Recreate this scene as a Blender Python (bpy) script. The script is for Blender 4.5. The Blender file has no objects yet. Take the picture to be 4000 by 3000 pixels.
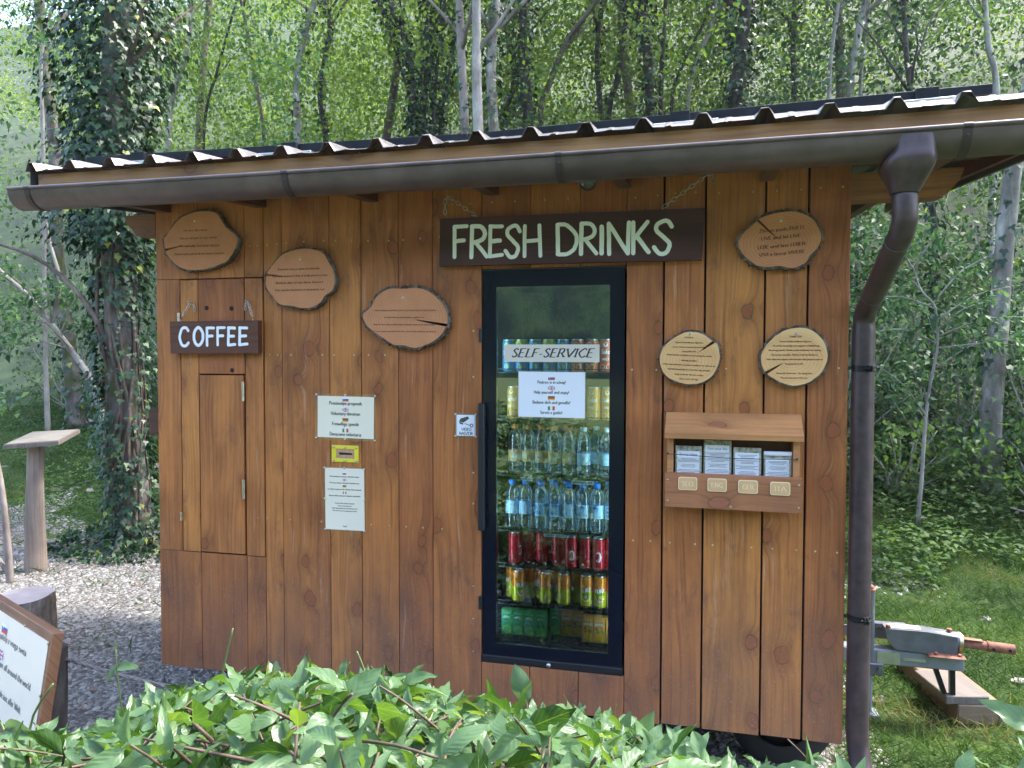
import bpy, bmesh, math, random
import numpy as np
from mathutils import Vector, Matrix, noise as mnoise

# ------------------------------------------------------------------ camera, world, sun
scene = bpy.context.scene
COL = scene.collection
cam_d = bpy.data.cameras.new('camera'); cam = bpy.data.objects.new('camera', cam_d); COL.objects.link(cam)
cam_d.sensor_width = 36.0; cam_d.lens = 27.03; cam_d.clip_start = 0.05; cam_d.clip_end = 1000
YAW, PITCH, ROLL = math.radians(-14.463), math.radians(-1.8936), math.radians(0.1136)
_f = Vector((math.sin(YAW)*math.cos(PITCH), math.cos(YAW)*math.cos(PITCH), math.sin(PITCH)))
_r = Vector((math.cos(YAW), -math.sin(YAW), 0)); _u = _r.cross(_f)
_r2 = _r*math.cos(ROLL) + _u*math.sin(ROLL); _u2 = -_r*math.sin(ROLL) + _u*math.cos(ROLL)
_m = Matrix((_r2, _u2, -_f)).transposed().to_4x4(); _m.translation = Vector((2.614, -3.2, 1.80))
cam.matrix_world = _m
scene.camera = cam

SUN_EL, SUN_AZ = math.radians(57), math.radians(52)      # azimuth from +Y towards +X
world = bpy.data.worlds.new('World'); scene.world = world; world.use_nodes = True
nt = world.node_tree; nt.nodes.clear()
sky = nt.nodes.new('ShaderNodeTexSky'); sky.sky_type = 'NISHITA'; sky.sun_disc = False
sky.sun_elevation = SUN_EL; sky.sun_rotation = SUN_AZ; sky.air_density = 1.0; sky.dust_density = 2.5; sky.ozone_density = 1.0
bg = nt.nodes.new('ShaderNodeBackground'); bg.inputs[1].default_value = 0.15
wo = nt.nodes.new('ShaderNodeOutputWorld'); nt.links.new(sky.outputs[0], bg.inputs[0]); nt.links.new(bg.outputs[0], wo.inputs[0])
sun_d = bpy.data.lights.new('sun', 'SUN'); sun_d.energy = 1.6; sun_d.angle = math.radians(5); sun_d.color = (1.0, 0.95, 0.87)
sun = bpy.data.objects.new('sun', sun_d); COL.objects.link(sun)
_sd = Vector((math.sin(SUN_AZ)*math.cos(SUN_EL), math.cos(SUN_AZ)*math.cos(SUN_EL), math.sin(SUN_EL)))
sun.rotation_euler = _sd.to_track_quat('Z', 'Y').to_euler()
scene.view_settings.view_transform = 'Standard'; scene.view_settings.look = 'None'
scene.view_settings.exposure = 2.88; scene.view_settings.gamma = 1.0
try:
    scene.cycles.max_bounces = 9; scene.cycles.transparent_max_bounces = 16; scene.cycles.diffuse_bounces = 4
    scene.cycles.sample_clamp_indirect = 6.0; scene.cycles.use_denoising = True
except Exception: pass

R0 = random.Random(7)
rng = np.random.default_rng(11)

# ------------------------------------------------------------------ materials
MATS = {}
def newmat(name):
    m = bpy.data.materials.new(name); m.use_nodes = True
    n = m.node_tree; n.nodes.clear()
    out = n.nodes.new('ShaderNodeOutputMaterial'); b = n.nodes.new('ShaderNodeBsdfPrincipled')
    n.links.new(b.outputs[0], out.inputs[0]); MATS[name] = m
    return m, n, b, out
def setin(n, sock, v):
    if hasattr(v, 'bl_idname') or isinstance(v, bpy.types.NodeSocket): n.links.new(v, sock)
    else: sock.default_value = v
def node(n, t, ins=None, **kw):
    x = n.nodes.new('ShaderNode'+t)
    for k, v in kw.items(): setattr(x, k, v)
    for k, v in (ins or {}).items(): setin(n, x.inputs[k], v)
    return x
def ramp(n, fac, stops, interp='LINEAR'):
    r = n.nodes.new('ShaderNodeValToRGB'); cr = r.color_ramp; cr.interpolation = interp
    while len(cr.elements) < len(stops): cr.elements.new(0.5)
    for e, (p, c) in zip(cr.elements, stops):
        e.position = p; e.color = (*c, 1) if len(c) == 3 else c
    n.links.new(fac, r.inputs[0]); return r.outputs[0]
def mix(n, fac, a, b, t='MIX'):
    x = n.nodes.new('ShaderNodeMix'); x.data_type = 'RGBA'; x.blend_type = t
    setin(n, x.inputs[0], fac)
    for s, v in ((x.inputs[6], a), (x.inputs[7], b)):
        if isinstance(v, bpy.types.NodeSocket): n.links.new(v, s)
        else: s.default_value = (*v, 1)
    return x.outputs[2]
def math_(n, op, a, b=0.0, c=None):
    x = n.nodes.new('ShaderNodeMath'); x.operation = op
    setin(n, x.inputs[0], a); setin(n, x.inputs[1], b)
    if c is not None: setin(n, x.inputs[2], c)
    return x.outputs[0]
def bump(n, b, h, strength=0.3, dist=0.01):
    x = node(n, 'Bump', {'Height': h, 'Strength': strength, 'Distance': dist}); n.links.new(x.outputs[0], b.inputs['Normal'])
def flat(name, col, rough=0.5, metal=0.0, var=0.0, scale=30.0, spec=0.5, bmp=0.0):
    m, n, b, o = newmat(name)
    b.inputs['Roughness'].default_value = rough; b.inputs['Metallic'].default_value = metal
    b.inputs['Specular IOR Level'].default_value = spec
    if var > 0:
        tc = node(n, 'TexCoord'); nz = node(n, 'TexNoise', {'Vector': tc.outputs['Object'], 'Scale': scale, 'Detail': 6.0, 'Roughness': 0.6})
        c0 = tuple(max(0, c*(1-var)) for c in col); c1 = tuple(min(1, c*(1+var)) for c in col)
        n.links.new(ramp(n, nz.outputs[0], [(0.3, c0), (0.7, c1)]), b.inputs['Base Color'])
        r = node(n, 'MapRange', {0: nz.outputs[0], 3: max(0.05, rough-0.1), 4: min(1, rough+0.12)}); n.links.new(r.outputs[0], b.inputs['Roughness'])
        if bmp: bump(n, b, nz.outputs[0], bmp, 0.004)
    else: b.inputs['Base Color'].default_value = (*col, 1)
    return m

def stained_wood(name, light, dark, axis='Z', rough=0.5, dirt=True, knots=True, sc=1.0):
    """stained softwood boards: grain along axis, offset by the face attribute 'seed'"""
    m, n, b, o = newmat(name)
    tc = node(n, 'TexCoord'); at = node(n, 'Attribute', attribute_name='seed')
    sep = node(n, 'SeparateXYZ', {0: tc.outputs['Object']})
    ax = {'X': (1, 2, 0), 'Z': (0, 1, 2), 'Y': (0, 2, 1)}[axis]
    a, bb, L = sep.outputs[ax[0]], sep.outputs[ax[1]], sep.outputs[ax[2]]
    off = math_(n, 'MULTIPLY', at.outputs['Fac'], 17.3)
    # knots: one stretched voronoi
    vx = math_(n, 'ADD', math_(n, 'MULTIPLY', math_(n, 'ADD', a, bb), 5.2*sc), off)
    vz = math_(n, 'ADD', math_(n, 'MULTIPLY', L, 3.7*sc), math_(n, 'MULTIPLY', off, 0.7))
    kv = node(n, 'CombineXYZ', {0: vx, 1: vz, 2: 0.0})
    warp = node(n, 'TexNoise', {'Vector': kv.outputs[0], 'Scale': 2.4, 'Detail': 3.0})
    kv2 = node(n, 'VectorMath', {0: kv.outputs[0], 1: node(n, 'VectorMath', {0: warp.outputs[1], 3: 0.22}, operation='SCALE').outputs[0]}, operation='ADD')
    vor = node(n, 'TexVoronoi', {'Vector': kv2.outputs[0], 'Scale': 1.0, 'Randomness': 1.0}, voronoi_dimensions='2D')
    kd = vor.outputs['Distance']; sel = node(n, 'SeparateXYZ', {0: vor.outputs['Color']}).outputs[0]
    has = math_(n, 'GREATER_THAN', sel, 0.56 if knots else 2.0)
    infl = math_(n, 'MULTIPLY', has, math_(n, 'POWER', 2.718, math_(n, 'MULTIPLY', math_(n, 'MULTIPLY', kd, kd), -20.0)))
    # grain
    gx = math_(n, 'ADD', math_(n, 'ADD', math_(n, 'MULTIPLY', math_(n, 'ADD', a, bb), 1.0), math_(n, 'MULTIPLY', infl, 0.035)), off)
    slow = node(n, 'TexNoise', {'Vector': node(n, 'CombineXYZ', {0: math_(n, 'MULTIPLY', a, 4.0), 1: math_(n, 'MULTIPLY', L, 1.1), 2: off}).outputs[0], 'Scale': 1.0, 'Detail': 3.0})
    gxx = math_(n, 'ADD', gx, math_(n, 'MULTIPLY', slow.outputs[0], 0.09))
    gv = node(n, 'CombineXYZ', {0: math_(n, 'MULTIPLY', gxx, 95.0*sc), 1: math_(n, 'MULTIPLY', L, 1.6*sc), 2: off})
    g = node(n, 'TexNoise', {'Vector': gv.outputs[0], 'Scale': 1.0, 'Detail': 4.0, 'Roughness': 0.6})
    gv2 = node(n, 'CombineXYZ', {0: math_(n, 'MULTIPLY', gxx, 330.0*sc), 1: math_(n, 'MULTIPLY', L, 6.0*sc), 2: off})
    g2 = node(n, 'TexNoise', {'Vector': gv2.outputs[0], 'Scale': 1.0, 'Detail': 3.0})
    mid = tuple((x*0.6+y*0.4) for x, y in zip(light, dark))
    c = ramp(n, g.outputs[0], [(0.28, dark), (0.47, mid), (0.72, light)])
    c = mix(n, math_(n, 'MULTIPLY', g2.outputs[0], 0.4), c, dark)
    # blotchy stain
    bl = node(n, 'TexNoise', {'Vector': node(n, 'CombineXYZ', {0: math_(n, 'MULTIPLY', a, 7.0), 1: math_(n, 'MULTIPLY', L, 2.4), 2: off}).outputs[0], 'Scale': 1.0, 'Detail': 5.0, 'Roughness': 0.6})
    c = mix(n, math_(n, 'MULTIPLY', ramp(n, bl.outputs[0], [(0.45, (0, 0, 0)), (0.75, (1, 1, 1))]), 0.6), c, tuple(x*0.5 for x in dark))
    c = mix(n, math_(n, 'MULTIPLY', ramp(n, bl.outputs[0], [(0.22, (1, 1, 1)), (0.45, (0, 0, 0))]), 0.35), c, tuple(min(1, x*1.35) for x in light))
    # per board tone
    tone = node(n, 'TexWhiteNoise', {'W': at.outputs['Fac']}, noise_dimensions='1D')
    tr = node(n, 'MapRange', {0: tone.outputs[0], 3: 0.80, 4: 1.14})
    hs = node(n, 'HueSaturation', {'Value': tr.outputs[0], 'Color': c, 'Hue': node(n, 'MapRange', {0: tone.outputs[0], 3: 0.494, 4: 0.506}).outputs[0]})
    c = hs.outputs[0]
    if knots and dirt:
        wn = node(n, 'TexNoise', {'Vector': node(n, 'CombineXYZ', {0: math_(n, 'MULTIPLY', gxx, 38.0), 1: math_(n, 'MULTIPLY', L, 2.3), 2: math_(n, 'ADD', off, 5.0)}).outputs[0], 'Scale': 1.0, 'Detail': 6.0, 'Roughness': 0.7})
        c = mix(n, math_(n, 'MULTIPLY', ramp(n, wn.outputs[0], [(0.60, (0, 0, 0)), (0.72, (1, 1, 1))]), 0.5), c, (0.56, 0.34, 0.20))
        dk = node(n, 'TexNoise', {'Vector': node(n, 'CombineXYZ', {0: math_(n, 'MULTIPLY', a, 10.0), 1: math_(n, 'MULTIPLY', L, 4.5), 2: math_(n, 'ADD', off, 9.0)}).outputs[0], 'Scale': 1.0, 'Detail': 6.0, 'Roughness': 0.75})
        c = mix(n, math_(n, 'MULTIPLY', ramp(n, dk.outputs[0], [(0.56, (0, 0, 0)), (0.72, (1, 1, 1))]), 0.6), c, (0.075, 0.036, 0.028))
    if knots:
        halo = math_(n, 'MULTIPLY', infl, math_(n, 'ADD', 0.2, math_(n, 'MULTIPLY', warp.outputs[0], 0.8)))
        c = mix(n, halo, c, tuple(x*0.55 for x in dark))
        core = math_(n, 'MULTIPLY', has, math_(n, 'LESS_THAN', kd, math_(n, 'ADD', math_(n, 'MULTIPLY', math_(n, 'SUBTRACT', g.outputs[0], 0.45), 0.09), math_(n, 'MULTIPLY', sel, 0.125))))
        ring = math_(n, 'SINE', math_(n, 'MULTIPLY', kd, 190.0))
        kc = mix(n, math_(n, 'ADD', math_(n, 'MULTIPLY', ring, 0.22), math_(n, 'MULTIPLY', g2.outputs[0], 0.7)), (dark[0]*.9, dark[1]*.7, dark[2]*.9), (light[0]*0.78, light[1]*0.62, light[2]*0.85))
        c = mix(n, math_(n, 'MULTIPLY', core, 0.62), c, kc)
        rim = math_(n, 'MULTIPLY', has, math_(n, 'LESS_THAN', math_(n, 'ABSOLUTE', math_(n, 'SUBTRACT', kd, math_(n, 'ADD', 0.048, math_(n, 'MULTIPLY', sel, 0.085)))), 0.012))
        c = mix(n, math_(n, 'MULTIPLY', rim, math_(n, 'MULTIPLY', warp.outputs[0], 0.75)), c, (0.04, 0.016, 0.010))
    if dirt:
        geo = node(n, 'NewGeometry'); pz = node(n, 'SeparateXYZ', {0: geo.outputs['Position']})
        low = node(n, 'MapRange', {0: pz.outputs[2], 1: 1.05, 2: 0.3, 3: 0.0, 4: 1.0})
        sp = node(n, 'TexNoise', {'Vector': tc.outputs['Object'], 'Scale': 95.0, 'Detail': 2.0, 'Roughness': 0.7})
        spk = ramp(n, sp.outputs[0], [(0.62, (0, 0, 0)), (0.68, (1, 1, 1))])
        c = mix(n, math_(n, 'MULTIPLY', math_(n, 'MULTIPLY', spk, low.outputs[0]), 0.75), c, (0.34, 0.27, 0.22))
        c = mix(n, math_(n, 'MULTIPLY', math_(n, 'MULTIPLY', low.outputs[0], bl.outputs[0]), 0.75), c, (0.20, 0.125, 0.095))
    n.links.new(c, b.inputs['Base Color'])
    rr = node(n, 'MapRange', {0: bl.outputs[0], 3: rough-0.08, 4: rough+0.2}); n.links.new(rr.outputs[0], b.inputs['Roughness'])
    b.inputs['Specular IOR Level'].default_value = 0.4
    bump(n, b, math_(n, 'ADD', math_(n, 'MULTIPLY', g.outputs[0], 0.6), math_(n, 'MULTIPLY', g2.outputs[0], 0.4)), 0.35, 0.002)
    return m

M = MATS
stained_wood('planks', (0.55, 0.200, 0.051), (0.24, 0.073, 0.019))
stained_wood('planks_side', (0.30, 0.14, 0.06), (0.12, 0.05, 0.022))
stained_wood('fascia_wood', (0.36, 0.185, 0.07), (0.17, 0.078, 0.03), axis='X', dirt=False, knots=True, sc=0.8)
stained_wood('beam_wood', (0.38, 0.16, 0.06), (0.16, 0.06, 0.025), axis='X', dirt=False)
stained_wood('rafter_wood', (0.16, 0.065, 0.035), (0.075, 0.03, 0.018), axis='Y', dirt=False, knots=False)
stained_wood('sign_wood', (0.105, 0.036, 0.020), (0.038, 0.014, 0.010), axis='X', dirt=False, knots=True)
stained_wood('coffee_wood', (0.145, 0.045, 0.022), (0.06, 0.02, 0.012), axis='X', dirt=False, knots=False)
stained_wood('box_wood', (0.54, 0.23, 0.090), (0.31, 0.125, 0.052), axis='X', dirt=False, knots=True)
stained_wood('frame_wood', (0.30, 0.135, 0.065), (0.12, 0.05, 0.028), axis='X', dirt=False)
stained_wood('grey_wood', (0.20, 0.17, 0.15), (0.09, 0.075, 0.065), axis='Z', dirt=False, knots=False)
stained_wood('post_wood', (0.30, 0.235, 0.19), (0.13, 0.10, 0.085), axis='Z', dirt=False, knots=False)
stained_wood('lectern_wood', (0.24, 0.21, 0.17), (0.15, 0.13, 0.10), axis='X', dirt=False, knots=False)
stained_wood('block_wood', (0.22, 0.15, 0.10), (0.10, 0.07, 0.05), axis='X', dirt=False, knots=False)
flat('gutter_metal', (0.105, 0.078, 0.075), 0.36, 0.35, 0.28, 9.0)
flat('gutter_bracket', (0.05, 0.038, 0.04), 0.4, 0.4, 0.1, 20)
flat('pipe_metal', (0.060, 0.040, 0.041), 0.40, 0.25, 0.35, 22.0)
flat('roof_sheet', (0.24, 0.21, 0.215), 0.22, 0.6, 0.2, 9.0)
flat('roof_under', (0.09, 0.085, 0.078), 0.5, 0.2, 0.1, 9.0)
flat('panel_frame', (0.02, 0.023, 0.032), 0.35, 0.6, 0.2, 20.0)
flat('panel_cells', (0.006, 0.009, 0.025), 0.12, 0.0)
flat('aluminium', (0.62, 0.63, 0.62), 0.32, 0.9, 0.1, 30.0)
flat('steel', (0.6, 0.58, 0.54), 0.3, 1.0, 0.15, 60.0)
flat('brass_screw', (0.5, 0.42, 0.24), 0.35, 0.9, 0.1, 60.0)
flat('galvanised', (0.135, 0.148, 0.17), 0.45, 0.55, 0.22, 16.0, bmp=0.1)
flat('galvanised_pale', (0.21, 0.235, 0.26), 0.45, 0.4, 0.15, 22.0)
flat('black_metal', (0.012, 0.013, 0.016), 0.35, 0.3)
flat('black_plastic', (0.014, 0.015, 0.018), 0.42)
flat('door_black', (0.006, 0.008, 0.015), 0.10, spec=0.35)
flat('cavity', (0.006, 0.008, 0.012), 0.8, 0.0, 0, 5, spec=0.0)
flat('void', (0.012, 0.010, 0.009), 0.9)
flat('paper_white', (0.80, 0.82, 0.90), 0.55)
flat('paper_cream', (0.84, 0.77, 0.63), 0.55, 0, 0.03, 3)
flat('paper_beige', (0.70, 0.64, 0.56), 0.5)
flat('ink', (0.035, 0.035, 0.04), 0.7)
flat('ink_grey', (0.10, 0.11, 0.12), 0.7)
flat('ink_blue', (0.03, 0.05, 0.12), 0.6)
flat('burnt', (0.12, 0.052, 0.03), 0.8)
flat('burnt_faint', (0.20, 0.095, 0.058), 0.8)
flat('crack', (0.035, 0.014, 0.008), 0.9)
flat('sign_paint', (0.80, 0.84, 0.74), 0.55, 0, 0.06, 40, bmp=0.2)
flat('coffee_paint', (0.84, 0.86, 0.93), 0.5, 0, 0.04, 40, bmp=0.2)
flat('yellow_plate', (0.72, 0.60, 0.035), 0.4, 0, 0.08, 30)
flat('raw_wood', (0.45, 0.26, 0.14), 0.7, 0, 0.3, 60)
flat('plaque', (0.62, 0.38, 0.17), 0.5, 0, 0.08, 20)
flat('plaque_edge', (0.86, 0.68, 0.44), 0.5)
flat('red', (0.60, 0.03, 0.035), 0.5); flat('blue', (0.03, 0.07, 0.38), 0.5); flat('gold', (0.75, 0.5, 0.04), 0.5)
flat('green', (0.02, 0.28, 0.09), 0.5); flat('white', (0.82, 0.83, 0.84), 0.5); flat('cord', (0.03, 0.04, 0.05), 0.6)
flat('rubber', (0.015, 0.015, 0.016), 0.8, 0, 0.2, 30)
flat('can_red', (0.58, 0.012, 0.03), 0.25, 0.25); flat('can_orange', (0.80, 0.22, 0.01), 0.25, 0.25)
flat('can_yellow', (0.66, 0.56, 0.01), 0.25, 0.25); flat('can_blue', (0.05, 0.30, 0.55), 0.25, 0.2)
flat('can_lemon', (0.55, 0.60, 0.06), 0.25, 0.2); flat('can_malt', (0.80, 0.36, 0.05), 0.3, 0.2); flat('can_coral', (0.66, 0.15, 0.05), 0.3, 0.2)
flat('can_print', (0.50, 0.56, 0.56), 0.4); flat('juice_green', (0.025, 0.27, 0.07), 0.4); flat('juice_green_pale', (0.12, 0.52, 0.10), 0.4)
flat('juice_orange', (0.66, 0.28, 0.04), 0.4); flat('juice_orange_deep', (0.84, 0.36, 0.02), 0.4); flat('leaf_print', (0.03, 0.25, 0.05), 0.5)
flat('cap_blue', (0.01, 0.28, 0.95), 0.35); flat('cap_orange', (0.80, 0.27, 0.05), 0.35); flat('cap_white', (0.70, 0.76, 0.76), 0.35)
flat('label_white', (0.55, 0.80, 0.98), 0.4); flat('label_tea', (0.66, 0.42, 0.22), 0.4); flat('label_cyan', (0.0, 0.25, 0.75), 0.4)
flat('teal_print', (0.02, 0.30, 0.26), 0.4); flat('lime_print', (0.5, 0.62, 0.03), 0.4)
flat('photo_paper', (0.34, 0.34, 0.28), 0.4, 0, 0.8, 55)
flat('lens_black', (0.01, 0.01, 0.012), 0.08, spec=1.0)
flat('white_flower', (0.8, 0.8, 0.75), 0.5)
flat('rope', (0.16, 0.14, 0.13), 0.9, 0, 0.5, 60, bmp=0.4)

def rusty():
    m, n, b, o = newmat('rust'); tc = node(n, 'TexCoord')
    nz = node(n, 'TexNoise', {'Vector': tc.outputs['Object'], 'Scale': 28.0, 'Detail': 7.0, 'Roughness': 0.65})
    n.links.new(ramp(n, nz.outputs[0], [(0.3, (0.07, 0.035, 0.03)), (0.5, (0.22, 0.085, 0.05)), (0.7, (0.36, 0.16, 0.10))]), b.inputs['Base Color'])
    b.inputs['Roughness'].default_value = 0.8; bump(n, b, nz.outputs[0], 0.5, 0.003)
rusty()
def slice_face():
    for nm, pale, dk in (('slice_dark', (0.58, 0.245, 0.105), (0.41, 0.155, 0.065)), ('slice_pale', (0.74, 0.43, 0.175), (0.55, 0.27, 0.10)), ('stump_top', (0.40, 0.33, 0.31), (0.22, 0.17, 0.16))):
        m, n, b, o = newmat(nm); tc = node(n, 'TexCoord')
        nz = node(n, 'TexNoise', {'Vector': tc.outputs['Object'], 'Scale': 9.0, 'Detail': 4.0})
        sc = node(n, 'VectorMath', {0: nz.outputs[1], 3: 0.02}, operation='SCALE')
        v = node(n, 'VectorMath', {0: tc.outputs['Object'], 1: sc.outputs[0]}, operation='ADD')
        sp = node(n, 'SeparateXYZ', {0: v.outputs[0]})
        other = 1 if nm == 'stump_top' else 2
        d = math_(n, 'SQRT', math_(n, 'ADD', math_(n, 'POWER', math_(n, 'MULTIPLY', sp.outputs[0], 0.75), 2.0), math_(n, 'POWER', math_(n, 'ADD', sp.outputs[other], 0.0), 2.0)))
        s = math_(n, 'SINE', math_(n, 'MULTIPLY', d, 620.0 if nm != 'stump_top' else 500.0))
        n2 = node(n, 'TexNoise', {'Vector': tc.outputs['Object'], 'Scale': 14.0, 'Detail': 5.0})
        c = mix(n, math_(n, 'ADD', math_(n, 'MULTIPLY', s, 0.16), math_(n, 'SUBTRACT', math_(n, 'MULTIPLY', n2.outputs[0], 1.1), 0.15)), pale, dk)
        edge = node(n, 'MapRange', {0: d, 1: 0.085, 2: 0.12})
        if nm == 'slice_pale': c = mix(n, math_(n, 'MULTIPLY', edge.outputs[0], 0.5), c, (0.85, 0.60, 0.30))
        n.links.new(c, b.inputs['Base Color']); b.inputs['Roughness'].default_value = 0.65
slice_face()
def bark(name, a, c_, d, sc=14.0, moss=None, rough=0.9, bs=0.8):
    m, n, b, o = newmat(name); tc = node(n, 'TexCoord')
    mp = node(n, 'Mapping', {0: tc.outputs['Object'], 3: (1, 1, 0.45)})
    nz = node(n, 'TexNoise', {'Vector': mp.outputs[0], 'Scale': sc, 'Detail': 8.0, 'Roughness': 0.65})
    n2 = node(n, 'TexNoise', {'Vector': mp.outputs[0], 'Scale': sc*0.27, 'Detail': 4.0})
    f = math_(n, 'ADD', math_(n, 'MULTIPLY', nz.outputs[0], 0.6), math_(n, 'MULTIPLY', n2.outputs[0], 0.4))
    c = ramp(n, f, [(0.36, a), (0.5, c_), (0.64, d)])
    if moss:
        n3 = node(n, 'TexNoise', {'Vector': tc.outputs['Object'], 'Scale': 3.0, 'Detail': 6.0})
        c = mix(n, ramp(n, n3.outputs[0], [(0.48, (0, 0, 0)), (0.6, (1, 1, 1))]), c, moss)
    n.links.new(c, b.inputs['Base Color']); b.inputs['Roughness'].default_value = rough; bump(n, b, nz.outputs[0], bs, 0.02)
bark('bark_slice', (0.03, 0.02, 0.014), (0.11, 0.075, 0.055), (0.24, 0.19, 0.15), 60.0)
bark('bark_dark', (0.015, 0.012, 0.010), (0.045, 0.036, 0.03), (0.10, 0.085, 0.07), 12.0)
bark('bark_pale', (0.10, 0.085, 0.075), (0.26, 0.235, 0.21), (0.42, 0.40, 0.37), 8.0)
bark('bark_grey', (0.10, 0.07, 0.06), (0.24, 0.20, 0.18), (0.40, 0.36, 0.33), 6.0)
bark('bark_mottle', (0.07, 0.05, 0.04), (0.20, 0.18, 0.155), (0.48, 0.46, 0.42), 7.0)
bark('bark_brown', (0.05, 0.035, 0.028), (0.13, 0.095, 0.075), (0.24, 0.19, 0.155), 12.0)
bark('bark_mossy', (0.06, 0.05, 0.04), (0.15, 0.13, 0.11), (0.33, 0.31, 0.29), 8.0, moss=(0.06, 0.07, 0.012))
bark('bark_root', (0.05, 0.04, 0.034), (0.15, 0.125, 0.11), (0.34, 0.31, 0.29), 8.0, moss=(0.05, 0.06, 0.015))
bark('stump_bark', (0.06, 0.045, 0.035), (0.19, 0.15, 0.12), (0.36, 0.30, 0.25), 22.0)

def leafmat(name, stops, trans=0.45, rough=0.45, back=None, veins=False, spec=0.5):
    """leaf: diffuse+gloss mixed with translucency; tone by the face attribute 'var'"""
    m, n, b, o = newmat(name); at = node(n, 'Attribute', attribute_name='var')
    c = ramp(n, at.outputs['Fac'], stops)
    if veins:
        uv = node(n, 'UVMap', uv_map='leaf'); s = node(n, 'SeparateXYZ', {0: uv.outputs[0]})
        av = math_(n, 'ABSOLUTE', s.outputs[1])
        ph = math_(n, 'FRACT', math_(n, 'MULTIPLY', math_(n, 'SUBTRACT', s.outputs[0], math_(n, 'MULTIPLY', av, 0.30)), 6.5))
        side = math_(n, 'LESS_THAN', math_(n, 'ABSOLUTE', math_(n, 'SUBTRACT', ph, 0.5)), 0.06)
        midr = math_(n, 'LESS_THAN', av, 0.05)
        vn = math_(n, 'MAXIMUM', math_(n, 'MULTIPLY', side, 0.45), midr)
        c = mix(n, math_(n, 'MULTIPLY', vn, 0.22), c, tuple(min(1, x*1.9+0.02) for x in stops[-1][1]))
        bump(n, b, math_(n, 'SUBTRACT', 1.0, math_(n, 'ABSOLUTE', math_(n, 'SUBTRACT', ph, 0.5))), 0.22, 0.003)
    if back:
        g = node(n, 'NewGeometry'); c = mix(n, g.outputs['Backfacing'], c, back)
    n.links.new(c, b.inputs['Base Color']); b.inputs['Roughness'].default_value = rough
    b.inputs['Specular IOR Level'].default_value = spec
    tr = node(n, 'BsdfTranslucent'); hs = node(n, 'HueSaturation', {'Color': c, 'Value': 1.5, 'Saturation': 1.1, 'Hue': 0.485}); n.links.new(hs.outputs[0], tr.inputs[0])
    mx = node(n, 'MixShader', {0: trans}); n.links.new(b.outputs[0], mx.inputs[1]); n.links.new(tr.outputs[0], mx.inputs[2]); n.links.new(mx.outputs[0], o.inputs[0])
G = lambda *a: a
leafmat('leaf_bright', [(0.0, (0.06, 0.12, 0.022)), (0.5, (0.11, 0.19, 0.035)), (1.0, (0.20, 0.28, 0.065))], 0.58, rough=0.55, spec=0.28)
leafmat('leaf_mid', [(0.0, (0.03, 0.072, 0.018)), (0.5, (0.06, 0.125, 0.03)), (1.0, (0.115, 0.19, 0.05))], 0.45, rough=0.55, spec=0.28)
leafmat('leaf_dark', [(0.0, (0.012, 0.038, 0.012)), (0.5, (0.024, 0.066, 0.020)), (1.0, (0.05, 0.11, 0.03))], 0.25)
leafmat('leaf_ivy', [(0.0, (0.008, 0.03, 0.012)), (0.6, (0.018, 0.055, 0.020)), (0.93, (0.04, 0.10, 0.03)), (1.0, (0.22, 0.24, 0.03))], 0.15, rough=0.45, spec=0.35)
leafmat('leaf_blue', [(0.0, (0.022, 0.062, 0.028)), (0.5, (0.05, 0.115, 0.045)), (1.0, (0.10, 0.19, 0.065))], 0.38, rough=0.5, spec=0.32)
leafmat('leaf_hedge', [(0.0, (0.016, 0.048, 0.010)), (0.5, (0.045, 0.105, 0.018)), (0.85, (0.085, 0.16, 0.028)), (1.0, (0.15, 0.22, 0.04))], 0.42, rough=0.36, back=(0.10, 0.18, 0.075), veins=True, spec=0.42)
leafmat('grass_blade', [(0.0, (0.018, 0.048, 0.010)), (0.6, (0.045, 0.10, 0.018)), (0.9, (0.085, 0.14, 0.028)), (1.0, (0.17, 0.16, 0.055))], 0.3, rough=0.7, spec=0.12)
leafmat('dry_leaf', [(0.0, (0.10, 0.05, 0.025)), (1.0, (0.26, 0.13, 0.06))], 0.1)
leafmat('stem_green', [(0.0, (0.12, 0.18, 0.05)), (1.0, (0.22, 0.30, 0.06))], 0.05)
flat('stem_brown', (0.085, 0.055, 0.035), 0.7, 0, 0.4, 40); flat('yellow_stem', (0.42, 0.42, 0.04), 0.5); flat('stem_pale', (0.33, 0.30, 0.26), 0.8, 0, 0.3, 30)

def clear(name, tint, fac, rough=0.0, ior=None):
    m, n, b, o = newmat(name); n.nodes.remove(b)
    t = node(n, 'BsdfTransparent', {0: (*tint, 1)}); g = node(n, 'BsdfGlossy', {0: (1, 1, 1, 1), 1: rough})
    if ior:
        f = node(n, 'Fresnel', {0: ior}); fac = f.outputs[0]
    mx = node(n, 'MixShader', {0: fac}); n.links.new(t.outputs[0], mx.inputs[1]); n.links.new(g.outputs[0], mx.inputs[2]); n.links.new(mx.outputs[0], o.inputs[0])
clear('glass', (0.76, 0.90, 0.93), 0.2, 0.0, ior=2.35)
clear('laminate', (0.985, 0.975, 0.97), 0.07, 0.1)
clear('bottle_plastic', (0.86, 0.93, 0.97), 0.14, 0.12)
def milky():
    m = MATS['bottle_plastic']; n = m.node_tree; o = [x for x in n.nodes if x.bl_idname == 'ShaderNodeOutputMaterial'][0]; src = o.inputs[0].links[0].from_socket
    d = node(n, 'BsdfTranslucent', {0: (0.62, 0.84, 1.0, 1)}); lw = node(n, 'LayerWeight', {0: 0.45}); f = node(n, 'MapRange', {0: lw.outputs[1], 3: 0.10, 4: 0.6})
    mx = node(n, 'MixShader', {0: f.outputs[0]}); n.links.new(src, mx.inputs[1]); n.links.new(d.outputs[0], mx.inputs[2]); n.links.new(mx.outputs[0], o.inputs[0])
milky()

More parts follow.
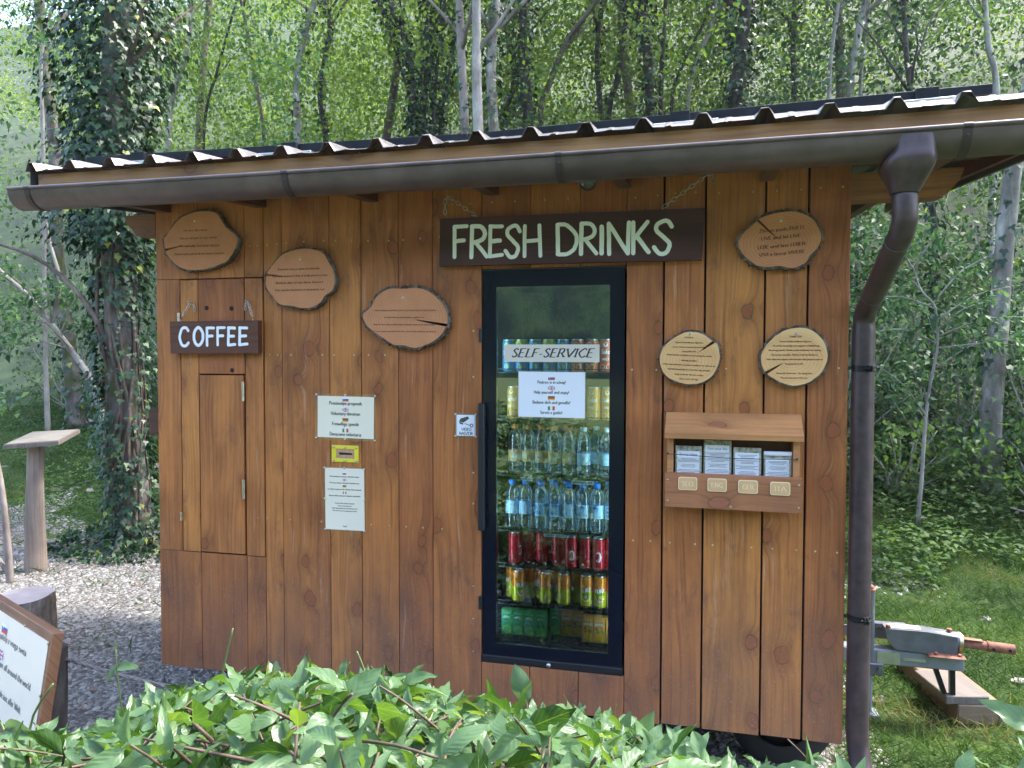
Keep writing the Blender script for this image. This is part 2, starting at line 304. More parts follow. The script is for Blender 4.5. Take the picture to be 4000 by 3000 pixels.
def ground_mat():
    m, n, b, o = newmat('ground'); g = node(n, 'NewGeometry'); P = g.outputs['Position']; s = node(n, 'SeparateXYZ', {0: P})
    nz = node(n, 'TexNoise', {'Vector': P, 'Scale': 1.1, 'Detail': 6.0, 'Roughness': 0.6})
    v = node(n, 'TexVoronoi', {'Vector': P, 'Scale': 42.0}); v2 = node(n, 'TexVoronoi', {'Vector': P, 'Scale': 19.0})
    vc = node(n, 'SeparateXYZ', {0: v.outputs['Color']})
    gr = ramp(n, vc.outputs[0], [(0.0, (0.08, 0.074, 0.064)), (0.5, (0.17, 0.160, 0.142)), (1.0, (0.30, 0.29, 0.265))])
    gr = mix(n, ramp(n, v.outputs['Distance'], [(0.35, (0, 0, 0)), (0.7, (0.85, 0.85, 0.85))]), gr, (0.075, 0.065, 0.058))
    soil = ramp(n, nz.outputs[0], [(0.35, (0.022, 0.042, 0.010)), (0.6, (0.04, 0.072, 0.016)), (0.8, (0.06, 0.075, 0.025))])
    # gravel mask: yard left of and in front of the kiosk
    nx = math_(n, 'ADD', s.outputs[0], math_(n, 'MULTIPLY', math_(n, 'SUBTRACT', nz.outputs[0], 0.5), 2.0))
    ny = math_(n, 'ADD', s.outputs[1], math_(n, 'MULTIPLY', math_(n, 'SUBTRACT', nz.outputs[0], 0.5), 2.4))
    mk = math_(n, 'MULTIPLY', math_(n, 'LESS_THAN', nx, 3.3), math_(n, 'LESS_THAN', ny, math_(n, 'SUBTRACT', 2.1, math_(n, 'MULTIPLY', nx, 0.33))))
    mk = math_(n, 'MULTIPLY', mk, math_(n, 'GREATER_THAN', s.outputs[1], -3.6))
    hl = node(n, 'TexNoise', {'Vector': P, 'Scale': 0.9, 'Detail': 5.0, 'Roughness': 0.7})
    mk = math_(n, 'MAXIMUM', mk, math_(n, 'MULTIPLY', math_(n, 'GREATER_THAN', hl.outputs[0], 0.64), math_(n, 'LESS_THAN', s.outputs[1], 9.0)))
    mk = math_(n, 'MULTIPLY', mk, math_(n, 'GREATER_THAN', s.outputs[1], -4.0))
    mead = ramp(n, nz.outputs[0], [(0.3, (0.055, 0.078, 0.024)), (0.7, (0.095, 0.115, 0.038))])
    soil = mix(n, math_(n, 'LESS_THAN', s.outputs[1], -4.0), soil, mead)
    n.links.new(mix(n, mk, soil, gr), b.inputs['Base Color']); b.inputs['Roughness'].default_value = 0.9; b.inputs['Specular IOR Level'].default_value = 0.15
    bump(n, b, math_(n, 'MULTIPLY', v.outputs['Distance'], -1.0), 0.8, 0.02)
ground_mat()
def stone_mat():
    m, n, b, o = newmat('stone'); at = node(n, 'Attribute', attribute_name='var')
    n.links.new(ramp(n, at.outputs['Fac'], [(0.0, (0.10, 0.092, 0.084)), (0.45, (0.19, 0.18, 0.167)), (1.0, (0.33, 0.317, 0.30))]), b.inputs['Base Color']); b.inputs['Roughness'].default_value = 0.85
stone_mat()
def far_mat():
    m, n, b, o = newmat('far_wood'); g = node(n, 'NewGeometry')
    nz = node(n, 'TexNoise', {'Vector': g.outputs['Position'], 'Scale': 0.28, 'Detail': 9.0, 'Roughness': 0.7})
    v = node(n, 'TexVoronoi', {'Vector': g.outputs['Position'], 'Scale': 0.16})
    c = ramp(n, nz.outputs[0], [(0.38, (0.002, 0.007, 0.006)), (0.5, (0.012, 0.028, 0.016)), (0.62, (0.05, 0.085, 0.03))])
    n.links.new(mix(n, math_(n, 'MULTIPLY', node(n, 'SeparateXYZ', {0: v.outputs['Color']}).outputs[0], 0.5), c, (0.012, 0.026, 0.014)), b.inputs['Base Color'])
    b.inputs['Roughness'].default_value = 0.95; b.inputs['Specular IOR Level'].default_value = 0.0; bump(n, b, nz.outputs[0], 1.0, 1.5)
far_mat()
def hill_mat():
    m, n, b, o = newmat('forest_floor'); g = node(n, 'NewGeometry')
    nz = node(n, 'TexNoise', {'Vector': g.outputs['Position'], 'Scale': 1.6, 'Detail': 9.0, 'Roughness': 0.7})
    n.links.new(ramp(n, nz.outputs[0], [(0.35, (0.014, 0.024, 0.010)), (0.5, (0.03, 0.05, 0.016)), (0.65, (0.055, 0.085, 0.025)), (0.8, (0.09, 0.12, 0.035))]), b.inputs['Base Color']); b.inputs['Roughness'].default_value = 0.9
hill_mat()

# ------------------------------------------------------------------ object helpers
def root(name, label, cat, loc=(0, 0, 0), group=None, rot=(0, 0, 0)):
    o = bpy.data.objects.new(name, None); COL.objects.link(o); o.empty_display_size = 0.05
    o.location = loc; o.rotation_euler = rot; o['label'] = label; o['category'] = cat
    if group: o['group'] = group
    return o
def tag(o, label=None, cat=None, group=None, kind=None):
    if label: o['label'] = label
    if cat: o['category'] = cat
    if group: o['group'] = group
    if kind: o['kind'] = kind
    return o
class MB:
    """collects shapes, builds ONE mesh"""
    def __init__(s): s.v = []; s.f = []; s.m = []; s.s = []; s.seed = 0.0; s.mi = 0
    def add(s, vs, fs):
        k = len(s.v); s.v += [tuple(p) for p in vs]
        for f in fs: s.f.append(tuple(i+k for i in f)); s.m.append(s.mi); s.s.append(s.seed)
        return s
    def box(s, x0, x1, y0, y1, z0, z1, bev=0.0):
        if bev <= 0:
            vs = [(x0,y0,z0),(x1,y0,z0),(x1,y1,z0),(x0,y1,z0),(x0,y0,z1),(x1,y0,z1),(x1,y1,z1),(x0,y1,z1)]
            return s.add(vs, [(0,3,2,1),(4,5,6,7),(0,1,5,4),(1,2,6,5),(2,3,7,6),(3,0,4,7)])
        b = bev; vs = []; ix = {}
        for X, sx in ((x0, 1), (x1, -1)):
            for Y, sy in ((y0, 1), (y1, -1)):
                for Z, sz in ((z0, 1), (z1, -1)):
                    for k in range(3):
                        ix[(sx, sy, sz, k)] = len(vs)
                        vs.append((X+(0 if k == 0 else sx*b), Y+(0 if k == 1 else sy*b), Z+(0 if k == 2 else sz*b)))
        fs = []
        for k, (p, q) in enumerate(((1, 2), (0, 2), (0, 1))):
            for sg in (1, -1):
                c = []
                for a, d in ((1, 1), (1, -1), (-1, -1), (-1, 1)):
                    t = [0, 0, 0]; t[k] = sg; t[p] = a; t[q] = d; c.append(ix[(*t, k)])
                fs.append(tuple(c))
        for k, (p, q) in enumerate(((1, 2), (0, 2), (0, 1))):   # edges along axis k
            for a in (1, -1):
                for d in (1, -1):
                    t0 = [0]*3; t1 = [0]*3; t0[k] = 1; t1[k] = -1; t0[p] = t1[p] = a; t0[q] = t1[q] = d
                    fs.append((ix[(*t0, p)], ix[(*t1, p)], ix[(*t1, q)], ix[(*t0, q)]))
        for sx in (1, -1):
            for sy in (1, -1):
                for sz in (1, -1): fs.append(tuple(ix[(sx, sy, sz, k)] for k in range(3)))
        return s.add(vs, fs)
    def hexa(s, c): return s.add(c, [(0,3,2,1),(4,5,6,7),(0,1,5,4),(1,2,6,5),(2,3,7,6),(3,0,4,7)])
    def prism(s, poly, axis, a0, a1):
        n = len(poly)
        def P(p, a): return (p[0], a, p[1]) if axis == 'Y' else ((a, p[0], p[1]) if axis == 'X' else (p[0], p[1], a))
        vs = [P(p, a0) for p in poly] + [P(p, a1) for p in poly]
        fs = [tuple(range(n)), tuple(range(2*n-1, n-1, -1))] + [(i, (i+1) % n, n+(i+1) % n, n+i) for i in range(n)]
        return s.add(vs, fs)
    def tube(s, pts, rad, n=8, cap=True, wob=0.0, rnd=None):
        pts = [Vector(p) for p in pts]; N = len(pts)
        rs = [rad]*N if not hasattr(rad, '__len__') else list(rad)
        vs = []; up = None
        for i, p in enumerate(pts):
            d = (pts[min(i+1, N-1)] - pts[max(i-1, 0)]).normalized()
            if up is None:
                up = Vector((0, 0, 1)) if abs(d.z) < 0.9 else Vector((1, 0, 0))
            a = d.cross(up).normalized(); b2 = a.cross(d).normalized(); up = b2
            for k in range(n):
                t = 2*math.pi*k/n; r = rs[i]*(1 + (wob*(rnd.random()-0.5) if wob else 0))
                vs.append(p + a*math.cos(t)*r + b2*math.sin(t)*r)
        fs = []
        for i in range(N-1):
            for k in range(n): fs.append((i*n+k, i*n+(k+1) % n, (i+1)*n+(k+1) % n, (i+1)*n+k))
        if cap: fs += [tuple(range(n-1, -1, -1)), tuple(range((N-1)*n, N*n))]
        return s.add(vs, fs)
    def lathe(s, prof, c=(0, 0, 0), n=20, a0=0.0, a1=2*math.pi, cap=True):
        full = abs(a1-a0-2*math.pi) < 1e-6; m = n if full else n+1; vs = []; fs = []
        for (r, z) in prof:
            for k in range(m):
                t = a0+(a1-a0)*k/n; vs.append((c[0]+r*math.cos(t), c[1]+r*math.sin(t), c[2]+z))
        for i in range(len(prof)-1):
            for k in range(n):
                k2 = (k+1) % m; fs.append((i*m+k, i*m+k2, (i+1)*m+k2, (i+1)*m+k))
        if cap and full: fs += [tuple(range(m-1, -1, -1)), tuple(range((len(prof)-1)*m, len(prof)*m))]
        return s.add(vs, fs)
    def ball(s, c, r, n=8, m=6, sq=(1, 1, 1)):
        prof = [(max(1e-4, math.sin(math.pi*i/m)), -math.cos(math.pi*i/m)) for i in range(m+1)]
        k = len(s.v); s.lathe(prof, (0, 0, 0), n)
        for i in range(k, len(s.v)):
            p = s.v[i]; s.v[i] = (c[0]+p[0]*r*sq[0], c[1]+p[1]*r*sq[1], c[2]+p[2]*r*sq[2])
        return s
    def link(s, a, b, w, r, n=5, flip=False):
        """one oval chain link from a to b"""
        a = Vector(a); b = Vector(b); d = b-a; L = d.length; d.normalize()
        side = Vector((0, 1, 0)).cross(d).normalized()
        if flip: side = d.cross(side).normalized()
        c = (a+b)/2; pts = []
        for k in range(13):
            t = 2*math.pi*k/12
            pts.append(c + d*(math.copysign(abs(math.cos(t))**0.7, math.cos(t))*L/2) + side*math.sin(t)*w)
        return s.tube(pts, r, n, cap=False)
    def chain(s, pts, L=0.024, w=0.006, r=0.0014):
        pts = [Vector(p) for p in pts]; seg = []; i = 0; cur = pts[0].copy(); rest = L*0.82
        path = [cur.copy()]
        while i < len(pts)-1:
            d = pts[i+1]-cur
            if d.length <= rest: rest -= d.length; cur = pts[i+1].copy(); i += 1
            else: cur = cur + d.normalized()*rest; path.append(cur.copy()); rest = L*0.82
        for j in range(len(path)-1):
            a, b = path[j], path[j+1]; e = (b-a)*0.12; s.link(a-e, b+e, w, r, 5, flip=(j % 2 == 1))
        return s
    def build(s, name, mats, parent=None, smooth=False, label=None, tri=False):
        me = bpy.data.meshes.new(name); me.from_pydata(s.v, [], s.f)
        if isinstance(mats, str): mats = [mats]
        for m in mats: me.materials.append(M[m])
        me.polygons.foreach_set('material_index', s.m)
        at = me.attributes.new('seed', 'FLOAT', 'FACE'); at.data.foreach_set('value', s.s)
        bm = bmesh.new(); bm.from_mesh(me); bmesh.ops.recalc_face_normals(bm, faces=bm.faces)
        if tri: bmesh.ops.triangulate(bm, faces=[f for f in bm.faces if len(f.verts) > 4])
        bm.to_mesh(me); bm.free()
        if smooth:
            me.polygons.foreach_set('use_smooth', [True]*len(me.polygons))
            if smooth != 'all':
                try: me.set_sharp_from_angle(angle=math.radians(40))
                except Exception: pass
        me.update()
        o = bpy.data.objects.new(name, me); COL.objects.link(o)
        if parent: o.parent = parent
        if label: o['label'] = label
        return o
def mb(): return MB()
def copy_tree(o, loc, label=None, rotz=None, scale=None):
    r = o.copy(); COL.objects.link(r); r.location = loc
    if rotz is not None: r.rotation_euler = (0, 0, rotz)
    if label: r['label'] = label
    if scale: r.scale = (scale,)*3
    for ch in [c for c in bpy.data.objects if c.parent == o]:
        c = ch.copy(); COL.objects.link(c); c.parent = r
    return r

# ------------------------------------------------------------------ pen lettering (a broad-nib skeleton alphabet)
GL = {
'A':(72,'0,0 36,100 72,0|13,36 59,36'),'B':(58,'8,0 8,100|~8,100 38,98 47,76 34,54 8,53|~8,53 42,52 54,27 38,2 8,0'),
'C':(68,'~60,84 38,101 6,50 38,-1 64,17'),'D':(72,'8,0 8,100|~8,100 38,99 66,50 38,1 8,0'),'E':(56,'8,0 8,100|8,100 50,100|8,52 42,52|8,0 52,0'),
'F':(52,'8,0 8,100|8,100 50,100|8,52 42,52'),'G':(74,'~64,84 38,101 6,50 38,-1 64,12|64,44 64,8'),'H':(72,'10,0 10,100|60,0 60,100|10,52 60,52'),
'I':(26,'13,0 13,100'),'J':(36,'~26,100 26,50 24,8 4,-4'),'K':(64,'10,0 10,100|56,100 12,48|22,58 60,0'),'L':(52,'10,0 10,100|10,0 50,0'),
'M':(86,'10,0 12,100 42,10 72,100 76,0'),'N':(76,'10,0 10,100 64,0 64,100'),'O':(78,'~38,101 8,82 8,18 38,-1 68,18 68,82 38,101'),'P':(56,'10,0 10,100|~10,100 42,98 51,74 40,49 10,48'),
'Q':(78,'~38,101 8,82 8,18 38,-1 68,18 68,82 38,101|46,10 74,-20'),'R':(64,'10,0 10,100|~10,100 40,98 48,75 38,51 10,50|30,50 62,0'),
'S':(52,'~44,84 26,101 8,78 26,53 45,26 26,-1 5,16'),'T':(62,'30,0 30,100|2,100 58,100'),'U':(70,'~10,100 10,40 34,-2 60,40 60,100'),'V':(70,'0,100 35,0 70,100'),
'W':(98,'0,100 26,0 49,90 72,0 98,100'),'X':(64,'0,0 60,100|0,100 60,0'),'Y':(64,'0,100 32,48 64,100|32,48 32,0'),'Z':(60,'4,100 56,100 4,0 56,0'),
'a':(50,'~8,50 24,62 38,50 38,0|~38,38 14,28 8,10 20,-2 38,14'),'b':(54,'8,0 8,100|~8,44 28,62 48,30 28,-1 8,14'),'c':(46,'~40,50 26,62 6,30 26,-1 42,12'),
'd':(56,'46,0 46,100|~46,44 26,62 6,30 26,-1 46,14'),'e':(48,'~8,34 42,36 26,62 6,30 26,-1 42,12'),'f':(34,'~36,94 24,100 15,84 15,0|2,60 30,60'),
'g':(52,'~44,58 24,62 8,42 24,24 40,42 24,62|~18,24 12,8 42,4 44,-18 22,-32 6,-18 18,2'),'h':(58,'9,0 9,100|~9,42 30,62 46,44 46,0'),'i':(24,'12,0 12,60|12,84 12,88'),
'j':(24,'~12,60 12,-14 0,-30|12,84 12,88'),'k':(52,'9,0 9,100|42,60 12,28|20,36 48,0'),'l':(24,'12,0 12,100'),'m':(86,'9,0 9,60|~9,42 26,62 40,44 40,0|~40,42 58,62 72,44 72,0'),
'n':(58,'9,0 9,60|~9,42 30,62 46,44 46,0'),'o':(54,'~27,62 7,30 27,-1 47,30 27,62'),'p':(56,'9,-32 9,60|~9,44 28,62 49,30 28,-1 9,14'),'q':(56,'46,-32 46,60|~46,44 26,62 6,30 26,-1 46,14'),
'r':(40,'9,0 9,60|~9,38 20,58 36,56'),'s':(42,'~35,50 22,62 9,46 22,31 36,15 21,-1 6,9'),'t':(34,'~14,84 14,14 24,0 34,6|2,60 30,60'),'u':(58,'~9,60 9,16 24,-2 46,16|46,60 46,0'),
'v':(50,'0,60 24,0 48,60'),'w':(74,'0,60 20,0 37,54 54,0 74,60'),'x':(50,'0,0 46,60|0,60 46,0'),'y':(50,'0,60 24,4|48,60 12,-32'),'z':(46,'4,60 40,60 4,0 42,0'),
'.':(22,'10,0 10,5'),',':(22,'11,4 6,-14'),'!':(22,'11,26 11,100|11,0 11,4'),'-':(38,'4,34 32,34'),'–':(56,'2,34 52,34'),"'":(16,'8,78 8,100'),':':(22,'10,0 10,5|10,50 10,55'),
'0':(54,'~27,100 8,50 27,0 46,50 27,100'),'2':(52,'~6,80 26,100 44,76 4,0|4,0 48,0'),'9':(54,'~46,66 27,100 8,72 26,46 46,66 40,24 14,0'),'ß':(54,'~9,0 9,80 26,100 40,80 24,56 46,26 30,-1 18,6')}
ACC = {'Ž':('Z','22,128 30,112 38,128'),'ž':('z','14,90 22,74 30,90'),'č':('c','16,90 24,74 32,90'),'š':('s','14,90 22,74 30,90'),'è':('e','16,88 28,72'),'ö':('o','16,80 16,86|38,80 38,86'),'ü':('u','18,80 18,86|38,80 38,86')}
for k_, (b_, a_) in ACC.items(): GL[k_] = (GL[b_][0], GL[b_][1]+'|'+a_)
def crom(P, closed, k=6):
    out = []; n = len(P)
    for i in range(n-1):
        p0 = P[i-1] if i > 0 else (P[n-2] if closed else P[0]); p1 = P[i]; p2 = P[i+1]
        p3 = P[i+2] if i+2 < n else (P[1] if closed else P[-1])
        for j in range(k):
            t = j/k; t2 = t*t; t3 = t2*t
            out.append(tuple(0.5*((2*p1[d])+(-p0[d]+p2[d])*t+(2*p0[d]-5*p1[d]+4*p2[d]-p3[d])*t2+(-p0[d]+3*p1[d]-3*p2[d]+p3[d])*t3) for d in (0, 1)))
    out.append(P[-1]); return out
_GC = {}
def glyph(ch, detail):
    key = (ch, detail)
    if key in _GC: return _GC[key]
    w, s = GL.get(ch, (30, '')); st = []
    for part in s.split('|'):
        if not part: continue
        sm = part[0] == '~'; pts = [tuple(float(q) for q in p.split(',')) for p in part.lstrip('~').split()]
        if sm: pts = crom(pts, pts[0] == pts[-1], detail)
        st.append((sm, pts))
    _GC[key] = (w, st); return _GC[key]
def ribbon(m, pts, wf, put, d):
    """strip along pts; wf(dx,dy)->width; put(u,v,d)->xyz"""
    n = len(pts); run = [0]
    def flush(idx):
        if len(idx) < 2: return
        vs = []
        for q, i in enumerate(idx):
            a = pts[idx[max(q-1, 0)]]; b = pts[idx[min(q+1, len(idx)-1)]]
            dx, dy = b[0]-a[0], b[1]-a[1]; L = math.hypot(dx, dy) or 1e-6; dx /= L; dy /= L
            h = wf(dx, dy)/2; p = pts[i]
            vs += [put(p[0]-dy*h, p[1]+dx*h, d), put(p[0]+dy*h, p[1]-dx*h, d)]
        m.add(vs, [(2*i, 2*i+1, 2*i+3, 2*i+2) for i in range(len(idx)-1)])
    for i in range(1, n):
        run.append(i)
        if i < n-1:
            a = (pts[i][0]-pts[i-1][0], pts[i][1]-pts[i-1][1]); b = (pts[i+1][0]-pts[i][0], pts[i+1][1]-pts[i][1])
            if (a[0]*b[0]+a[1]*b[1]) < 0.5*math.hypot(*a)*math.hypot(*b): flush(run); run = [i]
    flush(run)
def text_w(t, space=34, track=6): return sum((GL[c][0]+track) if c in GL else space for c in t)-track
def text(m, t, cx, cz, size, put, thick=15, thin=6, serif=True, slant=0.0, detail=4, anchor='c', track=6, d0=0.0, fit=None):
    """letters with cap height `size` centred at cx, baseline cz"""
    k = size/100.0; W = text_w(t, track=track)*k; sx = 1.0
    if fit: sx = fit/W; W = fit
    x = cx-(W/2 if anchor == 'c' else 0); n = 0
    for ch in t:
        if ch not in GL: x += 34*k*sx; continue
        w, st = glyph(ch, detail)
        for sm, pts in st:
            P = [(x+(px+py*slant)*k*sx, cz+py*k) for px, py in pts]
            wf = lambda dx, dy: (thin+(thick-thin)*abs(dy))*k
            ribbon(m, P, wf, put, d0+(n % 6)*0.00006); n += 1
            if serif and not sm:
                for e, q in ((0, 1), (-1, -2)):
                    dx, dy = pts[e][0]-pts[q][0], pts[e][1]-pts[q][1]
                    if abs(dy) > abs(dx)*0.9 and abs(dy) > 20 and min(abs(pts[e][1]-v) for v in (0, 60, 100, -32)) < 1:
                        p = P[e]; h = 13*k*sx; yy = p[1]+(thin*k*0.5 if pts[e][1] < 5 else -thin*k*0.5)
                        ribbon(m, [(p[0]-h, yy), (p[0]+h, yy)], lambda a, b: thin*k, put, d0+(n % 6)*0.00006+0.00003)
        x += (w+track)*k*sx
def disc(m, c, r, put, d, n=12):
    m.add([put(c[0]+r*math.cos(2*math.pi*i/n), c[1]+r*math.sin(2*math.pi*i/n), d) for i in range(n)], [tuple(range(n))])
def quad(m, x0, x1, z0, z1, put, d): m.add([put(x0, z0, d), put(x1, z0, d), put(x1, z1, d), put(x0, z1, d)], [(0, 1, 2, 3)])
def wallput(y=0.0): return lambda u, v, d: (u, y-d, v)
# flag printing: palette order used by every printed sheet
INKS = ['ink_grey', 'white', 'blue', 'red', 'ink', 'gold', 'green']
def flags(m, kind, cx, cz, w, put, d):
    h = w*0.58; x0, x1, z0, z1 = cx-w/2, cx+w/2, cz-h/2, cz+h/2; o = m.mi
    def q(i, a, b, c, e, dd=0): m.mi = i; quad(m, a, b, c, e, put, d+dd)
    if kind == 'si':
        for i, c in enumerate((3, 2, 1)): q(c, x0, x1, z0+h*i/3, z0+h*(i+1)/3)
        q(1, x0+w*.18, x0+w*.3, z0+h*.5, z0+h*.8, 0.0001)
    elif kind == 'de':
        for i, c in enumerate((5, 3, 4)): q(c, x0, x1, z0+h*i/3, z0+h*(i+1)/3)
    elif kind == 'it':
        for i, c in enumerate((6, 1, 3)): q(c, x0+w*i/3, x0+w*(i+1)/3, z0, z1)
    else:
        q(2, x0, x1, z0, z1); m.mi = 1
        ribbon(m, [(x0, z0), (x1, z1)], lambda a, b: h*.18, put, d+.0001); ribbon(m, [(x0, z1), (x1, z0)], lambda a, b: h*.18, put, d+.00016)
        q(1, x0, x1, cz-h*.17, cz+h*.17, .0002); q(1, cx-h*.17, cx+h*.17, z0, z1, .00026)
        q(3, x0, x1, cz-h*.1, cz+h*.1, .0003); q(3, cx-h*.1, cx+h*.1, z0, z1, .00036)
    m.mi = o

# ================================================================== SETTING
def hgt(x, y):
    h = 0.0
    if y > 3.0: h += 0.17*(y-3.0)**1.12
    if y > 9.5: h += 0.38*(y-9.5)
    if x > 6 and y > 0: h += 0.10*(x-6)*min(1, y/3)
    if y < -65: h += 0
    h += 0.03*math.sin(x*1.3+0.5)*math.sin(y*1.1)*min(1, max(0, (abs(y-1)-1.0)/2)) if y > -2 else 0
    return h
def build_ground():
    xs = np.unique(np.concatenate([np.linspace(-140, -12, 14), np.linspace(-12, 12, 61), np.linspace(12, 140, 14)]))
    ys = np.unique(np.concatenate([np.linspace(-170, -6, 20), np.linspace(-6, 14, 51), np.linspace(14, 60, 20)]))
    vs = [(x, y, hgt(x, y)) for y in ys for x in xs]; nx = len(xs)
    fs = [(j*nx+i, j*nx+i+1, (j+1)*nx+i+1, (j+1)*nx+i) for j in range(len(ys)-1) for i in range(nx-1)]
    m = mb(); m.add(vs, fs)
    for k, f in enumerate(fs): m.m[k] = 1 if vs[f[0]][1] > 7.5 else 0
    o = m.build('ground', ['ground', 'forest_floor'], smooth='all'); tag(o, kind='structure')
build_ground()
def build_far_hill():
    """wooded mountainside beyond the meadow behind the viewer (seen in the fridge glass)"""
    m = mb(); nx, ny = 300, 110; vs = []
    for j in range(ny):
        for i in range(nx):
            x = -150+290*i/(nx-1)+.3*math.sin(j*2.1); t = j/(ny-1); y = -62-110*t+8*math.sin(x*0.03)
            d1 = mnoise.voronoi((x*.15, y*.17, 0))[0][0]; d2 = mnoise.voronoi((x*.42, y*.45, 5))[0][0]
            z = -1+60*t+(5.5*math.sqrt(max(0, 1-min(1, d1*1.25)**2))+1.8*math.sqrt(max(0, 1-min(1, d2*1.3)**2))+2.5*mnoise.noise((x*0.06, y*0.06, 0))+1.2*mnoise.noise((x*0.9, y*0.9, 3)))*min(1, t*16)
            vs.append((x, y, z))
    m.add(vs, [(j*nx+i, j*nx+i+1, (j+1)*nx+i+1, (j+1)*nx+i) for j in range(ny-1) for i in range(nx-1)])
    o = m.build('wooded_mountainside', 'far_wood', smooth='all')
    tag(o, 'dense dark green forest covering the mountainside across the meadow', 'forest', kind='stuff')
build_far_hill()

# ================================================================== numpy leaves
def np_mesh(name, V, F, mats, var=None, uv=None, smooth=False):
    me = bpy.data.meshes.new(name); nf, k = F.shape
    me.vertices.add(len(V)); me.vertices.foreach_set('co', V.astype(np.float32).ravel())
    me.loops.add(nf*k); me.loops.foreach_set('vertex_index', F.astype(np.int32).ravel())
    me.polygons.add(nf); me.polygons.foreach_set('loop_start', np.arange(0, nf*k, k, dtype=np.int32)); me.polygons.foreach_set('loop_total', np.full(nf, k, dtype=np.int32))
    for m in ([mats] if isinstance(mats, str) else mats): me.materials.append(M[m])
    me.update(calc_edges=True)
    if var is not None:
        at = me.attributes.new('var', 'FLOAT', 'FACE'); at.data.foreach_set('value', var.astype(np.float32))
    if uv is not None:
        u = me.uv_layers.new(name='leaf'); u.data.foreach_set('uv', uv[F.ravel()].astype(np.float32).ravel())
    if smooth: me.polygons.foreach_set('use_smooth', np.ones(nf, dtype=bool))
    me.validate(); return me
def unit(a): return a/np.maximum(np.linalg.norm(a, axis=1, keepdims=True), 1e-9)
def rand_dirs(n, g=rng): return unit(g.normal(size=(n, 3)))
# templates: (verts (k,3): along, across, normal ; quads)
T_RHOMB = (np.array([[0, 0, 0], [0.42, 0.30, 0.05], [1, 0, -0.04], [0.42, -0.30, 0.05]]), np.array([[0, 1, 2, 3]]))
T_FOLD = (np.array([[0, 0, 0], [0.3, 0.27, 0.08], [0.68, 0.22, 0.05], [1.05, 0, -0.12], [0.68, -0.22, 0.05], [0.3, -0.27, 0.08], [0.48, 0, 0]]),
          np.array([[0, 1, 2, 6], [6, 2, 3, 3], [0, 6, 4, 5], [6, 3, 4, 4]]))
T_IVY = (np.array([[0, 0, 0], [-.10, .30, .03], [.28, .48, .0], [.45, .22, .05], [1.0, 0, -.1], [.45, -.22, .05], [.28, -.48, 0], [-.10, -.30, .03], [.3, 0, .04]]),
         np.array([[0, 1, 2, 8], [8, 2, 3, 4], [0, 8, 6, 7], [8, 4, 5, 6]]))
def fold_quads(T):  # degenerate quads -> keep as narrow quads
    return T
T_LEAF2 = (np.array([[0, 0, 0], [0.35, 0.28, 0.07], [1.0, 0.0, -0.1], [0.35, -0.28, 0.07], [0.45, 0, 0]]), np.array([[0, 1, 2, 4], [0, 4, 2, 3]]))
def place(T, pos, d, nrm, size, wid=1.0):
    tv, tf = T; n = len(pos); d = unit(d); s = unit(np.cross(nrm, d)); w = np.cross(d, s)
    sz = np.asarray(size).reshape(-1, 1, 1)*np.ones((n, 1, 1))
    V = pos[:, None, :] + sz*(tv[None, :, 0:1]*d[:, None, :] + wid*tv[None, :, 1:2]*s[:, None, :] + tv[None, :, 2:3]*w[:, None, :])
    F = tf[None]+ (np.arange(n)*len(tv))[:, None, None]
    return V.reshape(-1, 3), F.reshape(-1, tf.shape[1]), np.repeat(np.arange(n), len(tf))
def leaf_obj(name, T, pos, size, mat, parent=None, up=0.6, var=None, g=rng, droop=0.2, wid=1.0, dirs=None):
    n = len(pos); d = rand_dirs(n, g) if dirs is None else dirs+0.5*rand_dirs(n, g); d[:, 2] -= droop
    nrm = rand_dirs(n, g)*(1-up) + np.array([0, 0, 1.0])*up
    V, F, own = place(T, pos, d, nrm, size, wid)
    vr = (g.random(n) if var is None else var)[own]
    me = np_mesh(name, V, F, mat, vr); o = bpy.data.objects.new(name, me); COL.objects.link(o)
    if parent: o.parent = parent
    return o
def clumps(centers, rad, per, g, flat_=0.6):
    """points in uneven flattened clumps around centres"""
    P = []
    for c, r in zip(centers, rad):
        k = max(4, int(per*(r**2)));
        q = rand_dirs(k, g)*(g.random((k, 1))**0.45)*r; q[:, 2] *= flat_; P.append(q+np.asarray(c))
    return np.concatenate(P)

# shared crowns (leaf meshes reused by several trees)
def crown_points(g, n_cl, R, H, r0, r1):
    c = np.stack([g.normal(0, R*0.5, n_cl), g.normal(0, R*0.5, n_cl), g.random(n_cl)*H], 1)
    return c, g.uniform(r0, r1, n_cl)
CROWNS = {}
def shared_crown(key, mat, seed, n_cl, R, H, r0, r1, per, size, T=T_RHOMB):
    g = np.random.default_rng(seed); c, r = crown_points(g, n_cl, R, H, r0, r1); P = clumps(c, r, per, g)
    tone = g.random(n_cl); n = len(P); own = np.repeat(np.arange(n_cl), [max(4, int(per*(q**2))) for q in r])
    var = np.clip(0.55*tone[own]+0.45*g.random(n), 0, 1)
    d = rand_dirs(n, g); d[:, 2] -= 0.3; nrm = rand_dirs(n, g)*0.5+np.array([0, 0, 0.5])
    V, F, ow = place(T, P, d, nrm, g.uniform(0.7, 1.25, n)*size)
    CROWNS[key] = np_mesh('crown', V, F, mat, var[ow])
shared_crown('bright1', 'leaf_bright', 1, 90, 3.0, 5.5, 0.35, 0.95, 170, 0.084)
shared_crown('bright2', 'leaf_bright', 2, 80, 2.6, 5.0, 0.35, 0.9, 170, 0.080)
shared_crown('mid1', 'leaf_mid', 3, 80, 2.6, 5.5, 0.3, 0.85, 170, 0.080)
shared_crown('mid2', 'leaf_mid', 4, 70, 2.4, 6.0, 0.3, 0.8, 170, 0.076)
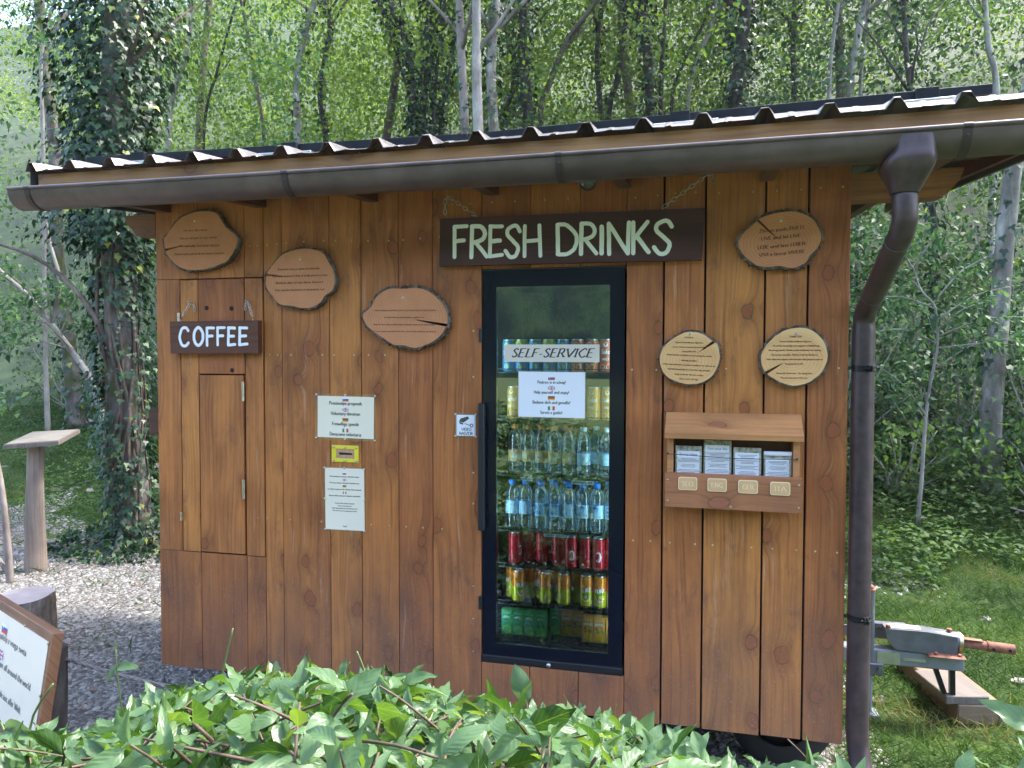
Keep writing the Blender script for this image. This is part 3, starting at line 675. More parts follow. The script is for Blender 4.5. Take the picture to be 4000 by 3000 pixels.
shared_crown('dark1', 'leaf_dark', 5, 70, 2.3, 5.0, 0.3, 0.8, 170, 0.080)
shared_crown('high', 'leaf_mid', 6, 70, 5.0, 3.0, 0.6, 1.3, 26, 0.26)

# ------------------------------------------------------------------ trees  (path points in metres, radius, bark, crown, crown height above ground)
TREES = [
 # name-kind, bark, radius, path, ivy?, crown key, crown z, label
 ('slender_tree','bark_pale',.058,[(-6.27,8.0,5.25),(-6.17,8,6.13),(-5.89,8,6.83),(-5.74,8,7.72)],0,'bright1',3.6,'pale curved trunk rising left of the roof end, right of the ivy tree'),
 ('slender_tree','bark_dark',.030,[(-5.94,8.5,5.36),(-5.86,8.5,6.15),(-5.67,8.5,6.68),(-5.44,8.5,7.36)],0,None,0,'very thin dark stem just right of the pale curved trunk'),
 ('slender_tree','bark_brown',.040,[(-5.06,9,5.51),(-5.19,9,6.49),(-5.35,9,7.40),(-5.51,9,8.14)],0,'bright2',4.0,'thin brown trunk bending left above the second roof quarter'),
 ('slender_tree','bark_pale',.066,[(-3.82,8,5.17),(-3.85,8,6.20),(-3.72,8,6.84),(-3.51,8,7.47)],.35,'bright1',4.2,'pale trunk with an ivy collar above the roof over the hatch side'),
 ('slender_tree','bark_dark',.055,[(-3.86,9,5.51),(-3.97,9,6.39),(-3.78,9,7.48),(-3.88,9,7.96)],.5,'bright2',4.6,'dark crooked trunk close behind the pale trunk with the ivy collar'),
 ('coppice_tree','bark_dark',.045,[(-1.87,8,5.18),(-1.85,8,6.02),(-2.02,8,6.74),(-2.27,8,7.33)],1,'bright1',4.2,'dark coppice stem leaning left, clothed in small ivy leaves'),
 ('coppice_tree','bark_dark',.041,[(-1.72,8.1,5.20),(-1.68,8.1,6.26),(-1.64,8.1,7.30)],1,None,0,'upright dark coppice stem in the middle of the fan'),
 ('coppice_tree','bark_dark',.034,[(-1.61,8.2,5.22),(-1.53,8.2,6.35),(-1.41,8.2,7.32)],.6,'mid2',5.0,'dark coppice stem leaning slightly right'),
 ('coppice_tree','bark_dark',.030,[(-1.53,8.3,5.31),(-1.34,8.3,6.37),(-1.19,8.3,7.34)],.4,None,0,'rightmost thin stem of the dark coppice fan'),
 ('coppice_tree','bark_dark',.022,[(-1.92,8.3,5.34),(-2.30,8.3,6.75),(-2.58,8.3,7.50)],.3,None,0,'leftmost and thinnest stem of the dark coppice fan'),
 ('grey_tree','bark_grey',.070,[(-0.53,6.5,4.74),(-0.57,6.5,5.58),(-0.61,6.5,6.48)],.3,'bright2',6.2,'reddish grey straight trunk, left of the three middle trunks'),
 ('grey_tree','bark_pale',.075,[(-0.20,6.0,4.57),(-0.22,6.0,5.37),(-0.22,6.0,6.21)],0,None,0,'smooth pale straight trunk, centre of the three middle trunks'),
 ('grey_tree','bark_mottle',.078,[(-0.14,6.5,4.74),(-0.18,6.5,5.54),(-0.11,6.5,6.42)],.55,'mid1',6.2,'mottled trunk with ivy wisps, right of the three middle trunks'),
 ('dark_tree','bark_dark',.045,[(-0.67,9,5.60),(-0.51,9,6.25),(-0.61,9,6.92),(-0.71,9,7.60)],.5,'mid1',5.0,'thin dark trunk between the mottled trunk and the ivy pillar'),
 ('ivy_clad_tree','bark_dark',.095,[(-0.16,8.5,5.48),(-0.24,8.5,6.48),(-0.25,8.5,7.33)],1.3,'bright2',4.6,'thick straight ivy-clad trunk over the sign, left of the leaning tree'),
 ('leaning_tree','bark_brown',.055,[(-0.09,9,5.55),(0.08,9,6.20),(0.36,9,6.83),(0.84,9,7.43)],0,'bright1',4.8,'brown trunk leaning strongly right above the FRESH DRINKS board'),
 ('dark_tree','bark_dark',.055,[(0.83,9.5,5.71),(0.77,9.5,6.54),(0.78,9.5,7.13),(0.84,9.5,7.65)],.3,'mid2',5.2,'dark trunk forming the left side of the V above the fridge'),
 ('dark_tree','bark_dark',.058,[(0.97,9.3,5.64),(1.13,9.3,6.28),(1.24,9.3,7.08),(1.26,9.3,7.51)],.2,'bright2',5.0,'dark trunk forming the right side of the V above the fridge'),
 ('ivy_clad_tree','bark_dark',.090,[(1.67,9,5.57),(1.62,9,6.49),(1.55,9,7.34)],1.3,'bright1',4.8,'ivy-clad trunk with thin bare companion stem on its right'),
 ('dark_tree','bark_dark',.045,[(1.82,9.2,5.62),(1.84,9.2,6.62),(1.88,9.2,7.40)],0,None,0,'thin bare stem hugging the right side of an ivy-clad trunk'),
 ('dark_tree','bark_dark',.033,[(1.94,10,5.92),(2.03,10,6.45),(2.30,10,7.03),(2.63,10,7.67)],0,'mid1',5.2,'thin dark stem leaning right left of the pale leaning stem'),
 ('slender_tree','bark_pale',.045,[(2.20,10,5.90),(2.31,10,6.58),(2.56,10,7.23),(2.64,10,7.67)],0,'bright2',5.4,'pale stem leaning right, left of the broad ivy column'),
 ('ivy_clad_tree','bark_dark',.110,[(2.92,8,5.30),(2.97,8,5.99),(3.04,8,6.73)],2.0,'dark1',5.6,'broad dark ivy column above the round slice at the right'),
 ('dark_tree','bark_dark',.055,[(3.87,10,5.92),(3.85,10,6.73),(3.86,10,7.53)],.3,'mid1',5.2,'dark straight trunk right of the broad ivy column'),
 ('slender_tree','bark_pale',.034,[(4.19,8.5,5.45),(4.22,8.5,6.12),(4.30,8.5,6.81)],0,None,0,'thin whitish stem above the right roof, left of the blotchy trunk'),
 ('grey_tree','bark_mottle',.070,[(4.50,8.8,5.55),(4.56,8.8,6.14),(4.65,8.8,6.65),(4.70,8.8,6.90)],.15,'mid2',4.8,'blotchy pale trunk above the right end of the solar panel'),
 ('slender_tree','bark_pale',.030,[(4.68,9,5.60),(4.71,9,6.13),(4.75,9,6.59)],0,'dark1',5.4,'thin pale stem touching the right side of the blotchy trunk'),
 ('slender_tree','bark_pale',.050,[(6.44,9,5.52),(6.33,9,6.17),(6.27,9,6.81)],0,'mid1',4.6,'pale slightly bent trunk at the far right above the roof corner'),
 ('grey_tree','bark_mottle',.105,[(5.36,5.5,1.22),(5.42,5.5,2.39),(5.49,5.5,3.53),(5.58,5.5,4.16)],.25,'mid2',4.8,'thick mottled trunk in the shade at the right edge behind the pipe'),
 ('dark_tree','bark_dark',.050,[(5.28,7.5,2.59),(5.32,7.5,3.40),(5.15,7.5,4.39)],.6,'dark1',3.6,'dark trunk seen between downpipe and right edge'),
 ('mossy_tree','bark_mossy',.105,[(-6.77,6.5,0.69),(-6.87,6.5,1.89),(-7.06,6.5,3.30),(-7.09,6.5,4.92),(-7.25,6.5,6.25),(-7.32,6.5,7.23)],.5,'mid1',5.2,'pale trunk with mossy foot standing behind the little lectern'),
 ('forked_tree','bark_pale',.030,[(-6.28,5.5,4.04),(-6.28,5.5,5.11),(-6.29,5.5,5.80),(-6.19,5.5,6.29),(-6.04,5.5,6.64)],0,'mid2',3.2,'slim bare forked stem at the top left corner'),
]
def smooth_path(pts, k=4):
    P = [Vector(p) for p in pts]; out = []
    for i in range(len(P)-1):
        p0 = P[max(i-1, 0)]; p1 = P[i]; p2 = P[i+1]; p3 = P[min(i+2, len(P)-1)]
        for j in range(k):
            t = j/k; out.append(0.5*((2*p1)+(-p0+p2)*t+(2*p0-5*p1+4*p2-p3)*t*t+(-p0+3*p1-3*p2+p3)*t**3))
    out.append(P[-1]); return out
def ivy_points(path, r, dens, g, spread=1.0):
    path = np.array([tuple(p) for p in path]); seg = np.linalg.norm(np.diff(path, axis=0), axis=1); cum = np.concatenate([[0], np.cumsum(seg)])
    n = int(cum[-1]*dens); t = np.sort(g.random(n))*cum[-1]; idx = np.clip(np.searchsorted(cum, t)-1, 0, len(seg)-1)
    p = path[idx]+(path[idx+1]-path[idx])*((t-cum[idx])/seg[idx])[:, None]
    a = g.random(n)*2*np.pi; bulge = 0.6+0.8*np.abs(np.sin(t*1.7+g.random()*6))*spread
    rr = r+0.02+np.abs(g.normal(0, 0.05, n))*bulge*spread
    p[:, 0] += np.cos(a)*rr; p[:, 1] += np.sin(a)*rr; p[:, 2] += g.normal(0, 0.03, n)
    d = np.stack([np.cos(a)*0.6, np.sin(a)*0.6, np.full(n, -0.9)], 1); nr = np.stack([np.cos(a), np.sin(a), np.full(n, 0.35)], 1)
    return p, d, nr
def limbs(m, path, r, g, n=4, L=1.2, base=0.35):
    path = [Vector(p) for p in path]
    for i in range(n):
        k = int((base+(1-base)*g.random())*(len(path)-2)); p = path[k]; a = g.random()*2*math.pi; l = L*(0.6+g.random()*0.8)
        d = Vector((math.cos(a), math.sin(a)*0.6, 0.7+g.random()*0.6)).normalized()
        q = [p, p+d*l*0.35+Vector((0, 0, 0.02)), p+d*l*0.7+Vector(((g.random()-.5)*.15, 0, .06)), p+d*l+Vector(((g.random()-.5)*.3, 0, .15))]
        m.tube(q, [r*0.42, r*0.33, r*0.24, r*0.12], 6)
for ti, (nm, bk, r, path, ivy, crown, cz, lab) in enumerate(TREES):
    rr = random.Random(100+ti); g = np.random.default_rng(200+ti)
    p0 = Vector(path[0]); x0 = p0.x+(p0.x-path[1][0])*0.25; gz = hgt(x0, p0.y)
    pts = [] if p0.z < gz+0.3 else [(x0, p0.y, gz-0.1), ((x0+p0.x)/2+rr.uniform(-.05, .05), p0.y, (gz+p0.z)/2)]
    if p0.z < gz+1.5 and pts: pts = [(x0, p0.y, gz-0.1)]
    pts += list(path); last = Vector(path[-1]); prev = Vector(path[-2]); d = (last-prev).normalized()
    pts += [tuple(last+d*1.0), tuple(last+d*2.2+Vector((rr.uniform(-.2, .2), 0, 0)))]
    base = Vector(pts[0]); rt = root(nm, lab, 'tree', (base.x, base.y, base.z), 'trees behind the kiosk')
    sp = smooth_path([Vector(p)-base for p in pts], 4); N = len(sp)
    rad = [r*(1.3-0.3*min(1, i/5)) * (1-0.45*i/N) for i in range(N)]
    m = mb(); m.tube(sp, rad, 9, wob=0.14, rnd=rr); limbs(m, sp[N//3:], r, rr, 5, 1.5 if r > .05 else .9)
    m.build('trunk', bk, rt, smooth='all')
    if ivy:
        P_, d_, n_ = ivy_points(sp, r, 170*ivy, g, spread=0.55+0.5*ivy)
        V, F, ow = place(T_IVY, P_, d_+0.4*rand_dirs(len(P_), g), n_+0.4*rand_dirs(len(P_), g), g.uniform(.05, .10, len(P_)))
        o = bpy.data.objects.new('ivy', np_mesh('ivy', V, F, 'leaf_ivy', (g.random(len(P_))**1.3)[ow])); COL.objects.link(o); o.parent = rt
    if crown:
        o = bpy.data.objects.new('crown', CROWNS[crown]); COL.objects.link(o); o.parent = rt
        o.location = (sp[-1].x*0.6+rr.uniform(-.5, .5), rr.uniform(1.6, 2.6), cz-base.z-0.6); o.rotation_euler = (0, 0, rr.uniform(0, 6.28)); s = rr.uniform(.85, 1.1); o.scale = (s, s, s)

# high-canopy trees standing up the bank at the back right: they shade the yard
for k, (x, y, h) in enumerate([(1.2, 10.5, 11.5), (-3.2, 10.2, 11.5), (4.6, 10.8, 12.5), (-7.5, 10.5, 12), (8.8, 12.5, 12)]):
    rt = root('tall_tree', ['tall slim tree behind the middle of the roof', 'tall slim tree behind the left part of the roof', 'tall slim tree behind the downpipe side', 'tall slim tree at the far left back', 'tall slim tree at the far right back'][k], 'tree', (x, y, hgt(x, y)-.1), 'tall trees up the bank')
    rr = random.Random(k+50); m = mb(); p = [Vector((rr.uniform(-.1, .1)*i, 0, h*i/6)) for i in range(7)]
    m.tube(smooth_path(p, 2), [0.11*(1-.7*i/12) for i in range(13)], 8, wob=.1, rnd=rr); limbs(m, smooth_path(p, 2)[6:], .09, rr, 7, 2.2); m.build('trunk', 'bark_brown', rt, smooth='all')
    o = bpy.data.objects.new('crown', CROWNS['high']); COL.objects.link(o); o.parent = rt; o.location = (0, 0, h-3.2); o.rotation_euler = (0, 0, k*1.3)

# ------------------------------------------------------------------ far-off wood on the bank
def far_woods():
    g = np.random.default_rng(31); cs = []; rs = []
    for (y, n, z0, z1) in ((12.5, 190, 0.3, 7.5), (15, 230, 0.5, 9), (18.5, 300, 0.5, 11), (23, 380, 0.5, 13)):
        for i in range(n):
            w = (y+3.2)*0.97; x = 2.614-0.255*(y+3.2)+g.uniform(-w, w); yy = y+g.uniform(-1.2, 1.2)
            cs.append((x, yy, hgt(x, yy)+g.uniform(z0, z1)+(g.random()*5 if x < -.62*(yy+3.2) else 0))); rs.append(g.uniform(0.5, 1.25)*(0.8+y*0.02))
    per = 125; P = clumps(cs, rs, per, g, 0.55)
    own = np.repeat(np.arange(len(cs)), [max(4, int(per*(q**2))) for q in rs]); tone = g.random(len(cs)); n = len(P)
    var = np.clip(0.75*tone[own]+0.3*g.random(n), 0, 1)
    d = rand_dirs(n, g); d[:, 2] -= .3; nr = rand_dirs(n, g)*.5+np.array([0, 0, .5])
    V, F, ow = place(T_RHOMB, P, d, nr, g.uniform(.8, 1.35, n)*0.100*(0.75+P[:, 1]*0.016))
    o = bpy.data.objects.new('distant_woodland', np_mesh('distant_woodland', V, F, ['leaf_bright', 'leaf_mid', 'leaf_dark'], var[ow])); COL.objects.link(o)
    cx_ = np.array([c[0] for c in cs]); pd = np.clip(.25+(cx_-1.0)*.07+.35*np.sin(cx_*.9+1), .1, .8); u = g.random(len(cs)); mi = np.where(u < pd*.35, 2, np.where(u < pd, 1, 0))[own][ow]
    o.data.polygons.foreach_set('material_index', mi.astype(np.int32))
    tag(o, 'sunlit yellow-green woodland filling the slope behind all the trunks', 'woodland', kind='stuff')
far_woods()
# ================================================================== THE KIOSK
kiosk = root('wooden_kiosk', 'brown stained plank kiosk with metal roof, hatch and built-in fridge opening', 'kiosk', (0, 0, 0))
ZB, ZT = 0.28, 2.60
GAPX = [0, .236, .487, .588, .683, .926, 1.083, 1.264, 1.427, 1.652]
GAPR = [2.276, 2.427, 2.59, 2.82, 2.979, 3.13]
def board(m, x0, x1, z0, z1, seed, g0=.0015, g1=.0015, y=0.0, th=.024, gz=.0015):
    m.seed = seed; m.box(x0+g0, x1-g1, y, y+th, z0+gz, z1-gz, 0.0018)
m = mb(); rr = random.Random(5)
for i in range(len(GAPX)-1):
    x0, x1 = GAPX[i], GAPX[i+1]; s = rr.uniform(0, 40); y = rr.uniform(0, .0025); zb = ZB+rr.uniform(-.006, .008)
    if i >= 3: board(m, x0, x1, zb, ZT, s, y=y)
    else:
        board(m, x0, x1, 2.178, ZT, s, y=y); board(m, x0, x1, zb, .860, s+3.1, y=y)
board(m, 0, .134, .860, 2.178, 12.3, y=.001, gz=0)            # strip left of the hatch
for i in range(len(GAPR)-1):
    s = 50+rr.uniform(0, 40); board(m, GAPR[i], GAPR[i+1], ZB+rr.uniform(-.004, .006), ZT, s, .004 if i else .001, .004 if i < 4 else 0, y=rr.uniform(0, .003))
for a, b in ((1.652, 1.869), (1.869, 2.082), (2.082, 2.276)):
    board(m, a, b, 2.185, ZT, a*30, y=.002); board(m, a, b, ZB+.002, .468, a*21+3, y=.000)
fw = m.build('front_boards', 'planks', kiosk)
m = mb()
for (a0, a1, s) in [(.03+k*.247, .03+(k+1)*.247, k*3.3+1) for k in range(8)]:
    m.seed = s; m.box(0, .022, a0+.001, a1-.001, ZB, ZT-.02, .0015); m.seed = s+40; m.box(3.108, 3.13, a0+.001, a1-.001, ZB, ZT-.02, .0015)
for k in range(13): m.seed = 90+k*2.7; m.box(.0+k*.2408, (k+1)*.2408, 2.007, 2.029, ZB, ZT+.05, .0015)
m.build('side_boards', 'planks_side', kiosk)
m = mb(); m.box(.025, 1.648, .03, .045, ZB+.02, 2.58); m.box(2.282, 3.10, .03, .045, ZB+.02, 2.58); m.box(1.65, 2.28, .03, .045, 2.20, 2.58); m.box(1.65, 2.28, .03, .045, .30, .455); m.box(.03, 3.1, .05, 2.0, .285, .31)
m.build('backing', 'void', kiosk)
# hatch door
hx = mb()
for (a, b, z0, z1, s, y) in ((.1365, .2355, .862, 2.174, 5.5, .0015), (.2375, .4865, 1.724, 2.174, 22.2, .0), (.4885, .5845, .862, 2.174, 31.7, .001)): board(hx, a, b, z0, z1, s, y=y-.003, gz=0)
hatch = hx.build('hatch_door', 'planks', kiosk)
m = mb(); board(m, .2385, .4795, .866, 1.718, 77.7, y=-.003, gz=0); inner = m.build('inner_door', 'planks', hatch, label='inner flap door in the hatch with two hinges')
def hinge(x, z0, z1, par):
    m = mb(); m.tube([(x, -.010, z0), (x, -.010, (z0+z1)/2-.001)], .006, 10); m.tube([(x, -.010, (z0+z1)/2+.001), (x, -.010, z1)], .0066, 10); m.box(x-.003, x+.003, -.006, .0, z0+.004, z1-.004); return m.build('hinge', 'steel', par, smooth=True)
hinge(.4825, 1.597, 1.688, inner); hinge(.481, 1.133, 1.224, inner); hinge(.1345, 1.975, 2.016, hatch); hinge(.1355, 1.012, 1.052, hatch)
for x, z in ((.285, 2.038), (.42, 2.034), (.42, 1.742)):
    m = mb(); m.lathe([(.011, 0), (.011, .0012), (.004, .002)], (0, 0, 0), 12)
    o = m.build('screw_plug', 'void', hatch); o.location = (x, -.0035, z); o.rotation_euler = (math.pi/2, 0, 0)
# screws in the boards
scr = mb(); scr.lathe([(.0042, 0), (.0042, .0012), (.0018, .0022), (.0012, .001)], (0, 0, 0), 8); s0 = None
SC = [(x, 2.33+.006*math.sin(x*9)) for x in (.52,.56,.61,.66,.71,.80,.90,.96,1.04,1.12,1.22,1.29,1.37,1.46)]
SC += [(x, 2.470) for x in (1.52,1.60,1.70,1.80,1.93,2.03)]+[(2.31,2.46),(2.40,2.465),(2.47,2.47),(2.55,2.47),(2.64,2.462),(2.77,2.46),(2.86,2.46),(2.95,2.46),(3.02,2.462),(3.10,2.462)]
SC += [(x, 1.815) for x in (.62,.66,.73,.89,.95,1.05,1.12,1.20)]+[(2.30,1.755),(2.40,1.755),(2.46,1.75),(2.675,1.76),(2.64,1.76),(3.095,1.765)]
SC += [(x, 1.045) for x in (.55,.60,.66,.72,.88,1.13,1.22,1.30,1.38,1.47)]+[(2.31,1.045),(2.38,1.047),(2.46,1.045),(2.56,1.045),(2.63,1.045),(2.78,1.045),(2.86,1.045),(2.95,1.045),(3.02,1.045),(3.10,1.045)]
SC += [(1.615, z) for z in (1.92,1.72,1.30,1.165,.80,.655,.51)]
for i, (x, z) in enumerate(SC[:98]):
    if s0 is None: s0 = scr.build('screw', 'brass_screw', kiosk)
    o = s0 if i == 0 else s0.copy()
    if i: COL.objects.link(o); o.parent = kiosk
    o.location = (x, -.0003, z); o.rotation_euler = (math.pi/2, 0, 0)
# top plates reaching out past the side walls
for (x0, x1, c) in ((-.173, -.001, -1), (3.131, 3.519, 1)):
    m = mb(); m.seed = 4.4 if c < 0 else 9.9
    if c < 0: poly = [(x1, 2.396), (x1, 2.495), (x0, 2.495), (x0, 2.464), (x0+.053, 2.409), (x0+.06, 2.396)]
    else: poly = [(x0, 2.411), (x0, 2.513), (x1, 2.513), (x1-.014, 2.469), (x1-.055, 2.420), (x1-.07, 2.411)]
    m.prism(poly, 'Y', .002, .10); m.build('top_plate', 'beam_wood', kiosk)
SL = math.tan(math.radians(5.2))
def sag(x): return 0.008*((x-1.5)/1.9)**2-0.004
# rafters
for x in (.04, .605-.05, 1.168-.05, 1.729-.05, 2.291-.05, 2.848-.05, 3.36):
    m = mb(); m.seed = x*7; y0, y1 = -.335, 2.35; zb = 2.430
    z = lambda y: zb+(y+.335)*SL
    vs = [(x, y0, z(y0)+.045), (x+.05, y0, z(y0)+.045), (x+.05, y1, z(y1)), (x, y1, z(y1)), (x, y0, z(y0)+.15), (x+.05, y0, z(y0)+.15), (x+.05, y1, z(y1)+.15), (x, y1, z(y1)+.15)]
    m.hexa(vs); m.build('rafter', 'rafter_wood', kiosk)
# soffit battens
m = mb()
for i, y in enumerate((-.05, .45, .95, 1.45, 1.95)): m.seed = i*5+2; zz = 2.583+(y+.335)*SL; m.box(-.30, 3.72, y, y+.06, zz, zz+.018)
m.build('batten', 'rafter_wood', kiosk)
# fascia
m = mb(); m.seed = 3.3; n = 20; xs = [-.315+i*(3.735+.315)/n for i in range(n+1)]
vs = []
for x in xs:
    z0 = 2.560+sag(x); z1 = 2.618+sag(x); vs += [(x, -.362, z0), (x, -.336, z0), (x, -.336, z1), (x, -.362, z1)]
fs = [(0, 3, 2, 1), tuple(n*4+k for k in (0, 1, 2, 3))]
for i in range(n):
    for k in range(4): fs.append((i*4+k, i*4+(k+1) % 4, (i+1)*4+(k+1) % 4, (i+1)*4+k))
m.add(vs, fs); m.build('fascia_board', 'fascia_wood', kiosk)
# corrugated roof sheet
def roof():
    P = .207; prof = []; x = -.335; k = 0
    c0 = -.328
    for k in range(20):
        c = c0+.010+P*k
        prof += [(c-.034, 0), (c-.012, .036), (c+.012, .036), (c+.034, 0), (c+.075, 0), (c+.080, .0025), (c+.095, .0025), (c+.100, 0), (c+.135, 0)]
    prof = [(-.345, -.0)]+[p for p in prof if -.345 < p[0] < 3.755]+[(3.755, 0)]
    ys = [(-.402, 0, 1.0), (-.390, .0052, 1), (-.350, .0225, 1), (-.31, .030, 1), (-.15, .036, 1)]+[(y, .036+(y+.15)*SL, 1) for y in (.2, .7, 1.2, 1.8, 2.42)]
    vs = []; rr = random.Random(3); jit = [rr.uniform(-.004, .004) for _ in prof]
    for (y, dz, q) in ys:
        for i, (x, z) in enumerate(prof):
            jx = jit[i] if y < -.3 and z > .01 else 0; jz = (rr.uniform(-.002, .002) if y < -.38 else 0)
            
            base_ = (y+.402)*SL; f_ = .25+1.25*min(1, max(0, (x-.4)/2.6)); lift = max(0, dz-base_)*f_
            vs.append((x+jx, y, 2.624+sag(x)+base_+(lift if z < .01 else min(lift, .004))+z+jz))
    n = len(prof); m = mb(); m.add(vs, [(j*n+i, j*n+i+1, (j+1)*n+i+1, (j+1)*n+i) for j in range(len(ys)-1) for i in range(n-1)])
    o = m.build('roof', ['roof_sheet', 'roof_under'], kiosk, smooth=False)
    so = o.modifiers.new('t', 'SOLIDIFY'); so.thickness = .0012; so.offset = 0; so.material_offset = 0
    return o
roof_o = roof()
# verge flashings
for x0, x1, nm in ((-.348, -.332, 'L'), (3.757, 3.773, 'R')):
    m = mb(); y0, y1 = -.375, 2.42
    for (xa, xb, h0, h1) in ((x0, x0+.002, -.10, .045), (x1-.002, x1, -.10, -.085)):
        z = lambda y, h: 2.600+(y+.36)*SL+h+.012
        m.hexa([(xa, y0, z(y0, h0)), (xb, y0, z(y0, h0)), (xb, y1, z(y1, h0)), (xa, y1, z(y1, h0)), (xa, y0, z(y0, h1)), (xb, y0, z(y0, h1)), (xb, y1, z(y1, h1)), (xa, y1, z(y1, h1))])
    z0 = -.10; z = lambda y: 2.612+(y+.36)*SL+z0
    m.hexa([(x0+.002, y0, z(y0)), (x1-.002, y0, z(y0)), (x1-.002, y1, z(y1)), (x0+.002, y1, z(y1)), (x0+.002, y0, z(y0)+.002), (x1-.002, y0, z(y0)+.002), (x1-.002, y1, z(y1)+.002), (x0+.002, y1, z(y1)+.002)])
    m.build('verge_flashing', 'roof_under', kiosk)
# inner verge boards
for x in (-.325, 3.715):
    m = mb(); y0, y1 = -.335, 2.35; z = lambda y: 2.53+(y+.335)*SL; m.seed = 7+x
    m.hexa([(x, y0, z(y0)), (x+.022, y0, z(y0)), (x+.022, y1, z(y1)), (x, y1, z(y1)), (x, y0, z(y0)+.075), (x+.022, y0, z(y0)+.075), (x+.022, y1, z(y1)+.075), (x, y1, z(y1)+.075)]); m.build('verge_board', 'rafter_wood', kiosk)

# gutter: half-round with rolled rim
gut = root('gutter', 'dark brown half-round metal gutter along the front eave of the kiosk', 'gutter', (0, 0, 0))
def gutter():
    R = .074; cy = -.425; prof = []
    for k in range(15):
        t = math.pi*k/14; prof.append((cy-R*math.cos(t), -R*math.sin(t)))     # from front rim to back rim
    inner = [(cy-(R-.002)*math.cos(math.pi*k/14), -(R-.002)*math.sin(math.pi*k/14)) for k in range(14, -1, -1)]
    bead = [(cy-R+.002+.0075*math.cos(a), .006+.0075*math.sin(a)) for a in [math.pi*2*k/9-0.6 for k in range(8)]]
    poly = prof+[(cy+R, .012), (cy+R-.002, .012)]+inner
    n = len(poly); m = mb(); xs = [-.338+i*(4.14)/24 for i in range(25)]; vs = []
    for x in xs:
        for (y, z) in poly: vs.append((x, y, 2.519+sag(x)+z))
    fs = [(j*n+i, j*n+(i+1) % n, (j+1)*n+(i+1) % n, (j+1)*n+i) for j in range(24) for i in range(n)]
    m.add(vs, fs)
    m.tube([(x, cy-R+.001, 2.526+sag(x)) for x in xs], .0085, 10)
    for x in (-.338, 3.802):
        sgn = 1 if x < 0 else -1
        vs = [(x, y, 2.519+sag(x)+z) for (y, z) in prof]+[(x-sgn*.0025, y, 2.519+sag(x)+z) for (y, z) in prof]; k = len(prof)
        m.add(vs, [tuple(range(k)), tuple(range(2*k-1, k-1, -1))]+[(i, (i+1) % k, k+(i+1) % k, k+i) for i in range(k)])
    m.build('trough', 'gutter_metal', gut, smooth=True)
    # lap joint line
    for x in (-.235, 1.02-.02, 2.085, 3.365+.02):
        m = mb(); pts = []
        for k in range(12):
            t = math.pi*k/11; pts.append((cy-(R+.002)*math.cos(t), -(R+.002)*math.sin(t)))
        n = len(pts); vs = []
        for xx in (x-.013, x+.013):
            for (y, z) in pts: vs.append((xx, y, 2.519+sag(x)+z))
            for (y, z) in pts: vs.append((xx, (y-cy)*1.022+cy, 2.519+sag(x)+z*1.022))
        fs = []
        for i in range(n-1):
            fs += [(n+i, n+i+1, 3*n+i+1, 3*n+i), (i, i+1, n+i+1, n+i), (2*n+i, 2*n+i+1, 3*n+i+1, 3*n+i)]
        m.add(vs, fs); m.tube([(x-.013, cy-R+.001, 2.526+sag(x)), (x+.013, cy-R+.001, 2.526+sag(x))], .0105, 10)
        m.ball((x, cy-R*.97, 2.497+sag(x)), .0055, 8, 5); m.box(x-.012, x+.012, cy-R+.004, cy+R+.01, 2.531+sag(x), 2.534+sag(x))
        m.build('bracket', 'gutter_bracket', gut, smooth=True)
gutter()
# funnel and downpipe
dp = root('downpipe', 'dark brown metal downpipe with funnel outlet bending back to the right wall corner', 'downpipe', (0, 0, 0))
m = mb(); Zg = 2.519
rings = [(3.24, -.425, Zg-.004, .061, .080), (3.24, -.425, Zg-.045, .065, .084), (3.228, -.425, Zg-.085, .079, .086), (3.226, -.425, Zg-.135, .060, .062), (3.222, -.425, Zg-.178, .043, .043)]
rings = [tuple(sum(c*w for c, w in zip(col, ws)) for col in zip(*seg)) for seg, ws in [((rings[max(i-1, 0)], rings[i], rings[i+1], rings[min(i+2, 4)]), (-.5*t+t*t-.5*t**3, 1-2.5*t*t+1.5*t**3, .5*t+2*t*t-1.5*t**3, -.5*t*t+.5*t**3)) for i in range(4) for t in (0, .25, .5, .75)]]+[rings[-1]]
vs = []; n = 32
for (x, y, z, a, b2) in rings:
    for k in range(n):
        t = 2*math.pi*k/n; q = 2.2+1.8*min(1, max(0, (b2-.045)/.03))
        cx_ = math.copysign(abs(math.cos(t))**(2/q), math.cos(t)); sy_ = math.copysign(abs(math.sin(t))**(2/q), math.sin(t))
        vs.append((x+a*cx_, y+b2*sy_, z))
fs = [(j*n+i, j*n+(i+1) % n, (j+1)*n+(i+1) % n, (j+1)*n+i) for j in range(len(rings)-1) for i in range(n)]
m.add(vs, fs); m.build('funnel', 'pipe_metal', dp, smooth='all')
pc = [(3.222, -.425, 2.345), (3.226, -.425, 2.27), (3.224, -.40, 2.225), (3.217, -.36, 2.19), (3.192, -.10, 2.03), (3.186, -.03, 1.99), (3.183, .0, 1.95), (3.183, .0, 1.90)]
m = mb(); m.tube(smooth_path([Vector(p) for p in pc], 4), .0395, 20); m.build('upper_pipe', 'pipe_metal', dp, smooth='all')
m = mb(); m.tube([(3.183, 0, 1.915), (3.183, 0, .34), (3.187, -.006, .29), (3.194, -.03, .22), (3.20, -.09, .14), (3.20, -.14, .09)], .0415, 24)
m.box(3.1405, 3.1425, -.004, .004, .34, 1.91); m.build('lower_pipe', 'pipe_metal', dp, smooth=True)
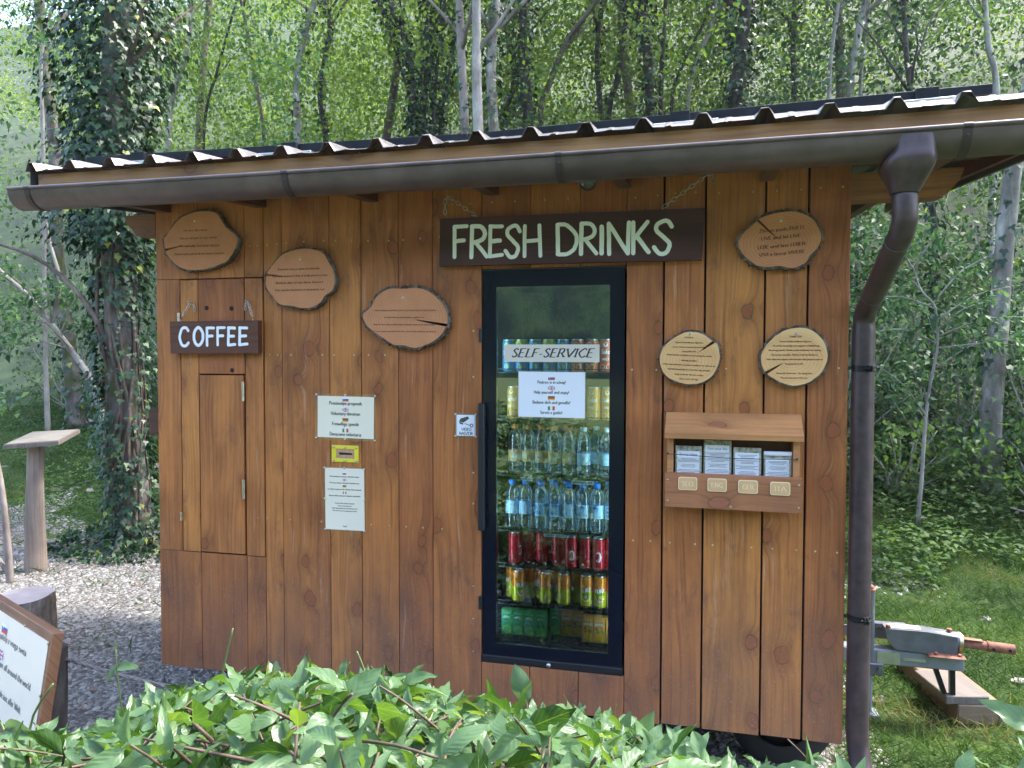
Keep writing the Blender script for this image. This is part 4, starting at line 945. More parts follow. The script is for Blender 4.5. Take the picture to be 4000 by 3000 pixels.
for (c, nrm) in (((3.217, -.362, 2.192), 0), ((3.192, -.102, 2.032), 1)):
    pts = []; m = mb()
    ax_ = Vector((-.025, .26, -.16)).normalized(); a = ax_.cross(Vector((0, 0, 1))).normalized(); b2 = a.cross(ax_)
    for k in range(25): t = 2*math.pi*k/24; pts.append(Vector(c)+a*math.cos(t)*.0405+b2*math.sin(t)*.0405)
    m.tube(pts, .0012, 5, cap=False)
    m.build('seam_ring', 'galvanised', dp)
for z in (1.765, .80):
    m = mb(); m.lathe([(.0425, -.012), (.0435, -.011), (.0435, -.005), (.0425, -.004), (.0425, .004), (.0435, .005), (.0435, .011), (.0425, .012)], (3.183, 0, z), 26, cap=False)
    m.box(3.192, 3.196, -.066, -.038, z-.012, z+.012, .001); m.box(3.202, 3.206, -.066, -.037, z-.012, z+.012, .001); m.tube([(3.184, -.055, z), (3.212, -.055, z)], .0035, 8); m.ball((3.184, -.055, z), .006, 8, 6)
    m.box(3.129, 3.145, -.006, .006, z-.006, z+.006); m.build('clamp', 'black_metal', dp, smooth=True)

# solar panels on rails
def zroof(y): return 2.680+(y+.15)*SL
rail_m = 'aluminium'
for k, (xa, xb, lab) in enumerate(((-.30, 1.617, 'black framed solar panel lying on the left half of the kiosk roof'), (1.623, 3.575, 'black framed solar panel lying on the right half of the kiosk roof'))):
    ang = math.atan(SL); rt = root('solar_panel', lab, 'solar panel', (xa, -.10, zroof(-.10)+(.044 if k == 0 else .020)), 'solar panels on the roof', (ang, .0118 if k == 0 else -.0200, 0)); L = xb-xa; D = 1.05
    m = mb(); T = .035
    m.box(0, L, 0, .012, 0, T, .001); m.box(0, L, D-.012, D, 0, T, .001); m.box(0, .012, .0125, D-.0125, 0, T, .001); m.box(L-.012, L, .0125, D-.0125, 0, T, .001)
    m.build('frame', 'panel_frame', rt); m = mb(); m.box(.0125, L-.0125, .0125, D-.0125, T-.008, T-.003); m.build('cells', 'panel_cells', rt)
    for xs_ in ((.18, .95, 1.78) if k == 0 else (.75, 1.62)):
        m = mb(); m.box(xs_, xs_+.26, -.035, .06, -.020, -.002, .002); m.build('rail', rail_m, rt)
    for xs_ in ((.27, 1.06) if k == 0 else (.83, 1.70)):
        m = mb(); m.box(xs_, xs_+.075, -.024, -.001, -.004, T+.004, .001); m.lathe([(.006, 0), (.006, .007), (.003, .0075)], (xs_+.04, -.012, T+.004), 8); m.build('clamp', ['panel_frame'], rt)

# camera dome under the eave
rt = root('security_camera', 'small dark dome camera hanging under the eave above the FRESH DRINKS board', 'camera', (2.136, -.15, 2.515))
m = mb(); m.lathe([(.040, .0), (.040, -.018), (.036, -.022)], (0, 0, 0), 20); m.build('housing', 'galvanised', rt, smooth=True)
m = mb(); m.lathe([(.033, -.021), (.031, -.033), (.022, -.043), (.009, -.048), (.001, -.049)], (0, 0, 0), 20, cap=False); m.build('dome', 'lens_black', rt, smooth='all')
m = mb(); m.box(-.02, .02, -.02, .02, .0, .075, .002); m.build('mount', 'rafter_wood', rt)

# ------------------------------------------------------------------ hanging signs
def smooth_letter_put(y): return lambda u, v, d: (u, y-d, v)
PAINT = {'F':'0,0 0,100|0,100 100,100|0,52 78,54','R':'0,0 4,100|~4,100 60,98 88,78 70,56 6,46|28,48 100,0','E':'0,0 6,100|4,100 100,98|4,50 82,52|0,0 100,4',
 'S':'~96,82 70,101 22,92 16,72 50,52 84,30 70,4 34,-1 2,20','H':'0,0 2,100|100,0 94,100|2,50 96,52','D':'2,0 0,100|~0,100 50,96 100,60 92,20 50,0 0,0','I':'50,0 50,100','N':'4,0 0,100 96,0 100,100',
 'K':'2,0 0,100|92,100 6,46|22,56 100,2','C':'~94,84 72,100 30,94 4,50 24,8 62,-1 96,16','O':'~50,101 8,74 6,26 48,-1 94,28 94,74 50,101'}
def painted(m, ch, x0, x1, z0, z1, w, put, rr, slant=0.0):
    for part in PAINT[ch].split('|'):
        sm = part[0] == '~'; pts = [tuple(float(q) for q in p.split(',')) for p in part.lstrip('~').split()]
        if sm: pts = crom(pts, pts[0] == pts[-1], 8)
        else:
            q = []
            for a, b in zip(pts[:-1], pts[1:]):
                for k in range(4): q.append((a[0]+(b[0]-a[0])*k/4, a[1]+(b[1]-a[1])*k/4))
            pts = q+[pts[-1]]
        P = [(x0+w/2+(x1-x0-w)*px/100+slant*(z1-z0)*py/100+rr.uniform(-.0006, .0006), z0+w/2+(z1-z0-w)*py/100+rr.uniform(-.0006, .0006)) for px, py in pts]
        d = .0012+rr.random()*.0006; ww = w*rr.uniform(.92, 1.08)
        # split straight strokes from corners so every stroke keeps round ends
        runs = [[P[0]]]
        for i in range(1, len(P)):
            runs[-1].append(P[i])
            if i < len(P)-1:
                a = Vector(P[i])-Vector(P[i-1]); b = Vector(P[i+1])-Vector(P[i])
                if a.length > 0 and b.length > 0 and a.normalized().dot(b.normalized()) < .5: runs.append([P[i]])
        for j, r_ in enumerate(runs):
            if len(r_) < 2: continue
            dd = d+j*.0002; ribbon(m, r_, lambda a, b: ww, put, dd)
            disc(m, r_[0], ww/2, put, dd+.0001, 12); disc(m, r_[-1], ww/2, put, dd+.00015, 12)
rr = random.Random(21)
# FRESH DRINKS
rt = root('fresh_drinks_sign', 'dark brown board with hand-painted cream words FRESH DRINKS hanging over the fridge', 'sign', (1.47, -.034, 2.198))
m = mb(); m.seed = 2.2
vs = [(0, 0, .002), (1.107, 0, -.003), (1.107, .026, -.003), (0, .026, .002), (.005, 0, .207), (1.117, 0, .202), (1.117, .026, .202), (.005, .026, .207)]
m.hexa(vs); m.build('board', 'sign_wood', rt)
m = mb(); ox, oz = 1.47, 2.198
for ch, x0, x1, z0, z1 in (('F',1.532,1.604,2.228,2.376),('R',1.608,1.694,2.226,2.374),('E',1.690,1.762,2.226,2.371),('S',1.758,1.842,2.222,2.368),('H',1.842,1.928,2.222,2.366),('D',1.984,2.080,2.226,2.366),('R',2.082,2.164,2.224,2.366),('I',2.160,2.194,2.224,2.350),('N',2.196,2.296,2.220,2.362),('K',2.296,2.376,2.220,2.362),('S',2.378,2.470,2.216,2.362)):
    painted(m, ch, x0-ox, x1-ox, z0-oz, z1-oz, .0175, smooth_letter_put(0), rr)
m.build('lettering', 'sign_paint', rt)
m = mb(); m.chain([(1.487-ox, .028, 2.428-oz), (1.489-ox, .026, 2.495-oz), (1.507-ox, .026, 2.502-oz), (1.631-ox, .012, 2.412-oz)], .026, .0065, .0016); m.tube([(1.507-ox, .005, 2.503-oz), (1.507-ox, .04, 2.503-oz)], .0025, 6); m.tube([(1.633-ox, .013, 2.415-oz), (1.633-ox, .013, 2.396-oz)], .002, 6); m.build('chain', 'steel', rt, smooth='all')
m = mb(); m.chain([(2.618-ox, .028, 2.500-oz), (2.616-ox, .026, 2.540-oz), (2.606-ox, .026, 2.543-oz), (2.421-ox, .012, 2.410-oz)], .026, .0065, .0016); m.tube([(2.606-ox, .005, 2.543-oz), (2.606-ox, .04, 2.543-oz)], .0025, 6); m.tube([(2.419-ox, .013, 2.412-oz), (2.419-ox, .013, 2.392-oz)], .002, 6); m.build('chain', 'steel', rt, smooth='all')
# COFFEE
rt = root('coffee_sign', 'small reddish brown board with hand-painted white word COFFEE hanging on the hatch', 'sign', (.110, -.040, 1.818))
m = mb(); m.seed = 6.1; m.hexa([(0, 0, .003), (.474, 0, .004), (.474, .034, .004), (0, .034, .003), (-.002, 0, .156), (.474, 0, .157), (.474, .034, .157), (-.002, .034, .156)]); m.build('board', 'coffee_wood', rt)
m = mb(); ox, oz = .110, 1.818
for ch, x0, x1, z0, z1 in (('C',.152,.218,1.851,1.950),('O',.232,.296,1.853,1.950),('F',.304,.354,1.853,1.948),('F',.361,.412,1.854,1.949),('E',.418,.467,1.854,1.948),('E',.478,.532,1.855,1.948)):
    painted(m, ch, x0-ox+.002, x1-ox+.002, z0-oz, z1-oz, .0135, smooth_letter_put(0), rr)
m.build('lettering', 'coffee_paint', rt)
for (hook, tail, bot) in (((.203, 2.066), (.220, 2.026), (.154, 1.986)), ((.512, 2.068), (.496, 2.026), (.545, 1.986))):
    m = mb(); m.chain([(tail[0]-ox, .034, tail[1]-oz), (tail[0]-ox, .032, hook[1]-.012-oz), (hook[0]-ox, .030, hook[1]-oz), (bot[0]-ox, .018, bot[1]-oz)], .020, .0055, .0015)
    m.tube([(hook[0]-ox, .008, hook[1]-oz), (hook[0]-ox, .042, hook[1]-oz)], .0022, 6); m.tube([(bot[0]-ox, .018, bot[1]-.001-oz), (bot[0]-ox, .018, bot[1]-.018-oz)], .0018, 6); m.build('chain', 'steel', rt, smooth='all')

# ------------------------------------------------------------------ engraved wood slices
def wood_slice(label, cx, cz, outline, lines, mat, cracks, th=.030, ink='burnt', screw=(0, .08), barkw=.012, seed=1, size=.0098):
    """outline: closed polygon (x,z) of the sawn face relative to the centre"""
    rt = root('wood_slice_plaque', label, 'plaque', (cx, -.001, cz), 'engraved wood slices on the front wall'); rr = random.Random(seed)
    pts = crom(outline+[outline[0]], True, 7)[:-1]; n = len(pts)
    pts = [(x+rr.uniform(-.0007, .0007), z+rr.uniform(-.0007, .0007)) for x, z in pts]
    # cut radial cracks (wedges) into the face polygon
    def ang(p): return math.atan2(p[1], p[0])
    poly = list(pts)
    for (a_deg, depth, w) in cracks:
        a = math.radians(a_deg); i = min(range(len(poly)), key=lambda k: abs((ang(poly[k])-a+math.pi) % (2*math.pi)-math.pi)); P0 = poly[i]
        L = math.hypot(*P0); u = (P0[0]/L, P0[1]/L); t = (-u[1], u[0]); tip = (P0[0]-u[0]*depth, P0[1]-u[1]*depth)
        mid = lambda s, f: (P0[0]-u[0]*depth*f+t[0]*s*w*(1-f)*.6+rr.uniform(-.001, .001), P0[1]-u[1]*depth*f+t[1]*s*w*(1-f)*.6)
        ccw = 1
        new = [(P0[0]-t[0]*w/2*ccw, P0[1]-t[1]*w/2*ccw), mid(-1, .5), tip, mid(1, .5), (P0[0]+t[0]*w/2*ccw, P0[1]+t[1]*w/2*ccw)]
        poly = poly[:i]+new+poly[i+1:]
    ar = sum(poly[i][0]*poly[(i+1) % len(poly)][1]-poly[(i+1) % len(poly)][0]*poly[i][1] for i in range(len(poly)))
    m = mb(); m.prism(poly, 'Y', -th, -.002); m.build('sawn_face', mat, rt, tri=True)
    # bark ring
    m = mb(); vs = []; rows = 5
    for j in range(rows):
        y = -.001-(th-.003)*j/(rows-1)
        for i in range(n):
            x, z = pts[i]; L = math.hypot(x, z); gone = 0.35 if (math.sin(i*0.31+seed)+rr.random()*.3) > .96 else 1
            o_ = barkw*.78*(.55+.6*rr.random())*gone+.0015
            vs.append((x+x/L*o_, y, z+z/L*o_))
    for i in range(n): x, z = pts[i]; vs.append((x*.997, -th+.0012, z*.997))
    for i in range(n): x, z = pts[i]; vs.append((x*.997, -.001, z*.997))
    fs = []
    for j in range(rows-1):
        for i in range(n): fs.append((j*n+i, j*n+(i+1) % n, (j+1)*n+(i+1) % n, (j+1)*n+i))
    for i in range(n): fs.append(((rows-1)*n+i, (rows-1)*n+(i+1) % n, rows*n+(i+1) % n, rows*n+i))
    m.add(vs, fs)
    # crumbs of bark and lichen
    for k in range(70):
        i = rr.randrange(n); x, z = pts[i]; L = math.hypot(x, z); o_ = barkw*rr.uniform(.6, 1.15); m.ball((x+x/L*o_, -rr.uniform(.004, th-.004), z+z/L*o_), rr.uniform(.002, .0048), 5, 4, (1, 1, rr.uniform(.5, 1.2)))
    m.build('bark', 'bark_slice', rt)
    m = mb(); mi = 0
    put = lambda u, v, d: (u, -th-.0006-d, v)
    for (t, x, z, fitw, sl) in lines:
        lput = (lambda sl, x: (lambda u, v, d: (u, -th-.0004-d, v+(u-x)*sl)))(sl, x)
        text(m, t, x, z, size, lput, thick=23, thin=13, fit=fitw, detail=3)
    m.build('engraving', ink, rt)
    m = mb(); m.lathe([(.0058, 0), (.0058, .0012), (.003, .003), (.0015, .0015)], (0, 0, 0), 12); o = m.build('screw', 'steel', rt, smooth=True); o.location = (screw[0], -th-.0003, screw[1]); o.rotation_euler = (math.pi/2, 0, 0)
    return rt
def pz(pix, ox, oy, sc): return [((x-ox)*sc, -(y-oy)*sc) for x, y in pix]
# outlines traced in the wall plane (metres per traced unit given by sc)
s1 = pz([(185,345),(330,200),(520,135),(720,140),(800,200),(870,300),(985,390),(1000,450),(960,540),(910,610),(860,650),(700,700),(560,720),(420,715),(300,670),(180,560),(160,520),(145,400)][::-1], 565, 430, .000465)
wood_slice('oval wood slice with two cracks, topmost left above the COFFEE board', .270, 2.352, s1, [('Vsi smo del celote.',-.02,.048,.135,-.01),('We are all part of one whole.',-.005,.011,.205,-.01),('Wir sind alle Teil eines Ganzen.',.0,-.026,.225,-.01),('Siamo tutti parte di un unico insieme.',.0,-.063,.275,-.01)], 'slice_dark', [(191, .105, .010)], ink='burnt', screw=(-.025, .095), seed=3)
s2 = pz([(1345,800),(1400,720),(1530,600),(1660,560),(1800,545),(1980,590),(2060,700),(2110,800),(2120,900),(2090,980),(2010,1030),(1960,1100),(1850,1150),(1740,1150),(1640,1130),(1500,1110),(1420,1030),(1340,930)][::-1], 1730, 850, .000443)
wood_slice('rosy wood slice with one left crack, between COFFEE board and first slice row', .796, 2.163, s2, [('Resnično tvoj je samo ta trenutek.',-.005,.040,.215,0),('The only moment that is truly yours is now.',.0,.009,.285,0),('Wirklich dein ist nur dieser Moment.',-.002,-.022,.245,0),('Solo questo momento è veramente tuo.',0,-.055,.255,0)], 'slice_dark', [(172, .115, .010)], screw=(.002, .088), seed=5)
s3 = pz([(380,640),(540,500),(610,370),(700,280),(900,180),(1150,185),(1450,180),(1680,260),(1800,360),(1900,460),(1970,600),(1995,720),(1985,840),(1960,880),(1880,1000),(1750,1110),(1600,1180),(1380,1235),(1150,1190),(980,1180),(780,1060),(600,950),(450,820)][::-1], 1180, 700, .000247)
wood_slice('leaf-shaped wood slice with torn bark flap at its left tip beside the fridge', 1.305, 1.979, s3, [('Če želiš življenje resnično živeti, ga moraš začeti najprej ljubiti',0,.030,.300,-.01),('To truly live life, you must first love it – exactly as it is.',0,-.001,.190,-.01),('Wenn du das Leben wirklich leben möchtest, musst du es zuerst lieben',0,-.033,.292,-.01),('Se vuoi vivere veramente la vita, devi prima iniziare ad amarla',0,-.063,.295,-.01)], 'slice_dark', [(350, .165, .013)], screw=(-.005, .088), barkw=.015, seed=8, size=.0065)
s4 = pz([(320,680),(430,530),(530,440),(670,310),(800,240),(980,190),(1200,165),(1400,180),(1560,240),(1720,360),(1800,500),(1850,620),(1855,740),(1800,880),(1730,960),(1640,1060),(1600,1150),(1480,1230),(1330,1275),(1100,1230),(850,1240),(680,1210),(560,1130),(420,1000),(340,880),(310,780)][::-1], 1080, 720, .0001925*1.02)
wood_slice('big round wood slice under the eave right of the FRESH DRINKS board', 2.868, 2.262, s4, [('ŽIVI in pusti ŽIVETI.',.01,.036,.168,.062),('LIVE and let LIVE.',.008,.006,.150,.062),('LEBE und lass LEBEN',.008,-.027,.176,.062),('VIVI e lascia VIVERE',.010,-.057,.168,.062)], 'slice_dark', [(136, .115, .010)], screw=(.006, .075), seed=12, size=.0125, barkw=.014)
s5 = pz([(75,440),(120,330),(230,220),(400,130),(520,120),(640,150),(760,240),(830,290),(860,400),(860,500),(820,620),(760,720),(640,800),(520,825),(380,815),(220,760),(130,680),(80,560)][::-1], 470, 475, .0002955)
T5 = [('ZAHVALA',-.002,.080,.034),('Iskrena hvala Marjanu Ogorevcu',0,.060,.108),('za vso znanje in pomoč pri postavitvi',.0,.042,.130),('energijskih točk.',0,.0245,.056),('Hvala lastniku zemljišča, ki mi je omogočil izvedbo',.0,.0085,.176),('celotnega projekta.',0,-.012,.064),('Hvala vsem domačim za pomoč in podporo ter vsem, ki ste',0,-.030,.204),('kakorkoli pripomogli pri uresničitvi tega projekta.',.0,-.049,.168),('Hvala predvsem sebi, ker si tukaj.',0,-.069,.112),('Zdaj si tudi ti del tega.',0,-.0865,.076)]
wood_slice('bright round slice headed ZAHVALA, left of the pair above the leaflet box', 2.533, 1.803, s5, [(t, x-.002, z, w, -.045 if k > 3 else -.02) for k, (t, x, z, w) in enumerate(T5)], 'slice_pale', [(35, .078, .013)], screw=(-.0005, .0975), seed=14, size=.0062, barkw=.009)
s6 = pz([(1315,480),(1330,400),(1400,290),(1500,190),(1620,120),(1750,95),(1880,110),(2000,190),(2080,300),(2110,420),(2105,520),(2050,650),(1960,740),(1860,800),(1720,830),(1590,800),(1470,740),(1380,670),(1330,580)][::-1], 1720, 460, .0003055)
T6 = [('THANK YOU!',.003,.0745,.046),('Sincere thanks to Marjan Ogorevc,',.003,.056,.118),('for all the knowledge and support in establishing',.005,.039,.170),('the energy points. Thanks to the landowner for making',.0,.022,.192),('this project possible. Thanks to all my family for',.0,.004,.170),('their help and support and everyone who played a part in',.0,-.0135,.205),('bringing this to life.',.0,-.031,.068),('Above all, thank you – for being here.',.0,-.068,.134),('You are now part of this too.',.0,-.0855,.100)]
wood_slice('bright round slice headed THANK YOU, right of the pair above the leaflet box', 2.930, 1.810, s6, [(t, x, z, w, 0) for t, x, z, w in T6], 'slice_pale', [(211, .078, .012)], screw=(.004, .090), seed=16, size=.0064, barkw=.010)

# ------------------------------------------------------------------ laminated notices
def notice(name, label, x0, x1, z0, z1, y, margin, paper, draw, screws=(), tilt=0.0, cat='notice', lam=True):
    cx, cz = (x0+x1)/2, (z0+z1)/2; rt = root(name, label, cat, (cx, y, cz), None, (0, tilt, 0)); w, h = (x1-x0)/2, (z1-z0)/2
    m = mb(); m.box(-w+margin, w-margin, -.0016, -.0008, -h+margin, h-margin); m.build('sheet', paper, rt)
    m = mb(); draw(m, lambda u, v, d: (u, -.0018-d, v)); m.build('print', INKS, rt)
    if lam: m = mb(); m.box(-w, w, -.0034, -.0004, -h, h, .0002); m.build('laminate', 'laminate', rt)
    for (sx, sz) in screws:
        m = mb(); m.lathe([(.0052, 0), (.005, .0018), (.003, .0034), (.001, .0038)], (0, 0, 0), 12); o = m.build('screw', 'steel', rt, smooth='all'); o.location = (sx, -.0035, sz); o.rotation_euler = (math.pi/2, 0, 0)
    return rt
def d_don(m, put):
    for i, (k, t, w) in enumerate((('si', 'Prostovoljni prispevek', .163), ('gb', 'Voluntary donation', .146), ('de', 'Freiwillige spende', .133), ('it', 'Donazione volontaria', .157))):
        z = .081-i*.0472; flags(m, k, 0, z, .030, put, 0); m.mi = 0; text(m, t, 0, z-.0245, .0150, put, 24, 13, fit=w)
notice('donation_notice', 'laminated cream sheet starting Prostovoljni prispevek, above the yellow coin slot', .853, 1.157, 1.424, 1.638, 0, .012, 'paper_cream', d_don, [(-.146, .101), (0, .101), (.146, .100), (-.146, -.099), (0, -.101), (.146, -.101)], .012)
def d_don2(m, put):
    for i, (k, t, w) in enumerate((('si', 'Del tvoje donacije je namenjen v dobrodelne namene.', .148), ('gb', 'Part of your donation is allocated to charitable causes.', .150), ('de', 'Ein Teil Ihrer Spende wird für wohltätige Zwecke verwendet.', .170), ('it', 'Una parte della tua donazione è destinata a scopi benefici.', .160))):
        z = .118-i*.0295; flags(m, k, 0, z, .018, put, 0); m.mi = 0; text(m, t, 0, z-.017, .0062, put, 24, 13, fit=w, slant=.2, detail=2)
    for i, (t, w) in enumerate((('Svoj dar lahko daruješ tudi preko:', .098), ('You can also donate via:', .070), ('Deine Spende kannst du auch überweisen an:', .128), ('Puoi anche fare la tua donazione tramite:', .122))): text(m, t, 0, -.022-i*.0115, .006, put, 24, 13, fit=w, slant=.25, detail=2)
    text(m, 'PayPal', 0, -.128, .0060, put, 22, 12, serif=False)
notice('small_print_notice', 'taller laminated sheet of small print screwed below the yellow coin slot', .894, 1.104, 1.006, 1.304, 0, .007, 'paper_cream', d_don2, [(-.099, .142), (0, .143), (.099, .141), (-.099, .0), (.099, .0), (-.099, -.142), (0, -.142), (.098, -.143)], -.006)
def d_vid(m, put):
    m.mi = 2
    w, h = .042, .047; m.mi = 0
    for a, b in (((-w, -h), (w, -h)), ((w, -h), (w, h)), ((w, h), (-w, h)), ((-w, h), (-w, -h))): ribbon(m, [a, b], lambda p, q: .0018, put, .0001)
    m.mi = 4; m.add([put(x, z, .0002) for x, z in ((-.031, .016), (-.024, .030), (.010, .040), (.016, .030), (-.010, .012))], [(0, 1, 2, 3, 4)])
    m.add([put(x, z, .0002) for x, z in ((-.033, .016), (-.012, .010), (-.012, .003), (-.026, .006))], [(0, 1, 2, 3)]); ribbon(m, [(-.005, .008), (.022, .000)], lambda p, q: .003, put, .0003); disc(m, (.027, .000), .0085, put, .0004); m.mi = 1; disc(m, (.027, .000), .0045, put, .0005)
    m.mi = 4; text(m, 'VIDEO', .003, -.0235, .0125, put, 20, 16, serif=False, fit=.044); text(m, 'NADZOR', .001, -.0415, .0125, put, 20, 16, serif=False, fit=.062)
notice('video_notice', 'small white sign reading VIDEO NADZOR with a black camera symbol left of the fridge', 1.528, 1.633, 1.453, 1.562, 0, .008, 'paper_white', d_vid, [(-.047, .049), (.047, .047), (-.047, -.048), (.047, -.049)])
# coin slot
rt = root('coin_slot', 'yellow screwed plate framing a dark coin slot between the two notices', 'coin slot', (1.003, 0, 1.364))
m = mb(); W, H = .0665, .0385
for (a, b, c, d_) in ((-W, W, .022, H), (-W, W, -H, -.022), (-W, -.046, -.0218, .0218), (.046, W, -.0218, .0218)): m.box(a, b, -.004, 0, c, d_, .0006)
m.build('plate', 'yellow_plate', rt)
m = mb(); m.box(-.046, .046, -.0015, .0005, -.022, .022); m.build('wood_inset', 'raw_wood', rt)
m = mb(); m.prism([(-.030, -.002), (-.033, .002), (-.028, .0055), (.033, .004), (.035, .0), (.033, -.0045), (-.024, -.005)], 'Y', -.0022, -.0012); m.build('slot', 'void', rt)
for (sx, sz) in ((-.057, .030), (0, .030), (.057, .030), (-.057, -.030), (0, -.030), (.057, -.030)):
    m = mb(); m.lathe([(.0052, 0), (.005, .0018), (.003, .0034), (.001, .0038)], (0, 0, 0), 12); o = m.build('screw', 'steel', rt, smooth='all'); o.location = (sx, -.004, sz); o.rotation_euler = (math.pi/2, 0, 0)

# ------------------------------------------------------------------ leaflet box
rt = root('leaflet_box', 'reddish brown wooden leaflet holder with sloping lid and four name plates', 'leaflet holder', (2.448, 0, 1.225))
m = mb(); m.seed = 1.1; m.box(.0, .505, -.008, -.001, .02, .345); m.build('back_panel', 'rafter_wood', rt)
for x in (.002, .478):
    m = mb(); m.seed = 3+x*9; m.box(x, x+.024, -.075, -.009, .03, .285, .001); m.build('side_panel', 'box_wood', rt)
m = mb(); m.seed = 8.8   # front board
m.hexa([(-.004, -.098, -.012), (.510, -.098, -.014), (.510, -.0755, -.014), (-.004, -.0755, -.012), (-.004, -.098, .119), (.510, -.098, .116), (.510, -.0755, .121), (-.004, -.0755, .123)]); fb = m.build('front_board', 'box_wood', rt)
m = mb(); m.seed = 14.3  # sloping lid
m.hexa([(-.006, -.115, .262), (.512, -.115, .262), (.512, -.002, .335), (-.006, -.002, .335), (-.006, -.118, .283), (.512, -.118, .283), (.512, -.002, .358), (-.006, -.002, .358)]); m.build('lid', 'box_wood', rt)
m = mb(); m.seed = 2; m.box(.027, .477, -.0745, -.009, .02, .035); m.build('bottom_shelf', 'box_wood', rt)
for t, xc, zc in (('SLO', .084, .083), ('ENG', .196, .082), ('GER', .312, .080), ('ITA', .430, .078)):
    m = mb(); xc -= .0; w, h, r = .0365, .0255, .008; poly = []
    for cx_, cz_, a0 in ((w-r, h-r, 0), (-w+r, h-r, 90), (-w+r, -h+r, 180), (w-r, -h+r, 270)):
        for k in range(5): a = math.radians(a0+k*22.5); poly.append((xc+cx_+r*math.cos(a), zc+cz_+r*math.sin(a)))
    m.prism(poly, 'Y', -.1035, -.0985); pl = m.build('name_plate', 'plaque_edge', rt)
    m = mb(); m.prism([(xc+(x-xc)*.93, zc+(z-zc)*.91) for x, z in poly], 'Y', -.1042, -.1036); m.build('plate_face', 'plaque', pl)
    m = mb(); text(m, t, xc, zc-.0085, .017, lambda u, v, d: (u, -.1046-d, v), 12, 5, fit=.043); m.build('plate_letters', 'plaque_edge', pl)
    for sx in (-.030, .030):
        m = mb(); m.lathe([(.0028, 0), (.0026, .001), (.001, .0014)], (0, 0, 0), 8); o = m.build('screw', 'brass_screw', pl); o.location = (xc+sx, -.1043, zc); o.rotation_euler = (math.pi/2, 0, 0)
for sx, sz in ((.006, .095), (.006, .012), (.248, -.002), (.498, .093), (.498, .006)):
    m = mb(); m.lathe([(.0042, 0), (.0042, .0012), (.0018, .0022)], (0, 0, 0), 8); o = m.build('screw', 'brass_screw', fb); o.location = (sx, -.0983, sz); o.rotation_euler = (math.pi/2, 0, 0)
m = mb(); m.tube([(.004, -.082, .198), (.02, -.084, .196), (.25, -.088, .187), (.48, -.084, .189), (.492, -.082, .191)], .0015, 6); m.tube([(.004, -.076, .198), (.004, -.086, .198)], .0045, 8); m.tube([(.492, -.076, .191), (.492, -.086, .191)], .0045, 8); m.build('elastic_cord', 'cord', rt)
def leaflet(label, x0, x1, ztop, head, folded=False):
    r = root('leaflet', label, 'leaflet', ((x0+x1)/2, -.062, 1.262), 'leaflets in the wooden holder', (math.radians(-4), 0, 0)); w = (x1-x0)/2; H = ztop-1.262
    m = mb(); m.box(-w, w, -.001, .010, 0, H); m.build('cover', 'photo_paper', r)
    m = mb(); m.box(-w+.006, w-.008, -.0016, -.0011, 0, H-.020); m.build('page', 'paper_white', r)
    m = mb(); put = lambda u, v, d: (u, -.0018-d, v)
    if head: text(m, head, 0, H-.038, .009, put, 15, 7, fit=w*1.4)
    z = H-(.052 if head else .030)
    k = 0; q = random.Random(int(x0*1000))
    while z > .05:
        for j in range(3):
            L = w*q.uniform(.45, .85); ribbon(m, [(-L, z), (L, z)], lambda a, b: .0016, put, 0); z -= .0052
        z -= .006
    m.build('print', ['ink_grey'], r)
    m = mb(); m.box(-w-.001, w+.001, -.0065, -.0045, 0, H-.045 if not folded else H-.03); m.build('clear_sleeve', 'laminate', r)
    if folded: m = mb(); m.tube([(-w, -.006, H), (w, -.006, H)], .009, 8); m.build('folded_edge', 'paper_white', r)
leaflet('leaflet headed Živi svoje življenje in the SLO slot', 2.482, 2.584, 1.452, 'Živi svoje življenje.')
leaflet('tallest leaflet, headed Live your life, in the ENG slot', 2.592, 2.698, 1.478, 'Live your life')
leaflet('leaflet with its heading cut by the cord in the GER slot', 2.706, 2.810, 1.452, None)
leaflet('folded-over leaflet in the ITA slot', 2.820, 2.922, 1.432, None, True)

# sign on the left side wall seen edge-on
rt = root('side_wall_plank', 'thick dark plank fixed edge-on to the left corner of the kiosk', 'plank', (0, 0, 1.49))
m = mb(); m.seed = 2; m.prism([(-.075, -.075), (-.075, .05), (-.002, .075), (-.002, -.045)], 'Y', .03, .50); m.build('plank', 'sign_wood', rt)

# ================================================================== FRIDGE
fr = root('glass_door_fridge', 'tall black drinks fridge with reflecting glass door built into the kiosk front', 'fridge', (0, 0, 0))
X0, X1, Z0, Z1 = 1.658, 2.268, .503, 2.178; GX0, GX1, GZ0, GZ1 = 1.716, 2.207, .556, 2.108
m = mb(); yb = .60
m.box(1.675, 1.69, .04, yb, .50, 2.17); m.box(2.245, 2.26, .04, yb, .50, 2.17); m.box(1.69, 2.245, yb-.015, yb, .50, 2.17); m.box(1.69, 2.245, .04, yb-.016, 2.135, 2.17); m.box(1.69, 2.245, .04, yb-.016, .50, .560)
m.build('cabinet', 'cavity', fr)
door = mb(); 
for (a, b, c, d_) in ((X0, GX0, Z0, Z1), (GX1, X1, Z0, Z1), (GX0+.0002, GX1-.0002, GZ1, Z1), (GX0+.0002, GX1-.0002, Z0, GZ0)): door.box(a, b, .004, .034, c, d_)
dr = door.build('door_frame', 'door_black', fr)
m = mb(); m.box(GX0, GX1, .006, .0075, GZ0, GZ1); m.build('glass_pane', 'glass', dr)
m = mb(); m.box(1.7165, GX1, .009, .011, .566, .574); m.box(1.7165, 1.7195, .009, .011, .576, 2.10); m.build('pane_spacer', 'galvanised', dr)
